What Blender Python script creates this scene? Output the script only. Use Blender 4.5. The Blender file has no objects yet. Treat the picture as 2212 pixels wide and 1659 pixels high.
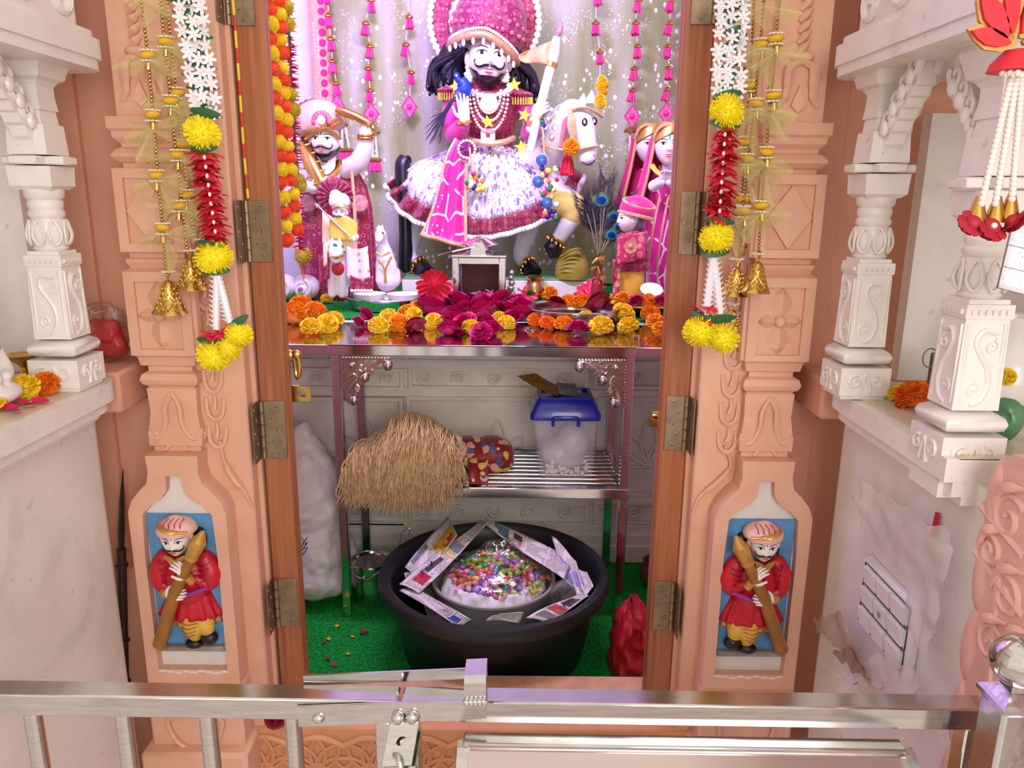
import bpy, bmesh, math, random
from math import sin, cos, pi, radians, sqrt, atan2
from mathutils import Vector, Matrix, noise
random.seed(7)
SC = bpy.context.scene
COL = SC.collection
# ------------------------------------------------------------------ camera
FPX, CH = 1661.0, 1.155
TH, RHO = radians(14.0), radians(0.55)
_f = Vector((0, cos(TH), -sin(TH))); _u0 = Vector((0, sin(TH), cos(TH))); _r0 = Vector((1, 0, 0))
_r = _r0*cos(RHO) + _u0*sin(RHO); _u = _u0*cos(RHO) - _r0*sin(RHO)
CAMP = Vector((0, 0, CH))
cam = bpy.data.cameras.new('camera'); camo = bpy.data.objects.new('camera', cam); COL.objects.link(camo)
cam.sensor_width = 36.0; cam.lens = 36.0*FPX/2212.0; cam.clip_start = 0.02
camo.matrix_world = Matrix(((_r.x, _u.x, -_f.x, 0), (_r.y, _u.y, -_f.y, 0), (_r.z, _u.z, -_f.z, CH), (0, 0, 0, 1)))
SC.camera = camo
# ------------------------------------------------------------------ view, world, lights
SC.view_settings.view_transform = 'Standard'; SC.view_settings.look = 'None'
SC.view_settings.gamma = 1.0; SC.view_settings.use_curve_mapping = False
SC.view_settings.exposure = 0.38
wd = bpy.data.worlds.new('world'); SC.world = wd; wd.use_nodes = True
wd.node_tree.nodes['Background'].inputs[0].default_value = (1.0, 0.905, 0.80, 1)
wd.node_tree.nodes['Background'].inputs[1].default_value = 0.82
def area(name, loc, target, size, energy, col, sy=None):
    l = bpy.data.lights.new(name, 'AREA'); l.energy = energy; l.color = col; l.size = size
    if sy: l.shape = 'RECTANGLE'; l.size_y = sy
    o = bpy.data.objects.new(name, l); COL.objects.link(o); o.location = loc
    o.rotation_euler = (Vector(target)-Vector(loc)).to_track_quat('-Z', 'Y').to_euler()
    return o
area('hall_daylight', (0.55, -1.25, 1.42), (0.25, 1.4, 0.7), 1.2, 27, (1.0, 0.96, 0.93))
area('sanctum_tube_light', (-0.08, 1.78, 2.12), (-0.08, 3.05, 1.15), 0.9, 16, (0.98, 0.95, 1.0), 0.15)
area('sanctum_violet_light', (-0.45, 1.9, 2.15), (-0.32, 3.2, 1.3), 0.3, 21, (0.42, 0.22, 1.0), 0.2)

# ------------------------------------------------------------------ pixel measuring helpers (2212 x 1659)
def ray(x, y): return _f*FPX + _r*(x-1106.0) + _u*(829.5-y)
def W(x, y, Y): d = ray(x, y); return CAMP + d*(Y/d.y)
def G(x, y, Z): d = ray(x, y); return CAMP + d*((Z-CH)/d.z)
def S(Y, y=700, x=1106): return Y/ray(x, y).y            # metres per pixel
# ------------------------------------------------------------------ materials
def lin(c):
    r = []
    for v in c[:3]:
        v = v/255.0
        r.append(v/12.92 if v <= 0.04045 else ((v+0.055)/1.055)**2.4)
    return (r[0], r[1], r[2], 1.0)
MATS = {}
class NT:
    def __init__(s, name):
        s.m = bpy.data.materials.new(name); s.m.use_nodes = True; s.t = s.m.node_tree
        s.b = s.t.nodes['Principled BSDF']; s.out = s.t.nodes['Material Output']
    def n(s, typ, **k):
        o = s.t.nodes.new(typ)
        for a, v in k.items():
            if a in o.inputs: o.inputs[a].default_value = v
            else: setattr(o, a, v)
        return o
    def l(s, a, b): s.t.links.new(a, b)
    def co(s, kind='Object', scale=(1, 1, 1), rot=(0, 0, 0)):
        c = s.n('ShaderNodeTexCoord'); mp = s.n('ShaderNodeMapping')
        mp.inputs['Scale'].default_value = scale; mp.inputs['Rotation'].default_value = rot
        s.l(c.outputs[kind], mp.inputs[0]); return mp.outputs[0]
    def noise(s, vec, scale, detail=3.0, rough=0.55, dist=0.0):
        o = s.n('ShaderNodeTexNoise'); o.inputs['Scale'].default_value = scale; o.inputs['Detail'].default_value = detail
        o.inputs['Roughness'].default_value = rough; o.inputs['Distortion'].default_value = dist
        s.l(vec, o.inputs['Vector']); return o.outputs['Fac']
    def voro(s, vec, scale, feature='F1', rnd=1.0, out='Distance'):
        o = s.n('ShaderNodeTexVoronoi'); o.feature = feature; o.inputs['Scale'].default_value = scale
        o.inputs['Randomness'].default_value = rnd; s.l(vec, o.inputs['Vector']); return o.outputs[out]
    def ramp(s, fac, stops, interp='LINEAR'):
        o = s.n('ShaderNodeValToRGB'); cr = o.color_ramp; cr.interpolation = interp
        while len(cr.elements) < len(stops): cr.elements.new(0.5)
        for e, (p, c) in zip(cr.elements, stops): e.position = p; e.color = c if len(c) == 4 else lin(c)
        s.l(fac, o.inputs[0]); return o.outputs[0]
    def mix(s, fac, a, b):
        o = s.n('ShaderNodeMix', data_type='RGBA')
        for sock, v in ((o.inputs[0], fac), (o.inputs[6], a), (o.inputs[7], b)):
            if hasattr(v, 'is_linked'): s.l(v, sock)
            elif isinstance(v, (int, float)): sock.default_value = v
            else: sock.default_value = v if len(v) == 4 else lin(v)
        return o.outputs[2]
    def math(s, op, a, b=0.0, c=0.0):
        o = s.n('ShaderNodeMath', operation=op)
        for i, v in enumerate((a, b, c)):
            if hasattr(v, 'is_linked'): s.l(v, o.inputs[i])
            else: o.inputs[i].default_value = v
        return o.outputs[0]
    def sep(s, vec):
        o = s.n('ShaderNodeSeparateXYZ'); s.l(vec, o.inputs[0]); return o.outputs
    def bump(s, h, strength=0.3, dist=0.003):
        o = s.n('ShaderNodeBump'); o.inputs['Strength'].default_value = strength; o.inputs['Distance'].default_value = dist
        s.l(h, o.inputs['Height']); s.l(o.outputs[0], s.b.inputs['Normal'])
    def base(s, c):
        if hasattr(c, 'is_linked'): s.l(c, s.b.inputs['Base Color'])
        else: s.b.inputs['Base Color'].default_value = lin(c)
    def set(s, rough=0.5, metal=0.0, spec=0.5, sss=0.0, trans=0.0, alpha=1.0, sheen=0.0, coat=0.0):
        b = s.b.inputs; b['Roughness'].default_value = rough; b['Metallic'].default_value = metal
        b['Specular IOR Level'].default_value = spec; b['Subsurface Weight'].default_value = sss
        b['Transmission Weight'].default_value = trans; b['Alpha'].default_value = alpha
        b['Sheen Weight'].default_value = sheen; b['Coat Weight'].default_value = coat
        if sss: b['Subsurface Radius'].default_value = (0.01, 0.006, 0.004)
        return s.m
def M(name, col=(200, 200, 200), rough=0.5, metal=0.0, var=0.10, vs=14.0, bump=0.0, bs=60.0, **k):
    """plain surface with gentle noise variation of its own colour"""
    if name in MATS: return MATS[name]
    t = NT(name); v = t.co()
    c = lin(col); n = t.noise(v, vs)
    lo = tuple(x*(1-var) for x in c[:3])+(1,); hi = tuple(min(1, x*(1+var)) for x in c[:3])+(1,)
    t.base(t.ramp(n, [(0.3, lo), (0.7, hi)]))
    if bump: t.bump(t.noise(v, bs), bump)
    MATS[name] = t.set(rough, metal, **k); return MATS[name]
def special(fn):
    name = fn.__name__
    def g():
        if name not in MATS: MATS[name] = fn(NT(name))
        return MATS[name]
    return g
@special
def marble(t):
    v = t.co(); n = t.noise(v, 5, 6, .65, 1.2); n2 = t.noise(v, 45, 4)
    c = t.ramp(n, [(.25, (214, 206, 200)), (.45, (230, 224, 218)), (.7, (238, 233, 228))])
    t.base(t.mix(t.ramp(n2, [(.33, (0, 0, 0)), (.30, (255, 255, 255))][::-1]), c, (214, 205, 196)))
    t.bump(n2, .08); return t.set(.32, spec=.5)
@special
def marble_dull(t):
    v = t.co(); n = t.noise(v, 6, 6, .65, .8)
    t.base(t.ramp(n, [(.3, (210, 201, 188)), (.7, (234, 227, 216))])); t.bump(t.noise(v, 60), .12); return t.set(.5)
@special
def pink_stone(t):
    v = t.co(); n = t.noise(v, 7, 5, .6); sp = t.noise(v, 120, 2)
    c = t.ramp(n, [(.3, (216, 162, 136)), (.7, (228, 180, 154))])
    c = t.mix(t.ramp(sp, [(.70, (0, 0, 0)), (.76, (160, 160, 160))]), c, (232, 205, 190))
    t.base(c); t.bump(t.noise(v, 90, 3), .12); return t.set(.62, spec=.35)
@special
def pink_wall(t):
    v = t.co(); n = t.noise(v, 4, 6, .65)
    t.base(t.ramp(n, [(.3, (210, 150, 126)), (.7, (222, 166, 140))])); t.bump(t.noise(v, 70, 3), .15); return t.set(.7, spec=.3)
@special
def carved_plinth(t):
    v = t.co(); n = t.noise(v, 9, 5)
    t.base(t.ramp(n, [(.3, (206, 140, 98)), (.7, (224, 164, 122))])); t.bump(t.noise(v, 40, 3), .2); return t.set(.6)
@special
def wood(t):
    v = t.co(scale=(60, 60, 2.2)); n = t.noise(v, 1.0, 5, .6, 1.0); w = t.noise(t.co(scale=(260, 260, 5)), 1, 2)
    c = t.ramp(n, [(.25, (128, 72, 44)), (.5, (164, 98, 62)), (.75, (180, 116, 78))])
    t.base(t.mix(t.ramp(w, [(.62, (0, 0, 0)), (.72, (150, 150, 150))]), c, (120, 62, 34))); t.bump(n, .15); return t.set(.38, spec=.45)
@special
def steel(t):
    v = t.co(scale=(3, 3, 30)); n = t.noise(v, 8, 3)
    t.base(t.ramp(n, [(.3, (196, 194, 192)), (.7, (216, 214, 212))])); t.bump(t.noise(t.co(), 9, 2), .05, .004); return t.set(.13, 1.0)
@special
def turf(t):
    v = t.co(); n = t.noise(v, 160, 3, .7); b = t.noise(v, 6, 3)
    c = t.ramp(n, [(.32, (2, 70, 20)), (.5, (8, 140, 44)), (.68, (30, 182, 72))])
    t.base(c); t.bump(n, .9, .006); return t.set(.75, spec=.2)
@special
def curtain_cloth(t):
    v = t.co(); st = t.noise(t.co(scale=(5, 1, .7)), 1.6, 3); fine = t.noise(v, 60, 3)
    c = t.ramp(st, [(.35, (140, 146, 88)), (.5, (160, 163, 122)), (.62, (178, 178, 158))])
    # silver foil print: small flecks, gem dots and starbursts that belong to the cloth
    d1 = t.voro(t.co(scale=(1, .001, .75), rot=(0, .5, 0)), 34); k1 = t.noise(v, 5.0, 2)
    f1 = t.math('MULTIPLY', t.math('LESS_THAN', d1, .23), t.math('GREATER_THAN', k1, .47))
    d2 = t.voro(t.co(scale=(1, .001, 1)), 95); f2 = t.math('MULTIPLY', t.math('LESS_THAN', d2, .24), t.math('GREATER_THAN', t.noise(v, 9.0, 2), .55))
    ln = t.voro(t.co(scale=(1, .001, 1)), 24, 'DISTANCE_TO_EDGE'); f3 = t.math('MULTIPLY', t.math('LESS_THAN', ln, .018), t.math('GREATER_THAN', t.noise(v, 14, 2), .53))
    fl = t.math('MAXIMUM', f1, f2); c = t.mix(t.math('MULTIPLY', f3, .2), c, (112, 116, 84)); c = t.mix(fl, c, (240, 238, 246))
    t.base(c); t.bump(fine, .25); m = t.set(.6, spec=.3, sheen=.2)
    t.l(t.math('MULTIPLY', fl, .35), t.b.inputs['Metallic']); t.l(t.math('SUBTRACT', .6, t.math('MULTIPLY', fl, .3)), t.b.inputs['Roughness']); return m
def cloth_pattern(name, ground, thread, scale=38.0, thr=.34, ring=True, rough=.55, dots=None):
    """brocade: rings and scrolls of metallic thread on a plain ground"""
    if name in MATS: return MATS[name]
    t = NT(name); v = t.co()
    d = t.voro(v, scale*.6, rnd=.35); f = t.math('SINE', t.math('MULTIPLY', d, 34.0)); d2 = t.voro(v, scale*1.9, rnd=.6)
    if ring:
        fac = t.math('MAXIMUM', t.math('MULTIPLY', t.math('GREATER_THAN', f, thr-.35), t.math('LESS_THAN', d, .42)), t.math('MULTIPLY', t.math('LESS_THAN', d2, .20), t.math('GREATER_THAN', d, .42)))
    else: fac = t.math('LESS_THAN', d, thr)
    c = t.mix(fac, ground, thread)
    if dots: c = t.mix(t.math('LESS_THAN', t.voro(v, scale*1.4), .18), c, dots)
    t.base(c); t.bump(fac, .3, .002); MATS[name] = t.set(rough, spec=.4, sheen=.2); return MATS[name]
@special
def skirt_print(t):
    v = t.co(); d = t.voro(v, 70); l1 = t.voro(t.co(scale=(1, 1, .45), rot=(0, .6, 0)), 52); l2 = t.voro(t.co(scale=(1, 1, .45), rot=(0, -.6, 0)), 52); n = t.noise(v, 14, 2)
    f = t.math('MAXIMUM', t.math('LESS_THAN', d, .23), t.math('MAXIMUM', t.math('MULTIPLY', t.math('LESS_THAN', l1, .36), t.math('GREATER_THAN', n, .5)), t.math('MULTIPLY', t.math('LESS_THAN', l2, .36), t.math('LESS_THAN', n, .47))))
    t.base(t.mix(f, (230, 224, 236), (136, 112, 168))); t.bump(t.noise(v, 80), .15); return t.set(.55, sheen=.3)
@special
def saree(t):
    v = t.co(); e = t.voro(t.co(scale=(1, 1, .6)), 15, 'DISTANCE_TO_EDGE'); d = t.voro(v, 48); n = t.noise(v, 9, 2)
    f = t.math('MAXIMUM', t.math('MULTIPLY', t.math('LESS_THAN', e, .035), t.math('GREATER_THAN', n, .43)), t.math('MULTIPLY', t.math('LESS_THAN', d, .26), t.math('GREATER_THAN', t.noise(v, 12, 2), .56)))
    t.base(t.mix(f, (212, 14, 128), (240, 206, 222))); return t.set(.42, sheen=.4)
@special
def printed_cloth(t):
    v = t.co(); d = t.voro(v, 48, out='Color'); dd = t.voro(v, 48); sx = t.sep(d)
    c = t.ramp(sx[0], [(0, (132, 10, 26)), (.45, (132, 10, 26)), (.46, (222, 186, 84)), (.66, (226, 196, 110)), (.67, (74, 84, 128)), (.8, (74, 84, 128)), (.81, (216, 150, 140))], 'CONSTANT')
    t.base(t.mix(t.math('GREATER_THAN', dd, .62), c, (124, 8, 24))); return t.set(.5, sheen=.2)
@special
def newsprint(t):
    v = t.co('UV'); s = t.sep(v)
    rows = t.math('LESS_THAN', t.math('FRACT', t.math('MULTIPLY', s[1], 26.0)), .5)
    ltr = t.math('GREATER_THAN', t.noise(t.co('UV', scale=(90, 26, 1)), 1.0, 1), .47)
    colm = t.math('GREATER_THAN', t.math('FRACT', t.math('MULTIPLY', s[0], 4.0)), .07)
    blk = t.math('GREATER_THAN', t.noise(t.co('UV', scale=(3, 2.2, 1)), 1.3, 0), .42)
    f = t.math('MULTIPLY', t.math('MULTIPLY', rows, ltr), t.math('MULTIPLY', colm, blk))
    c = t.mix(f, (216, 206, 204), (64, 58, 62)); t.base(c); return t.set(.75, spec=.2)
@special
def film(t):
    g = t.n('ShaderNodeBsdfGlossy'); g.inputs['Roughness'].default_value = .12
    tr = t.n('ShaderNodeBsdfTransparent'); lw = t.n('ShaderNodeLayerWeight'); lw.inputs[0].default_value = .28
    nb = t.noise(t.co(), 30, 3); bp = t.n('ShaderNodeBump'); bp.inputs['Strength'].default_value = .6; bp.inputs['Distance'].default_value = .006
    t.l(nb, bp.inputs['Height']); t.l(bp.outputs[0], g.inputs['Normal']); t.l(bp.outputs[0], lw.inputs['Normal'])
    mx = t.n('ShaderNodeMixShader'); t.l(lw.outputs['Facing'], mx.inputs[0]); t.l(tr.outputs[0], mx.inputs[1]); t.l(g.outputs[0], mx.inputs[2])
    t.l(mx.outputs[0], t.out.inputs[0]); return t.m
def milky(name, col, op):
    if name in MATS: return MATS[name]
    t = NT(name); n = t.noise(t.co(), 12, 4)
    df = t.n('ShaderNodeBsdfPrincipled'); df.inputs['Base Color'].default_value = lin(col); df.inputs['Roughness'].default_value = .25
    tr = t.n('ShaderNodeBsdfTransparent'); tr.inputs[0].default_value = (.96, .95, .97, 1)
    mx = t.n('ShaderNodeMixShader'); t.l(t.math('MULTIPLY', t.math('ADD', n, .5), op), mx.inputs[0]); t.l(tr.outputs[0], mx.inputs[1]); t.l(df.outputs[0], mx.inputs[2])
    t.l(mx.outputs[0], t.out.inputs[0]); MATS[name] = t.m; return t.m
def net(): return milky('yellow_net', (214, 204, 128), .34)
@special
def white_tint(t):
    t.base((236, 232, 240)); return t.set(.3, spec=.5)
def gold(): return M('gold', (206, 160, 84), .28, 1.0, .12, 30)
def brass(): return M('brass', (196, 164, 96), .25, 1.0, .15, 30)
def gilt(): return M('gilt_paint', (202, 156, 78), .38, .55, .15, 40)
def bronze(): return M('hinge_metal', (148, 128, 104), .45, .85, .25, 40)
def skin(): return M('painted_skin', (236, 224, 232), .28, var=.04)
def black(): return M('black_paint', (22, 18, 24), .3, var=.2)
def hairm(): return M('black_hair', (14, 12, 24), .35, var=.3)
def magenta(): return M('magenta_cloth', (212, 16, 118), .5, var=.12, vs=30, sheen=.4)
def maroon(): return cloth_pattern('maroon_brocade', (132, 4, 52), (206, 128, 124), 66, .82)
def maroon_fine(): return cloth_pattern('maroon_fine_brocade', (140, 4, 62), (206, 136, 136), 100, .80)
def white_lace(): return M('white_lace', (240, 234, 240), .5, var=.06, bump=.3, bs=160)
def pearlm(): return M('pearl', (238, 222, 214), .22, var=.05, coat=.4)
def red_petal(): return M('red_petal', (216, 28, 52), .5, var=.2, vs=40)
def green_leaf(): return M('green_leaf', (34, 92, 52), .5, var=.25, vs=30)
def yellow_pom(): return M('yellow_fluff', (252, 232, 30), .7, var=.06, vs=50, sss=.5)
def marig_y(): return M('marigold_yellow', (250, 208, 40), .65, var=.15, vs=60)
def marig_o(): return M('marigold_orange', (248, 152, 16), .65, var=.18, vs=60)
def marig_d(): return M('marigold_deep_orange', (236, 116, 16), .65, var=.18, vs=60)
def rosem(): return M('rose_magenta', (190, 12, 96), .5, var=.35, vs=40)
def rosered(): return M('rose_dark_red', (140, 6, 40), .5, var=.3, vs=40)
def hibm(): return M('hibiscus_red', (226, 30, 66), .5, var=.2, vs=30)
# ------------------------------------------------------------------ mesh builder
def frame_of(d, up=(0, 0, 1)):
    d = Vector(d).normalized(); u = Vector(up)
    if abs(d.dot(u)) > .98: u = Vector((1, 0, 0))
    a = u.cross(d).normalized(); b = d.cross(a); return a, b, d
class MB:
    def __init__(s): s.v = []; s.f = []; s.uv = None
    def add(s, vs, fs):
        o = len(s.v); s.v += [Vector(p) for p in vs]; s.f += [[i+o for i in q] for q in fs]; return s
    def xf(s, m, start=0):
        for i in range(start, len(s.v)): s.v[i] = m @ s.v[i]
        return s
    def join(s, o): return s.add(o.v, o.f)
    def box(s, c, d, bev=0.0, rz=0.0, m=None):
        c = Vector(c); hx, hy, hz = d[0]/2, d[1]/2, d[2]/2; b = min(bev, hx*.9, hy*.9, hz*.9); n0 = len(s.v)
        h = (hx, hy, hz)
        if b <= 0:
            vs = [(x*hx, y*hy, z*hz) for x in (-1, 1) for y in (-1, 1) for z in (-1, 1)]
            s.add(vs, [(0, 1, 3, 2), (4, 6, 7, 5), (0, 4, 5, 1), (2, 3, 7, 6), (0, 2, 6, 4), (1, 5, 7, 3)])
        else:
            vs = []; ix = {}
            for x in (-1, 1):
                for y in (-1, 1):
                    for z in (-1, 1):
                        for a in range(3):
                            sg = (x, y, z); ix[(sg, a)] = len(vs)
                            vs.append([sg[i]*(h[i] if i == a else h[i]-b) for i in range(3)])
            fs = []
            for a in range(3):
                o1, o2 = [i for i in range(3) if i != a]
                for sg in (-1, 1):
                    q = []
                    for p, r in ((-1, -1), (1, -1), (1, 1), (-1, 1)):
                        k = [0, 0, 0]; k[a] = sg; k[o1] = p; k[o2] = r; q.append(ix[(tuple(k), a)])
                    fs.append(q)
                for p in (-1, 1):          # edges running along axis a
                    for r in (-1, 1):
                        k = [0, 0, 0]; k[o1] = p; k[o2] = r; k0 = list(k); k1 = list(k); k0[a] = -1; k1[a] = 1
                        fs.append([ix[(tuple(k0), o1)], ix[(tuple(k1), o1)], ix[(tuple(k1), o2)], ix[(tuple(k0), o2)]])
            for x in (-1, 1):
                for y in (-1, 1):
                    for z in (-1, 1): fs.append([ix[((x, y, z), a)] for a in range(3)])
            s.add(vs, fs)
        mm = Matrix.Translation(c) @ (m if m else Matrix.Rotation(rz, 4, 'Z')); return s.xf(mm, n0)
    def cyl(s, p0, p1, r0, r1=None, n=12, caps=True):
        return s.tube([p0, p1], [r0, r0 if r1 is None else r1], n, caps=caps)
    def tube(s, pts, r, n=8, closed=False, caps=True, flat=None):
        pts = [Vector(p) for p in pts]; k = len(pts)
        rs = r if isinstance(r, (list, tuple)) else [r]*k
        a = None; o = len(s.v)
        for i, p in enumerate(pts):
            d = (pts[(i+1) % k]-pts[i-1]) if (closed or 0 < i < k-1) else (pts[1]-pts[0] if i == 0 else pts[-1]-pts[-2])
            if d.length < 1e-9: d = Vector((0, 0, 1))
            d.normalize()
            if a is None: a = frame_of(d)[0]
            a = a-d*a.dot(d)
            if a.length < 1e-6: a = frame_of(d)[0]
            a.normalize(); b = d.cross(a)
            for j in range(n):
                t = 2*pi*j/n; s.v.append(p+(a*cos(t)+b*sin(t)*(flat or 1.0))*rs[i])
        for i in range(k if closed else k-1):
            i2 = (i+1) % k
            for j in range(n):
                j2 = (j+1) % n; s.f.append([o+i*n+j, o+i*n+j2, o+i2*n+j2, o+i2*n+j])
        if caps and not closed:
            s.f.append([o+j for j in range(n)][::-1]); s.f.append([o+(k-1)*n+j for j in range(n)])
        return s
    def lathe(s, c, prof, n=24, sx=1.0, sy=1.0, m=None, wob=None, a0=0.0):
        """prof: (r, z) from bottom to top; poles where r == 0"""
        c = Vector(c); rings = []; n0 = len(s.v)
        for r, z in prof:
            if r <= 1e-7: rings.append([len(s.v)]); s.v.append(Vector((0, 0, z)))
            else:
                q = []
                for j in range(n):
                    t = 2*pi*j/n+a0; rr = r*(wob(t, z) if wob else 1.0); q.append(len(s.v)); s.v.append(Vector((rr*cos(t)*sx, rr*sin(t)*sy, z)))
                rings.append(q)
        for a, b in zip(rings, rings[1:]):
            for j in range(n):
                j2 = (j+1) % n
                if len(a) == 1 and len(b) == 1: continue
                if len(a) == 1: s.f.append([a[0], b[j2], b[j]])
                elif len(b) == 1: s.f.append([a[j], a[j2], b[0]])
                else: s.f.append([a[j], a[j2], b[j2], b[j]])
        if len(rings[0]) > 1: s.f.append(rings[0][::-1])
        if len(rings[-1]) > 1: s.f.append(rings[-1])
        return s.xf(Matrix.Translation(c) @ (m if m else Matrix.Identity(4)), n0)
    def sph(s, c, r, nu=12, nv=8, m=None):
        if not isinstance(r, (tuple, list)): r = (r, r, r)
        prof = [(sin(pi*i/nv) if 0 < i < nv else 0.0, -cos(pi*i/nv)) for i in range(nv+1)]
        n0 = len(s.v); s.lathe((0, 0, 0), prof, nu)
        return s.xf(Matrix.Translation(Vector(c)) @ (m if m else Matrix.Identity(4)) @ Matrix.Diagonal((r[0], r[1], r[2], 1)), n0)
    def prism(s, poly, o, ax, ay, depth):
        """poly (a, b) in plane o + a*ax + b*ay, extruded along depth vector"""
        o, ax, ay, depth = Vector(o), Vector(ax), Vector(ay), Vector(depth); n = len(poly)
        vs = [o+ax*a+ay*b for a, b in poly]; vs += [p+depth for p in vs]
        return s.add(vs, [list(range(n))[::-1], list(range(n, 2*n))]+[[i, (i+1) % n, n+(i+1) % n, n+i] for i in range(n)])
    def ringprism(s, outer, inner, o, ax, ay, depth):
        o, ax, ay, depth = Vector(o), Vector(ax), Vector(ay), Vector(depth); n = len(outer)
        q = [o+ax*a+ay*b for a, b in outer]+[o+ax*a+ay*b for a, b in inner]; q += [p+depth for p in q]; fs = []
        for i in range(n):
            j = (i+1) % n
            fs += [[i, j, n+j, n+i], [2*n+i, 3*n+i, 3*n+j, 2*n+j], [i, 2*n+i, 2*n+j, j], [n+i, n+j, 3*n+j, 3*n+i]]
        return s.add(q, fs)
    def sheet(s, fn, nu, nv, uv=False):
        o = len(s.v)
        for i in range(nu+1):
            for j in range(nv+1): s.v.append(Vector(fn(i/nu, j/nv)))
        if uv:
            s.uv = s.uv or {}
            for i in range(nu+1):
                for j in range(nv+1): s.uv[o+i*(nv+1)+j] = (i/nu, j/nv)
        w = nv+1
        for i in range(nu):
            for j in range(nv): s.f.append([o+i*w+j, o+(i+1)*w+j, o+(i+1)*w+j+1, o+i*w+j+1])
        return s
    def mesh(s, name, mat, smooth=True, angle=38):
        me = bpy.data.meshes.new(name)
        vs = s.v
        me.from_pydata([tuple(p) for p in vs], [], s.f)
        bm = bmesh.new(); bm.from_mesh(me); bmesh.ops.recalc_face_normals(bm, faces=bm.faces); bm.to_mesh(me); bm.free()
        if s.uv:
            l = me.uv_layers.new(name='uv')
            for lp in me.loops: l.data[lp.index].uv = s.uv.get(lp.vertex_index, (0, 0))
        me.materials.append(mat)
        if smooth:
            me.polygons.foreach_set('use_smooth', [True]*len(me.polygons)); me.set_sharp_from_angle(angle=radians(angle))
        me.update(); return me
    def build(s, name, mat, parent=None, smooth=True, angle=38, solid=0.0, fuse=0.0, relax=4, center=True):
        c = Vector((0, 0, 0))
        if center:
            lo = Vector((min(p.x for p in s.v), min(p.y for p in s.v), min(p.z for p in s.v))); hi = Vector((max(p.x for p in s.v), max(p.y for p in s.v), max(p.z for p in s.v)))
            c = (lo+hi)/2; s.v = [p-c for p in s.v]
        o = bpy.data.objects.new(name, s.mesh(name, mat, smooth, angle)); COL.objects.link(o)
        put(o, c, parent)
        if solid: md = o.modifiers.new('solid', 'SOLIDIFY'); md.thickness = solid; md.offset = 0
        if fuse:
            md = o.modifiers.new('fuse', 'REMESH'); md.mode = 'VOXEL'; md.voxel_size = fuse; md.use_smooth_shade = True
            md = o.modifiers.new('relax', 'SMOOTH'); md.iterations = relax; md.factor = .5
        return o
WPOS = {}
def put(o, world, parent=None):
    world = Vector(world); WPOS[o.name] = world
    if parent is not None: o.parent = parent; o.location = world-WPOS[parent.name]
    else: o.location = world
    return o
def tag(o, label, cat=None, group=None, kind=None):
    if label: o['label'] = label
    if cat: o['category'] = cat
    if group: o['group'] = group
    if kind: o['kind'] = kind
    return o
def thing(name, label, cat, loc, group=None):
    o = bpy.data.objects.new(name, None); COL.objects.link(o); o.empty_display_size = .02; put(o, loc); return tag(o, label, cat, group)
def struct(name, mb, mat, **k): o = mb.build(name, mat, **k); o['kind'] = 'structure'; return o
def inst(name, me, loc, rot=(0, 0, 0), sc=1.0, parent=None):
    o = bpy.data.objects.new(name, me); COL.objects.link(o); put(o, loc, parent); o.rotation_euler = rot
    o.scale = (sc, sc, sc) if isinstance(sc, (int, float)) else sc; return o
def catmull(pts, n=6, closed=False):
    P = [Vector(p) for p in pts]; out = []; k = len(P)
    for i in range(k if closed else k-1):
        p0 = P[i-1] if (closed or i > 0) else P[0]; p1 = P[i]; p2 = P[(i+1) % k]; p3 = P[(i+2) % k] if (closed or i+2 < k) else P[-1]
        for j in range(n):
            t = j/n; out.append(.5*((2*p1)+(p2-p0)*t+(2*p0-5*p1+4*p2-p3)*t*t+(3*p1-p0-3*p2+p3)*t**3))
    if not closed: out.append(P[-1])
    return out
def spiral(c, ax, ay, r0, r1, turns, a0=0.0, n=26):
    c, ax, ay = Vector(c), Vector(ax), Vector(ay)
    return [c+(ax*cos(a0+2*pi*turns*i/n)+ay*sin(a0+2*pi*turns*i/n))*(r0+(r1-r0)*i/n) for i in range(n+1)]
X, Y3, Z = Vector((1, 0, 0)), Vector((0, 1, 0)), Vector((0, 0, 1))

def wrinkle(o, strength, scale):
    tx = bpy.data.textures.new('wrinkle', 'CLOUDS'); tx.noise_scale = scale; tx.noise_depth = 3
    md = o.modifiers.new('wrinkle', 'DISPLACE'); md.texture = tx; md.strength = strength; md.mid_level = .5; md.texture_coords = 'LOCAL'; return o
# ================================================================== SETTING
DXC = -0.073
def sqlathe(mb, cx, cy, prof, n=1):
    """stack of square sections: prof (z, half width)"""
    o = len(mb.v)
    for z, h in prof: mb.v += [Vector((cx-h, cy-h, z)), Vector((cx+h, cy-h, z)), Vector((cx+h, cy+h, z)), Vector((cx-h, cy+h, z))]
    for i in range(len(prof)-1):
        for j in range(4):
            j2 = (j+1) % 4; mb.f.append([o+i*4+j, o+i*4+j2, o+i*4+4+j2, o+i*4+4+j])
    mb.f.append([o+3, o+2, o+1, o]); k = o+4*(len(prof)-1); mb.f.append([k, k+1, k+2, k+3]); return mb
def roundrect(x0, y0, x1, y1, r, corners, n=7):
    """corners: set of 'tl','tr','br','bl' to round (x right, y up)"""
    out = []
    for nm, cx, cy, a in (('br', x1-r, y0+r, -pi/2), ('tr', x1-r, y1-r, 0), ('tl', x0+r, y1-r, pi/2), ('bl', x0+r, y0+r, pi)):
        if nm in corners: out += [(cx+r*cos(a+pi/2*i/n), cy+r*sin(a+pi/2*i/n)) for i in range(n+1)]
        else: out.append((cx+(r if 'r' in nm else -r), cy+(r if 't' in nm else -r)))
    return out
struct('floor', MB().box((DXC, 1.0, -.52), (6, 8, .04)), M('hall_floor', (206, 196, 190), .3, var=.08))
struct('floor_sanctum', MB().box((DXC, 1.912, -.02), (1.95, .764, .04)), turf())
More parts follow.
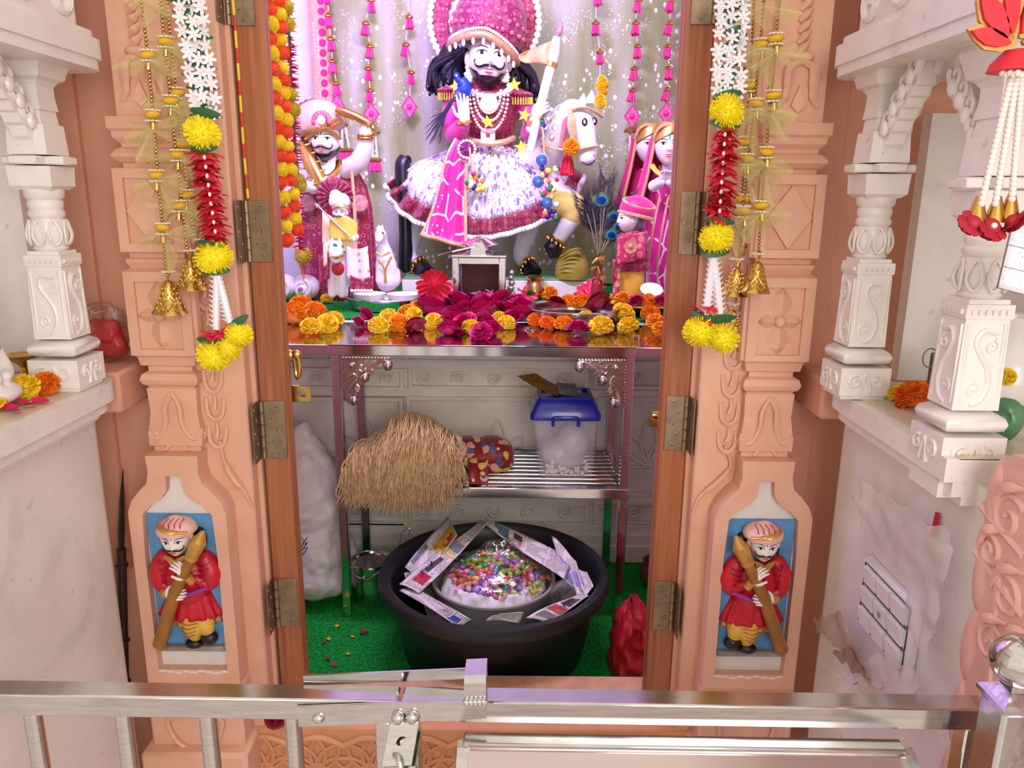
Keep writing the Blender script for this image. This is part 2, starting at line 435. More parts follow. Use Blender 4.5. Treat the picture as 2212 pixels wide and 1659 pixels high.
struct('wall_back', MB().box((DXC, 3.36, 1.1), (2.3, .06, 2.4)), M('white_wall', (236, 232, 238), .5, var=.03))
struct('wall_sanctum_left', MB().box((-1.08, 2.45, .9), (.06, 1.9, 2.8)), M('white_wall'))
struct('wall_sanctum_right', MB().box((.94, 2.45, .9), (.06, 1.9, 2.8)), M('white_wall'))
struct('ceiling', MB().box((DXC, 2.43, 2.33), (2.3, 1.9, .06)), M('white_wall'))
struct('wall_lintel', MB().box((DXC, 1.53, 2.22), (1.9, .1, .5)), pink_wall())
struct('wall_left', MB().box((-.80, 1.53, .75), (.60, .06, 3.0)), pink_wall())
struct('wall_right', MB().box((.63, 1.53, .75), (.52, .06, 3.0)), pink_wall())
for i, (x, y) in enumerate(((-.83, 1.496), (.585, 1.496))):       # shallow pilaster strip on the recess wall
    struct('trim_%d' % (i+1), MB().box((x, y, 1.02), (.05, .02, 1.3), .003), pink_wall())
# --- platform whose carved marble front closes the space under the table
plat = struct('wall_platform', MB().box((DXC, 2.83, .385), (1.95, 1.06, .77)), marble_dull())
def pnl(x0, y0, x1, y1, d=.014, w=.010, Yp=2.30):
    a, b = W(x0, y1, Yp), W(x1, y0, Yp); m = MB()
    o = [(a.x, a.z), (b.x, a.z), (b.x, b.z), (a.x, b.z)]; i_ = [(a.x+w, a.z+w), (b.x-w, a.z+w), (b.x-w, b.z-w), (a.x+w, b.z-w)]
    m.ringprism(o, i_, (0, Yp-d, 0), X, Z, (0, d, 0)); m.build('panel_frame', marble_dull(), plat, smooth=False)
def bar(x0, y0, x1, y1, d, Yp=2.30):
    a, b = W(x0, y1, Yp), W(x1, y0, Yp)
    MB().box(((a.x+b.x)/2, Yp-d/2, (a.z+b.z)/2), (abs(b.x-a.x), d, abs(b.z-a.z)), .004).build('moulding', marble_dull(), plat)
for (x0, x1) in ((560, 872), (884, 1270), (1282, 1520)):
    pnl(x0, 795, x1, 838); pnl(x0, 857, x1, 1066, .018, .012); pnl(x0, 1082, x1, 1128)
bar(540, 781, 1540, 792, .012); bar(540, 842, 1540, 853, .010); bar(540, 1068, 1540, 1080, .012)
bar(540, 1132, 1540, 1146, .014); bar(540, 1150, 1540, 1168, .022); bar(540, 1172, 1540, 1212, .03)
for k in range(16):                                                 # row of carved darts
    p = W(590+k*58, 765, 2.30); MB().prism([(-.03, .014), (.03, .014), (0, -.016)], p, X, Z, (0, -.010, 0)).build('carved_dart', marble_dull(), plat, smooth=False)
for k in range(12):                                                 # scroll friezes
    for yy, r in ((816, .020), (1105, .022)):
        c = W(610+k*76, yy, 2.296); sg = 1 if k % 2 else -1
        MB().tube(spiral(c, X*sg, Z*sg, .003, r, 1.6), [.003+.0035*i/26 for i in range(27)], 6).build('carved_scroll', marble_dull(), plat)
for cx in (640, 800, 1075, 1215, 1400):                             # lotus reliefs in the main panels
    c = W(cx, 1005, 2.296)
    for a in (-70, -38, 0, 38, 70):
        t = radians(90-a); d = Vector((cos(t), 0, sin(t))); n_ = Vector((-sin(t), 0, cos(t))); L = .150 if a == 0 else .125
        MB().tube(catmull([c, c+d*L*.5+n_*.026, c+d*L, c+d*L*.5-n_*.026], 5, True), .0048, 6, True).build('carved_petal', marble_dull(), plat)
    for sg in (-1, 1):
        MB().tube(spiral(c+X*sg*.13+Z*.02, X*sg, Z, .004, .034, 1.3, pi), .0045, 6).build('carved_scroll', marble_dull(), plat)
# green mat over the platform top
struct('trim_3', MB().box((DXC, 2.82, .776), (1.93, .98, .010), .003), turf())['label'] = 'green turf mat on the marble platform'
# --- door frame of wood
DOORS = []
for i, (x0, x1) in enumerate(((-.493, -.439), (.293, .347))):
    fr = struct('door_%d' % (i+1), MB().box(((x0+x1)/2, 1.4675, 1.10), (x1-x0, .035, 2.02), .003), wood())
    DOORS.append(fr)
    xe = x1-.001 if i == 0 else x0+.001
    MB().box((xe, 1.474, 1.10), (.004, .014, 2.0), .001).build('edge_bead', wood(), fr)
    MB().box((x0-.006 if i == 0 else x1+.006, 1.485, 1.10), (.012, .02, 2.02)).build('groove_shade', M('shade_brown', (70, 34, 22), .6), fr)  # shade of the gap beside the post, put into this strip's dark colour
struct('door_sill', MB().box((DXC, 1.487, .045), (.80, .08, .105), .004), M('sill_wood', (206, 154, 118), .5, var=.15, vs=25))
# --- pink pilasters beside the door
def zp(y): return W(340, y, 1.36).z
def pilaster(i, cx, sgn):
    nm = 'wall_pilaster_%s' % ('left' if sgn < 0 else 'right'); m = pink_stone(); cy = 1.435
    prof = [(2.2, .046), (zp(250), .046), (zp(250), .060), (zp(276), .060), (zp(282), .055), (zp(296), .054), (zp(308), .045), (zp(316), .044),
            (zp(320), .050), (zp(332), .058), (zp(338), .058), (zp(350), .049), (zp(352), .045), (zp(363), .045), (zp(363), .057), (zp(547), .057), (zp(549), .049),
            (zp(560), .049), (zp(562), .054), (zp(570), .054), (zp(582), .049), (zp(588), .058), (zp(772), .058), (zp(778), .053), (zp(796), .050), (zp(800), .041),
            (zp(810), .041), (zp(815), .050), (zp(828), .054), (zp(838), .050), (zp(845), .042), (zp(848), .046), (zp(900), .044), (zp(950), .050), (zp(972), .050), (zp(975), .044), (zp(1040), .046)]
    root = struct(nm, sqlathe(MB(), cx, cy, prof), m, smooth=False)
    def f(hw): return cy-hw                                          # front face of a section
    # twisted rope, collar and bell on the upper shaft
    Yf = f(.046)
    for sd in (0, 1):
        o, ax = (Vector((cx, Yf, 0)), X) if sd == 0 else (Vector((cx-sgn*.046, cy, 0)), Y3*sgn)
        nrm = Vector((0, -1, 0)) if sd == 0 else Vector((-sgn, 0, 0))
        r = MB()
        for k in range(12):
            z = zp(100)+.012+k*.017; r.tube([o+ax*.009+Z*(z+.010)+nrm*.001, o+nrm*.006+Z*z, o-ax*.009+Z*(z-.010)+nrm*.001], [.004, .0075, .004], 6)
        r.build('carved_rope', m, root)
        MB().sph(o+Z*zp(104), (.022, .012, .009) if sd == 0 else (.012, .022, .009), 12, 8).build('carved_collar', m, root)
        b = MB()
        for q in (-1, 1): b.tube(catmull([o+Z*zp(112)+nrm*.002, o+ax*q*.020+Z*zp(130)+nrm*.005, o+ax*q*.022+Z*zp(165)+nrm*.005, o+ax*q*.024+Z*zp(195)+nrm*.003, o+ax*q*.034+Z*zp(213)], 5), [.006]*5+[.009]*6+[.007]*5+[.005]*5, 6)
        b.prism([(0, 0), (.012, .012), (0, .045), (-.012, .012)], o+Z*zp(228), ax, Z, nrm*.006); b.build('carved_bell', m, root)
        # diamond panel
        hw = .057; o2 = (Vector((cx, f(hw), 0)) if sd == 0 else Vector((cx-sgn*hw, cy, 0)))
        za, zb = zp(528), zp(385); zc = (za+zb)/2; k = .040; g = MB()
        g.ringprism([(-hw, zp(546)), (hw, zp(546)), (hw, zp(364)), (-hw, zp(364))], [(-k, za), (k, za), (k, zb), (-k, zb)], o2, ax, Z, nrm*.007); g.build('panel_frame', m, root, smooth=False)
        MB().prism([(0, za+.002), (k-.001, zc), (0, zb-.002), (-k+.001, zc)], o2, ax, Z, nrm*.007).build('carved_diamond', m, root, smooth=False)
        # flower panel
        hw = .058; o2 = (Vector((cx, f(hw), 0)) if sd == 0 else Vector((cx-sgn*hw, cy, 0))); za, zb = zp(758), zp(610); zc = (za+zb)/2
        MB().ringprism([(-hw, zp(771)), (hw, zp(771)), (hw, zp(589)), (-hw, zp(589))], [(-k, za), (k, za), (k, zb), (-k, zb)], o2, ax, Z, nrm*.007).build('panel_frame', m, root, smooth=False)
        def leaf(a, L, w):
            d = ax*cos(a)+Z*sin(a); e = -ax*sin(a)+Z*cos(a); c = o2+Z*zc; q = MB()
            pts = [(0.06, .2), (.3, .75), (.55, 1), (.8, .6), (1, 0)]; v = [c+nrm*.001]; 
            left = [c+d*L*t+e*w*s for t, s in pts]; right = [c+d*L*t-e*w*s for t, s in pts[:-1]]; mid = [c+d*L*t+nrm*(.010 if 0 < i_ < 4 else .003) for i_, (t, s) in enumerate(pts)]
            q.v = left+mid+right; nL = 5
            for j in range(4):
                q.f.append([j, j+1, nL+j+1, nL+j])
                q.f.append([nL+j, nL+j+1, (2*nL+j+1) if j < 3 else 4, 2*nL+j])
            q.build('carved_leaf', m, root, angle=20)
        for a, L, w in ((pi/2, (zb-zc), .021), (-pi/2, (zb-zc), .021), (0, k, .014), (pi, k, .014)): leaf(a, L, w)
        MB().sph(o2+Z*zc+nrm*.004, .011, 10, 7).build('carved_boss', m, root)
        # lotus bud below the torus
        hw = .046; o2 = (Vector((cx, f(hw), 0)) if sd == 0 else Vector((cx-sgn*hw, cy, 0))); q = MB()
        for s_ in (-1, 1):
            q.tube(catmull([o2+Z*zp(856), o2+ax*s_*.013+Z*zp(885)+nrm*.004, o2+ax*s_*.015+Z*zp(920)+nrm*.004, o2+ax*s_*.026+Z*zp(950)+nrm*.003, o2+ax*s_*.038+Z*zp(957)+nrm*.003], 5), .0045, 6)
            q.tube(spiral(o2+ax*s_*.040+Z*zp(948)+nrm*.002, ax*s_, Z, .002, .010, 1.2, 0), .0032, 5)
        q.tube(catmull([o2-ax*.022+Z*zp(982), o2-ax*.010+Z*zp(968), o2+Z*zp(963), o2+ax*.010+Z*zp(968), o2+ax*.022+Z*zp(982)], 4), .004, 5)
        q.build('carved_lotus', m, root)
    # lower bottle-shaped block with a bottle-shaped recess
    yb = 1.36; hb = .093
    half = [(.049, zp(985)), (.047, zp(1020)), (.052, zp(1045)), (.068, zp(1062)), (.084, zp(1083)), (hb, zp(1108)), (hb, zp(1200)), (hb, zp(1478)), (.03, zp(1478))]
    inn = [(.014, zp(1029)), (.0155, zp(1050)), (.017, zp(1062)), (.028, zp(1078)), (.048, zp(1092)), (.066, zp(1112)), (.070, zp(1200)), (.069, zp(1446)), (.03, zp(1446))]
    O = half+[(-a, b) for a, b in half[::-1]]; I = inn+[(-a, b) for a, b in inn[::-1]]
    MB().ringprism(O, I, (cx, yb, 0), X, Z, (0, .026, 0)).build('niche_surround', m, root, smooth=True, angle=30)
    MB().prism(O, (cx, yb+.026, 0), X, Z, (0, .114, 0)).build('niche_block', m, root, angle=30)
    MB().prism([(a*.995, b) for a, b in I], (cx, yb+.018, 0), X, Z, (0, .008, 0)).build('niche_lining', M('niche_white', (226, 222, 220), .5, var=.05), root, angle=30)
    q = MB()
    for k in range(9): q.sph((cx-.062+k*.0155, yb+.002, zp(1449+(k*7) % 5)), (.011, .004, .0035), 8, 5)
    q.build('paint_smear', M('niche_white'), root)
    # base below
    MB().box((cx, 1.42, zp(1478)-.145), (.19, .14, .29), .006).build('base_block', m, root)
    MB().box((cx, 1.405, zp(1600)-.08), (.215, .17, .16), .008).build('base_block', m, root)
    q = MB()
    for s_ in (-1, 1): q.tube(catmull([(cx+s_*.02, 1.346, zp(1530)), (cx+s_*.055, 1.345, zp(1545)), (cx+s_*.04, 1.345, zp(1590)), (cx+s_*.01, 1.346, zp(1610))], 5), .005, 6)
    q.build('carved_scroll', m, root)
    # side strip next to the wood frame with a hanging chain of drops
    xs = -.552 if sgn < 0 else .402
    MB().box((xs, 1.457, .85), (.094, .094, 2.7), .004).build('side_strip', m, root)
    MB().box((xs-sgn*.050, 1.475, .95), (.010, .06, 2.5), .002).build('side_fillet', m, root)
    xc = xs+sgn*.012; q = MB()
    for k in range(9):
        z = zp(960-k*62); s_ = .017
        q.tube(catmull([(xc-s_, 1.409, z+.022), (xc-s_*.8, 1.405, z-.008), (xc, 1.404, z-.020), (xc+s_*.8, 1.405, z-.008), (xc+s_, 1.409, z+.022)], 4), .0045, 6)
        q.tube([(xc, 1.408, z+.030), (xc+.002, 1.404, z+.014), (xc-.001, 1.404, z+.002)], [.002, .004, .0055], 6)
    q.build('carved_chain', m, root)
    q = MB(); zt = zp(1000)
    q.tube(catmull([(xc+sgn*-.004, 1.408, zt+.03), (xc+.010, 1.404, zt-.01), (xc+.006-sgn*.02, 1.404, zt-.045), (xc-sgn*.045, 1.405, zt-.075), (xc-sgn*.055, 1.41, zt-.11)], 6), [.006]*8+[.012]*8+[.006]*9, 8, flat=.5)
    q.build('carved_vase', m, root)
    return root
PL = pilaster(0, -.636, -1); PR = pilaster(1, .482, 1)
# --- carved plinth in front of the sill
pl = struct('wall_plinth', MB().box((DXC, 1.47, -.23), (.99, .13, .56), .004), carved_plinth())
q = MB()
for k in range(9):
    cx = -.52+k*.112; c = Vector((cx, 1.402, -.055))
    for a in range(5):
        t = radians(20+a*35); d = Vector((cos(t), 0, sin(t))); e = Vector((-sin(t), 0, cos(t)))
        q.tube(catmull([c, c+d*.04+e*.017, c+d*.078, c+d*.04-e*.017], 5, True), .0048, 5, True)
    q.tube(spiral(c, X, Z, .004, .02, 1.5), .005, 6)
    q.tube([c+Vector((-.056+.112*j/10, .002, .062+.02*sin(pi*j/10))) for j in range(11)], .008, 6)
q.build('carved_frieze', carved_plinth(), pl)
# --- marble shrines along both sides
def shrine(sgn):
    nm = 'left' if sgn < 0 else 'right'; m = marble()
    xe = -.692 if sgn < 0 else .556; xw = -.755 if sgn < 0 else .602; far = sgn*1.5; y0 = .30 if sgn < 0 else .93
    cs = {'tr'} if sgn < 0 else {'tl'}
    def poly(xa, yb, r, yn=.30): return roundrect(min(xa, far), yn, max(xa, far), yb, r, cs)
    body = struct('wall_shrine_%s' % nm, MB().prism(poly(xw, 1.36, .035, .30 if sgn < 0 else .80), (0, 0, -.5), X, Y3, (0, 0, 1.295)), m)
    sh = MB(); pr = [(0, 0), (.006, .004), (.008, .016), (.008, .026), (.004, .034)]
    sh.prism(poly(xe, 1.345, .07, y0), (0, 0, .798), X, Y3, (0, 0, .032)); sl = struct('trim_shelf_%s' % nm, sh, m, angle=30)
    MB().prism(poly(xe+sgn*.012, 1.335, .062, y0), (0, 0, .778), X, Y3, (0, 0, .020)).build('shelf_moulding', m, sl, angle=30)
    MB().prism(poly(xe+sgn*.026, 1.325, .052, y0), (0, 0, .766), X, Y3, (0, 0, .012)).build('shelf_moulding', m, sl, angle=30)
    # top of the shelf is a buff stone inlay
    MB().prism(poly(xe+sgn*.016, 1.33, .06, y0), (0, 0, .829), X, Y3, (0, 0, .003)).build('shelf_inlay', M('shelf_buff', (214, 200, 178), .35, var=.15, vs=30), sl, angle=30)
    struct('wall_niche_%s' % nm, MB().box((sgn*1.02 if sgn < 0 else .86, .85, 1.35), (.04, 1.1, 1.05)), m)
    struct('wall_niche_end_%s' % nm, MB().box((sgn*(1.0 if sgn < 0 else .80), 1.375, 1.06), (.30 if sgn < 0 else .20, .03, .46)), m)
    xl = W(208, 110, 1.30).x if sgn < 0 else W(1812, 120, 1.30).x
    zt = W(100, 140, 1.25).z
    led = struct('trim_cornice_%s' % nm, MB().prism(poly(xl, 1.34, .05), (0, 0, zt), X, Y3, (0, 0, .016)), m, angle=30)
    MB().prism(poly(xl-sgn*.004, 1.344, .05), (0, 0, zt+.016), X, Y3, (0, 0, .030)).build('cornice_band', m, led, angle=30)
    MB().prism(poly(xl+sgn*.004, 1.336, .046), (0, 0, zt+.046), X, Y3, (0, 0, .012)).build('cornice_band', m, led, angle=30)
    MB().prism(poly(xl+sgn*.030, 1.33, .03), (0, 0, zt+.058), X, Y3, (0, 0, .6)).build('upper_wall', m, led, angle=30)
    q = MB()
    for k in range(4):
        for s_ in (-1, 1): q.tube(spiral((xl+sgn*.030, 1.27-k*.1, zt+.10), Y3*s_, Z, .004, .03, 1.2), .006, 6)
    q.build('carved_scroll', m, led)
shrine(-1); shrine(1)
def column(nm, cx, cy, zb, k=1.0, label=None, low=0.0):
    """carved marble column standing on the shelf"""
    m = marble(); hk = k; Zs = lambda y: zb+(845-y)*.000752*hk; k = k*.76
    root = thing(nm, label, 'column', (cx, cy, zb-low), 'carved marble columns of the side shrines')
    b = MB(); sqlathe(b, cx, cy, [(zb-low, .047*k), (Zs(838), .047*k), (Zs(836), .053*k), (Zs(775), .053*k)]); b.build('base_block', m, root, smooth=False)
    MB().lathe((cx, cy, Zs(753)), [(.050*k, -.017*k), (.068*k, -.012*k), (.073*k, 0), (.068*k, .010*k), (.052*k, .017*k)], 4, a0=pi/4).build('base_torus', m, root, angle=60)
    b = MB(); sqlathe(b, cx, cy, [(Zs(731), .039*k), (Zs(577), .036*k), (Zs(576), .039*k), (Zs(553), .039*k), (Zs(552), .033*k), (Zs(545), .033*k)]); b.build('square_shaft', m, root, smooth=False)
    for nrm, ax in ((Vector((0, -1, 0)), X), (Vector((1, 0, 0)), Y3), (Vector((-1, 0, 0)), Y3)):
        o = Vector((cx, cy, 0))+nrm*.037*k; q = MB()
        pts = [o+ax*.018*k+Z*Zs(600), o-ax*.004*k+Z*Zs(596), o-ax*.014*k+Z*Zs(615), o-ax*.002*k+Z*Zs(640), o+ax*.010*k+Z*Zs(660), o+ax*.014*k+Z*Zs(690), o+ax*.004*k+Z*Zs(715), o-ax*.012*k+Z*Zs(722)]
        q.tube(catmull(pts, 5), .005*k, 6); q.tube(spiral(o+ax*.012*k+Z*Zs(622), ax, Z, .002, .012*k, 1.2), .0038*k, 5); q.tube(spiral(o-ax*.010*k+Z*Zs(692), -ax, -Z, .002, .012*k, 1.2), .0038*k, 5)
        for s_ in (-1, 1): q.tube([o+ax*s_*.030*k+Z*Zs(720), o+ax*s_*.030*k+Z*Zs(585)], .003*k, 5)
        q.build('carved_vine', m, root)
        q = MB()
        for j in range(6): q.box(o+ax*(-.028+.0112*j)*k+Z*Zs(565)+nrm*.003, (.006*k, .004, .008*k) if nrm.x == 0 else (.004, .006*k, .008*k))
        q.build('dentils', m, root, smooth=False)
        q = MB(); o = Vector((cx, cy, 0))+nrm*.0535*k
        for s_ in (-1, 1): q.tube(spiral(o+ax*s_*.022*k+Z*Zs(805), ax*s_, Z, .002, .015*k, 1.3), .004*k, 5)
        q.tube(catmull([o-ax*.012*k+Z*Zs(832), o+Z*Zs(790), o+ax*.012*k+Z*Zs(832)], 4), .004*k, 5); q.build('carved_scroll', m, root)
    b = MB(); P = [(.030, 545), (.034, 540), (.030, 534), (.034, 528), (.038, 512), (.037, 495), (.030, 478), (.034, 474), (.035, 466), (.031, 460), (.034, 452), (.034, 444), (.031, 440), (.037, 434), (.039, 418)]
    b.lathe((cx, cy, 0), [(r*k, Zs(y)) for r, y in P], 24); b.build('turned_shaft', m, root)
    q = MB()
    for j in range(8):
        a = 2*pi*j/8; d = Vector((cos(a), sin(a), 0)); e = Vector((-sin(a), cos(a), 0)); o = Vector((cx, cy, 0))
        q.tube(catmull([o+d*.036*k+Z*Zs(532), o+d*.040*k+e*.012*k+Z*Zs(512), o+d*.035*k+Z*Zs(482), o+d*.040*k-e*.012*k+Z*Zs(512)], 4, True), .003*k, 5, True)
    q.build('carved_leaf_ring', m, root)
    b = MB(); sqlathe(b, cx, cy, [(Zs(420), .034*k), (Zs(412), .043*k), (Zs(372), .045*k), (Zs(372), .046*k)]); b.build('capital_block', m, root, smooth=False)
    MB().box((cx, cy, Zs(361)), (.125*k, .055*k, .017*k), .002).build('cross_slab', m, root)
    MB().box((cx, cy, Zs(361)), (.055*k, .125*k, .017*k), .002).build('cross_slab', m, root)
    b = MB(); sqlathe(b, cx, cy, [(Zs(350), .040*k), (Zs(290), .037*k), (Zs(288), .031*k), (Zs(262), .029*k), (Zs(262), .033*k), (Zs(235), .030*k), (Zs(215), .030*k), (Zs(206), .036*k), (Zs(200), .046*k), (Zs(165), .056*k), (Zs(160), .058*k), (Zs(150), .054*k), (Zs(148), .060*k), (Zs(132), .060*k)])
    b.build('upper_capital', m, root, smooth=False)
    return root, Zs
def bracket(root, Zs, cx, cy, dy, k=1.0):
    """foliate bracket springing along the arcade towards +dy"""
    m = marble(); q = MB(); n = 12; k0 = k; k = k*.76
    out, inn = [], []
    for i in range(n+1):
        t = i/n; yy = dy*(.026+.085*t)*k0
        zi = Zs(350)+(Zs(215)-Zs(350))*(t**.75)+(.006*k if i % 2 else 0); zo = min(Zs(330)+(Zs(130)-Zs(330))*(t**.55), Zs(135)); out.append((yy, zo)); inn.append((yy, zi))
    q.prism(inn+out[::-1], (cx-.017*k, cy, 0), Y3, Z, (.034*k, 0, 0)); q.build('arch_bracket', m, root, smooth=False)
    for s_ in (-1, 1):
        q = MB()
        for i in range(4):
            t = (i+.6)/4.2; c = Vector((cx+s_*.018*k, cy+dy*(.026+.085*t)*k0, (Zs(340)+(Zs(205)-Zs(340))*t**.7)+.040*k))
            q.tube(spiral(c, Y3*dy, Z, .003*k, .022*k, 1.25, -1.0), [.004*k+.004*k*j/26 for j in range(27)], 6)
            q.sph(c+Vector((s_*.004, 0, -.02*k)), (.008*k, .012*k, .016*k), 8, 6)
        q.build('carved_foliage', m, root)
cL, ZL = column('marble_column', -.742, 1.25, .832, 1.0, 'carved white marble column beside the brass lamp on the left shelf'); bracket(cL, ZL, -.742, 1.25, -1)
cR, ZR = column('marble_column', .572, 1.25, .832, 1.0, 'carved marble column at the far end of the right shelf, behind the marigolds'); bracket(cR, ZR, .572, 1.25, -1)
cN, ZN = column('marble_column', .597, .985, .80, 1.02, 'nearest carved marble column, right of the shelf marigolds and under the red fabric roses', .03); bracket(cN, ZN, .597, .985, 1)
# --- pink carved pilaster at the right edge, nearest the viewer
def WX(x, y, Xp): d = ray(x, y); return CAMP + d*(Xp/d.x)
rs = M('rose_stone', (228, 178, 164), .6, var=.06)
pn = struct('wall_pilaster_near', MB().box((.79, .735, .18), (.41, .28, 1.36), .01), rs)
q = MB()
for (x, y, r, s_) in ((2180, 1120, .03, -1), (2140, 1190, .022, 1), (2175, 1290, .028, 1), (2140, 1390, .026, -1), (2195, 1420, .026, 1)):
    c = WX(x, y, .5855); q.tube(spiral(c, -Y3*s_, Z, .004, r, 1.4), .0045, 6); q.tube(catmull([c+Vector((0, r, 0)), c+Vector((-.004, r*.4, r*1.1)), c+Vector((0, -r*.9, r*1.5))], 5), [.005]*5+[.007]*3+[.003]*3, 6)
for x0, y0, x1, y1 in ((2120, 1090, 2212, 1200), (2110, 1190, 2212, 1330), (2165, 1210, 2140, 1480)):
    q.tube([WX(x0, y0, .587), WX(x1, y1, .587)], .006, 6)
q.build('carved_foliage', rs, pn)
q = MB()
for k in range(11): q.sph((.590, .872, .80-.1*k), (.010, .018, .052), 10, 8)
q.build('carved_edge', rs, pn)
# ================================================================== SHARED SHAPES
def petal(mb, c, d, n, L, w, cup=.25, rag=0.0):
    """cupped petal from c along d with face normal n"""
    d = Vector(d).normalized(); n = Vector(n); n = (n-d*n.dot(d)).normalized(); e = d.cross(n)
    r = lambda: random.uniform(-rag, rag)*L
    mb.add([c-e*w*.25, c+e*w*.25, c+d*L*.55+e*w*.5+n*cup*L*.3, c+d*L*.55-e*w*.5+n*cup*L*.3, c+d*(L+r())+e*w*.36+n*(cup*L+r()), c+d*(L+r())-e*w*.36+n*(cup*L+r()), c+d*L*.55-n*cup*L*.1],
           [(0, 1, 2, 6), (0, 6, 3), (6, 2, 4), (6, 4, 5), (6, 5, 3)])
def fib(n, zmin=-1.0):
    g = pi*(3-sqrt(5)); out = []
    for i in range(n):
        z = 1-(i+.5)/n*(1-zmin); r = sqrt(max(0, 1-z*z)); out.append(Vector((r*cos(g*i), r*sin(g*i), z)))
    return out
def marigold_mesh(name, mat, n=190, zmin=-.6, seed=1):
    random.seed(seed); m = MB(); m.sph((0, 0, 0), (.76, .76, .58), 12, 8)
    for p in fib(n, zmin):
        up = Vector((0, 0, 1)); t = (up-p*p.dot(up)); t = t.normalized() if t.length > .05 else Vector((1, 0, 0))
        d = (p*.9+t*.35+Vector((random.uniform(-.3, .3), random.uniform(-.3, .3), random.uniform(-.2, .2)))).normalized()
        petal(m, Vector((p.x*.66, p.y*.66, p.z*.50)), d, p+Vector((.01, .02, .01)), .34, .36, .30, .14)
    return m.mesh(name, mat, True, 60)
def pom_mesh(name, mat, n=420, L=.30, seed=2):
    random.seed(seed); m = MB(); m.sph((0, 0, 0), .80, 14, 10)
    for p in fib(n):
        d = (p+Vector((random.uniform(-.35, .35), random.uniform(-.35, .35), random.uniform(-.35, .35)))).normalized(); e = d.cross(Vector((random.random(), random.random(), random.random()))).normalized()*.055
        c = p*.74; m.add([c-e, c+e, c+d*(L+random.uniform(-.06, .06))+e*.8, c+d*(L+random.uniform(-.06, .06))-e*.8], [(0, 1, 2, 3)])
    return m.mesh(name, mat, False)
def rose_mesh(name, mat, seed=3, openness=.6):
    random.seed(seed); m = MB(); m.sph((0, 0, -.05), (.55, .55, .45), 10, 7)
    for i in range(44):
        t = i/44; a = 2.39996*i; r = .06+.62*t**.8; z = .42-.62*t**1.3; d0 = Vector((cos(a), sin(a), 0))
        d = (d0*(.15+openness*1.2*t)+Vector((0, 0, 1-.95*t))).normalized(); b = Vector((d0.x*r*.75, d0.y*r*.75, z*.7)); e = Vector((-sin(a), cos(a), 0)); n = -(d.cross(e)); L = .36+.16*t; w = .34+.14*t
        m.sheet(lambda u, v: b+d*L*u+e*(v-.5)*2*w*(.45+.55*sin(pi*min(1, .15+u*.72)))-n*(.16*(2*v-1)**2*w)+d0*(.12*u*u)+Vector((0, 0, -.05*u*u*t))+e*.02*sin(9*u+i), 3, 4)
    return m.mesh(name, mat, True, 180)
def hib_mesh(name, mat):
    random.seed(5); m = MB()
    for k in range(5):
        a = 2*pi*k/5; d = Vector((cos(a), sin(a), 0)); e = Vector((-sin(a), cos(a), 0))
        def fn(u, v):
            w = .08+.40*sin(pi*min(1, u*.62))**1.2*(1 if u < .9 else 1-(u-.9)*1.2); ru = .05*sin(v*17+k*2)*u+.04*sin(v*7+k)*u
            return d*(u*1.05+.05*sin(v*13)*u*u)+e*(v-.5)*2*w+Vector((0, 0, .30*u-.42*u*u*u+ru+.03*k*u))
        m.sheet(fn, 10, 14)
    m.tube([(0, 0, 0), (0, 0, .4), (.05, 0, .8)], [.05, .045, .03], 6)
    for p in fib(14): m.sph(Vector((.05, 0, .74))+p*.09, .025, 5, 4)
    return m.mesh(name, mat, True, 180)
F_Y = marigold_mesh('yellow_marigold', marig_y()); F_O = marigold_mesh('orange_marigold', marig_o(), seed=11); F_D = marigold_mesh('deep_marigold', marig_d(), seed=12)
P_Y = pom_mesh('yellow_pompom', yellow_pom()); ROSE = rose_mesh('rose', rosem()); ROSE_D = rose_mesh('dark_rose', rosered(), 8, .8); HIB = hib_mesh('hibiscus', hibm())
def fac(h, wide=1.0):
    def tp(z): return 1-.34*max(0, -z/.5)**1.8-.05*max(0, z/.5)
    def bumps(x, z):
        g = 0.0
        if -.15 < z < .10: g = max(0, min(1, (.10-z)/.20)) if z > -.11 else max(0, (z+.15)/.04)
        b = .078*math.exp(-(x/.048)**2)*g + .035*math.exp(-((abs(x)-.045)/.03)**2-((z+.105)/.03)**2)
        b += .022*math.exp(-(x/.10)**2-((z+.25)/.05)**2) + .03*math.exp(-(x/.09)**2-((z+.42)/.07)**2)
        b -= .030*math.exp(-((abs(x)-.155)/.075)**2-((z-.045)/.05)**2) ; b += .018*math.exp(-((abs(x)-.19)/.08)**2-((z+.10)/.09)**2)
        return b
    def fy(x, z):
        zz = max(-.98, min(.98, z/.5)); Xq = x/(.375*wide*tp(z)); q = max(.03, 1-zz*zz-Xq*Xq); return -.44*sqrt(q)-bumps(x, z)
    return tp, bumps, fy
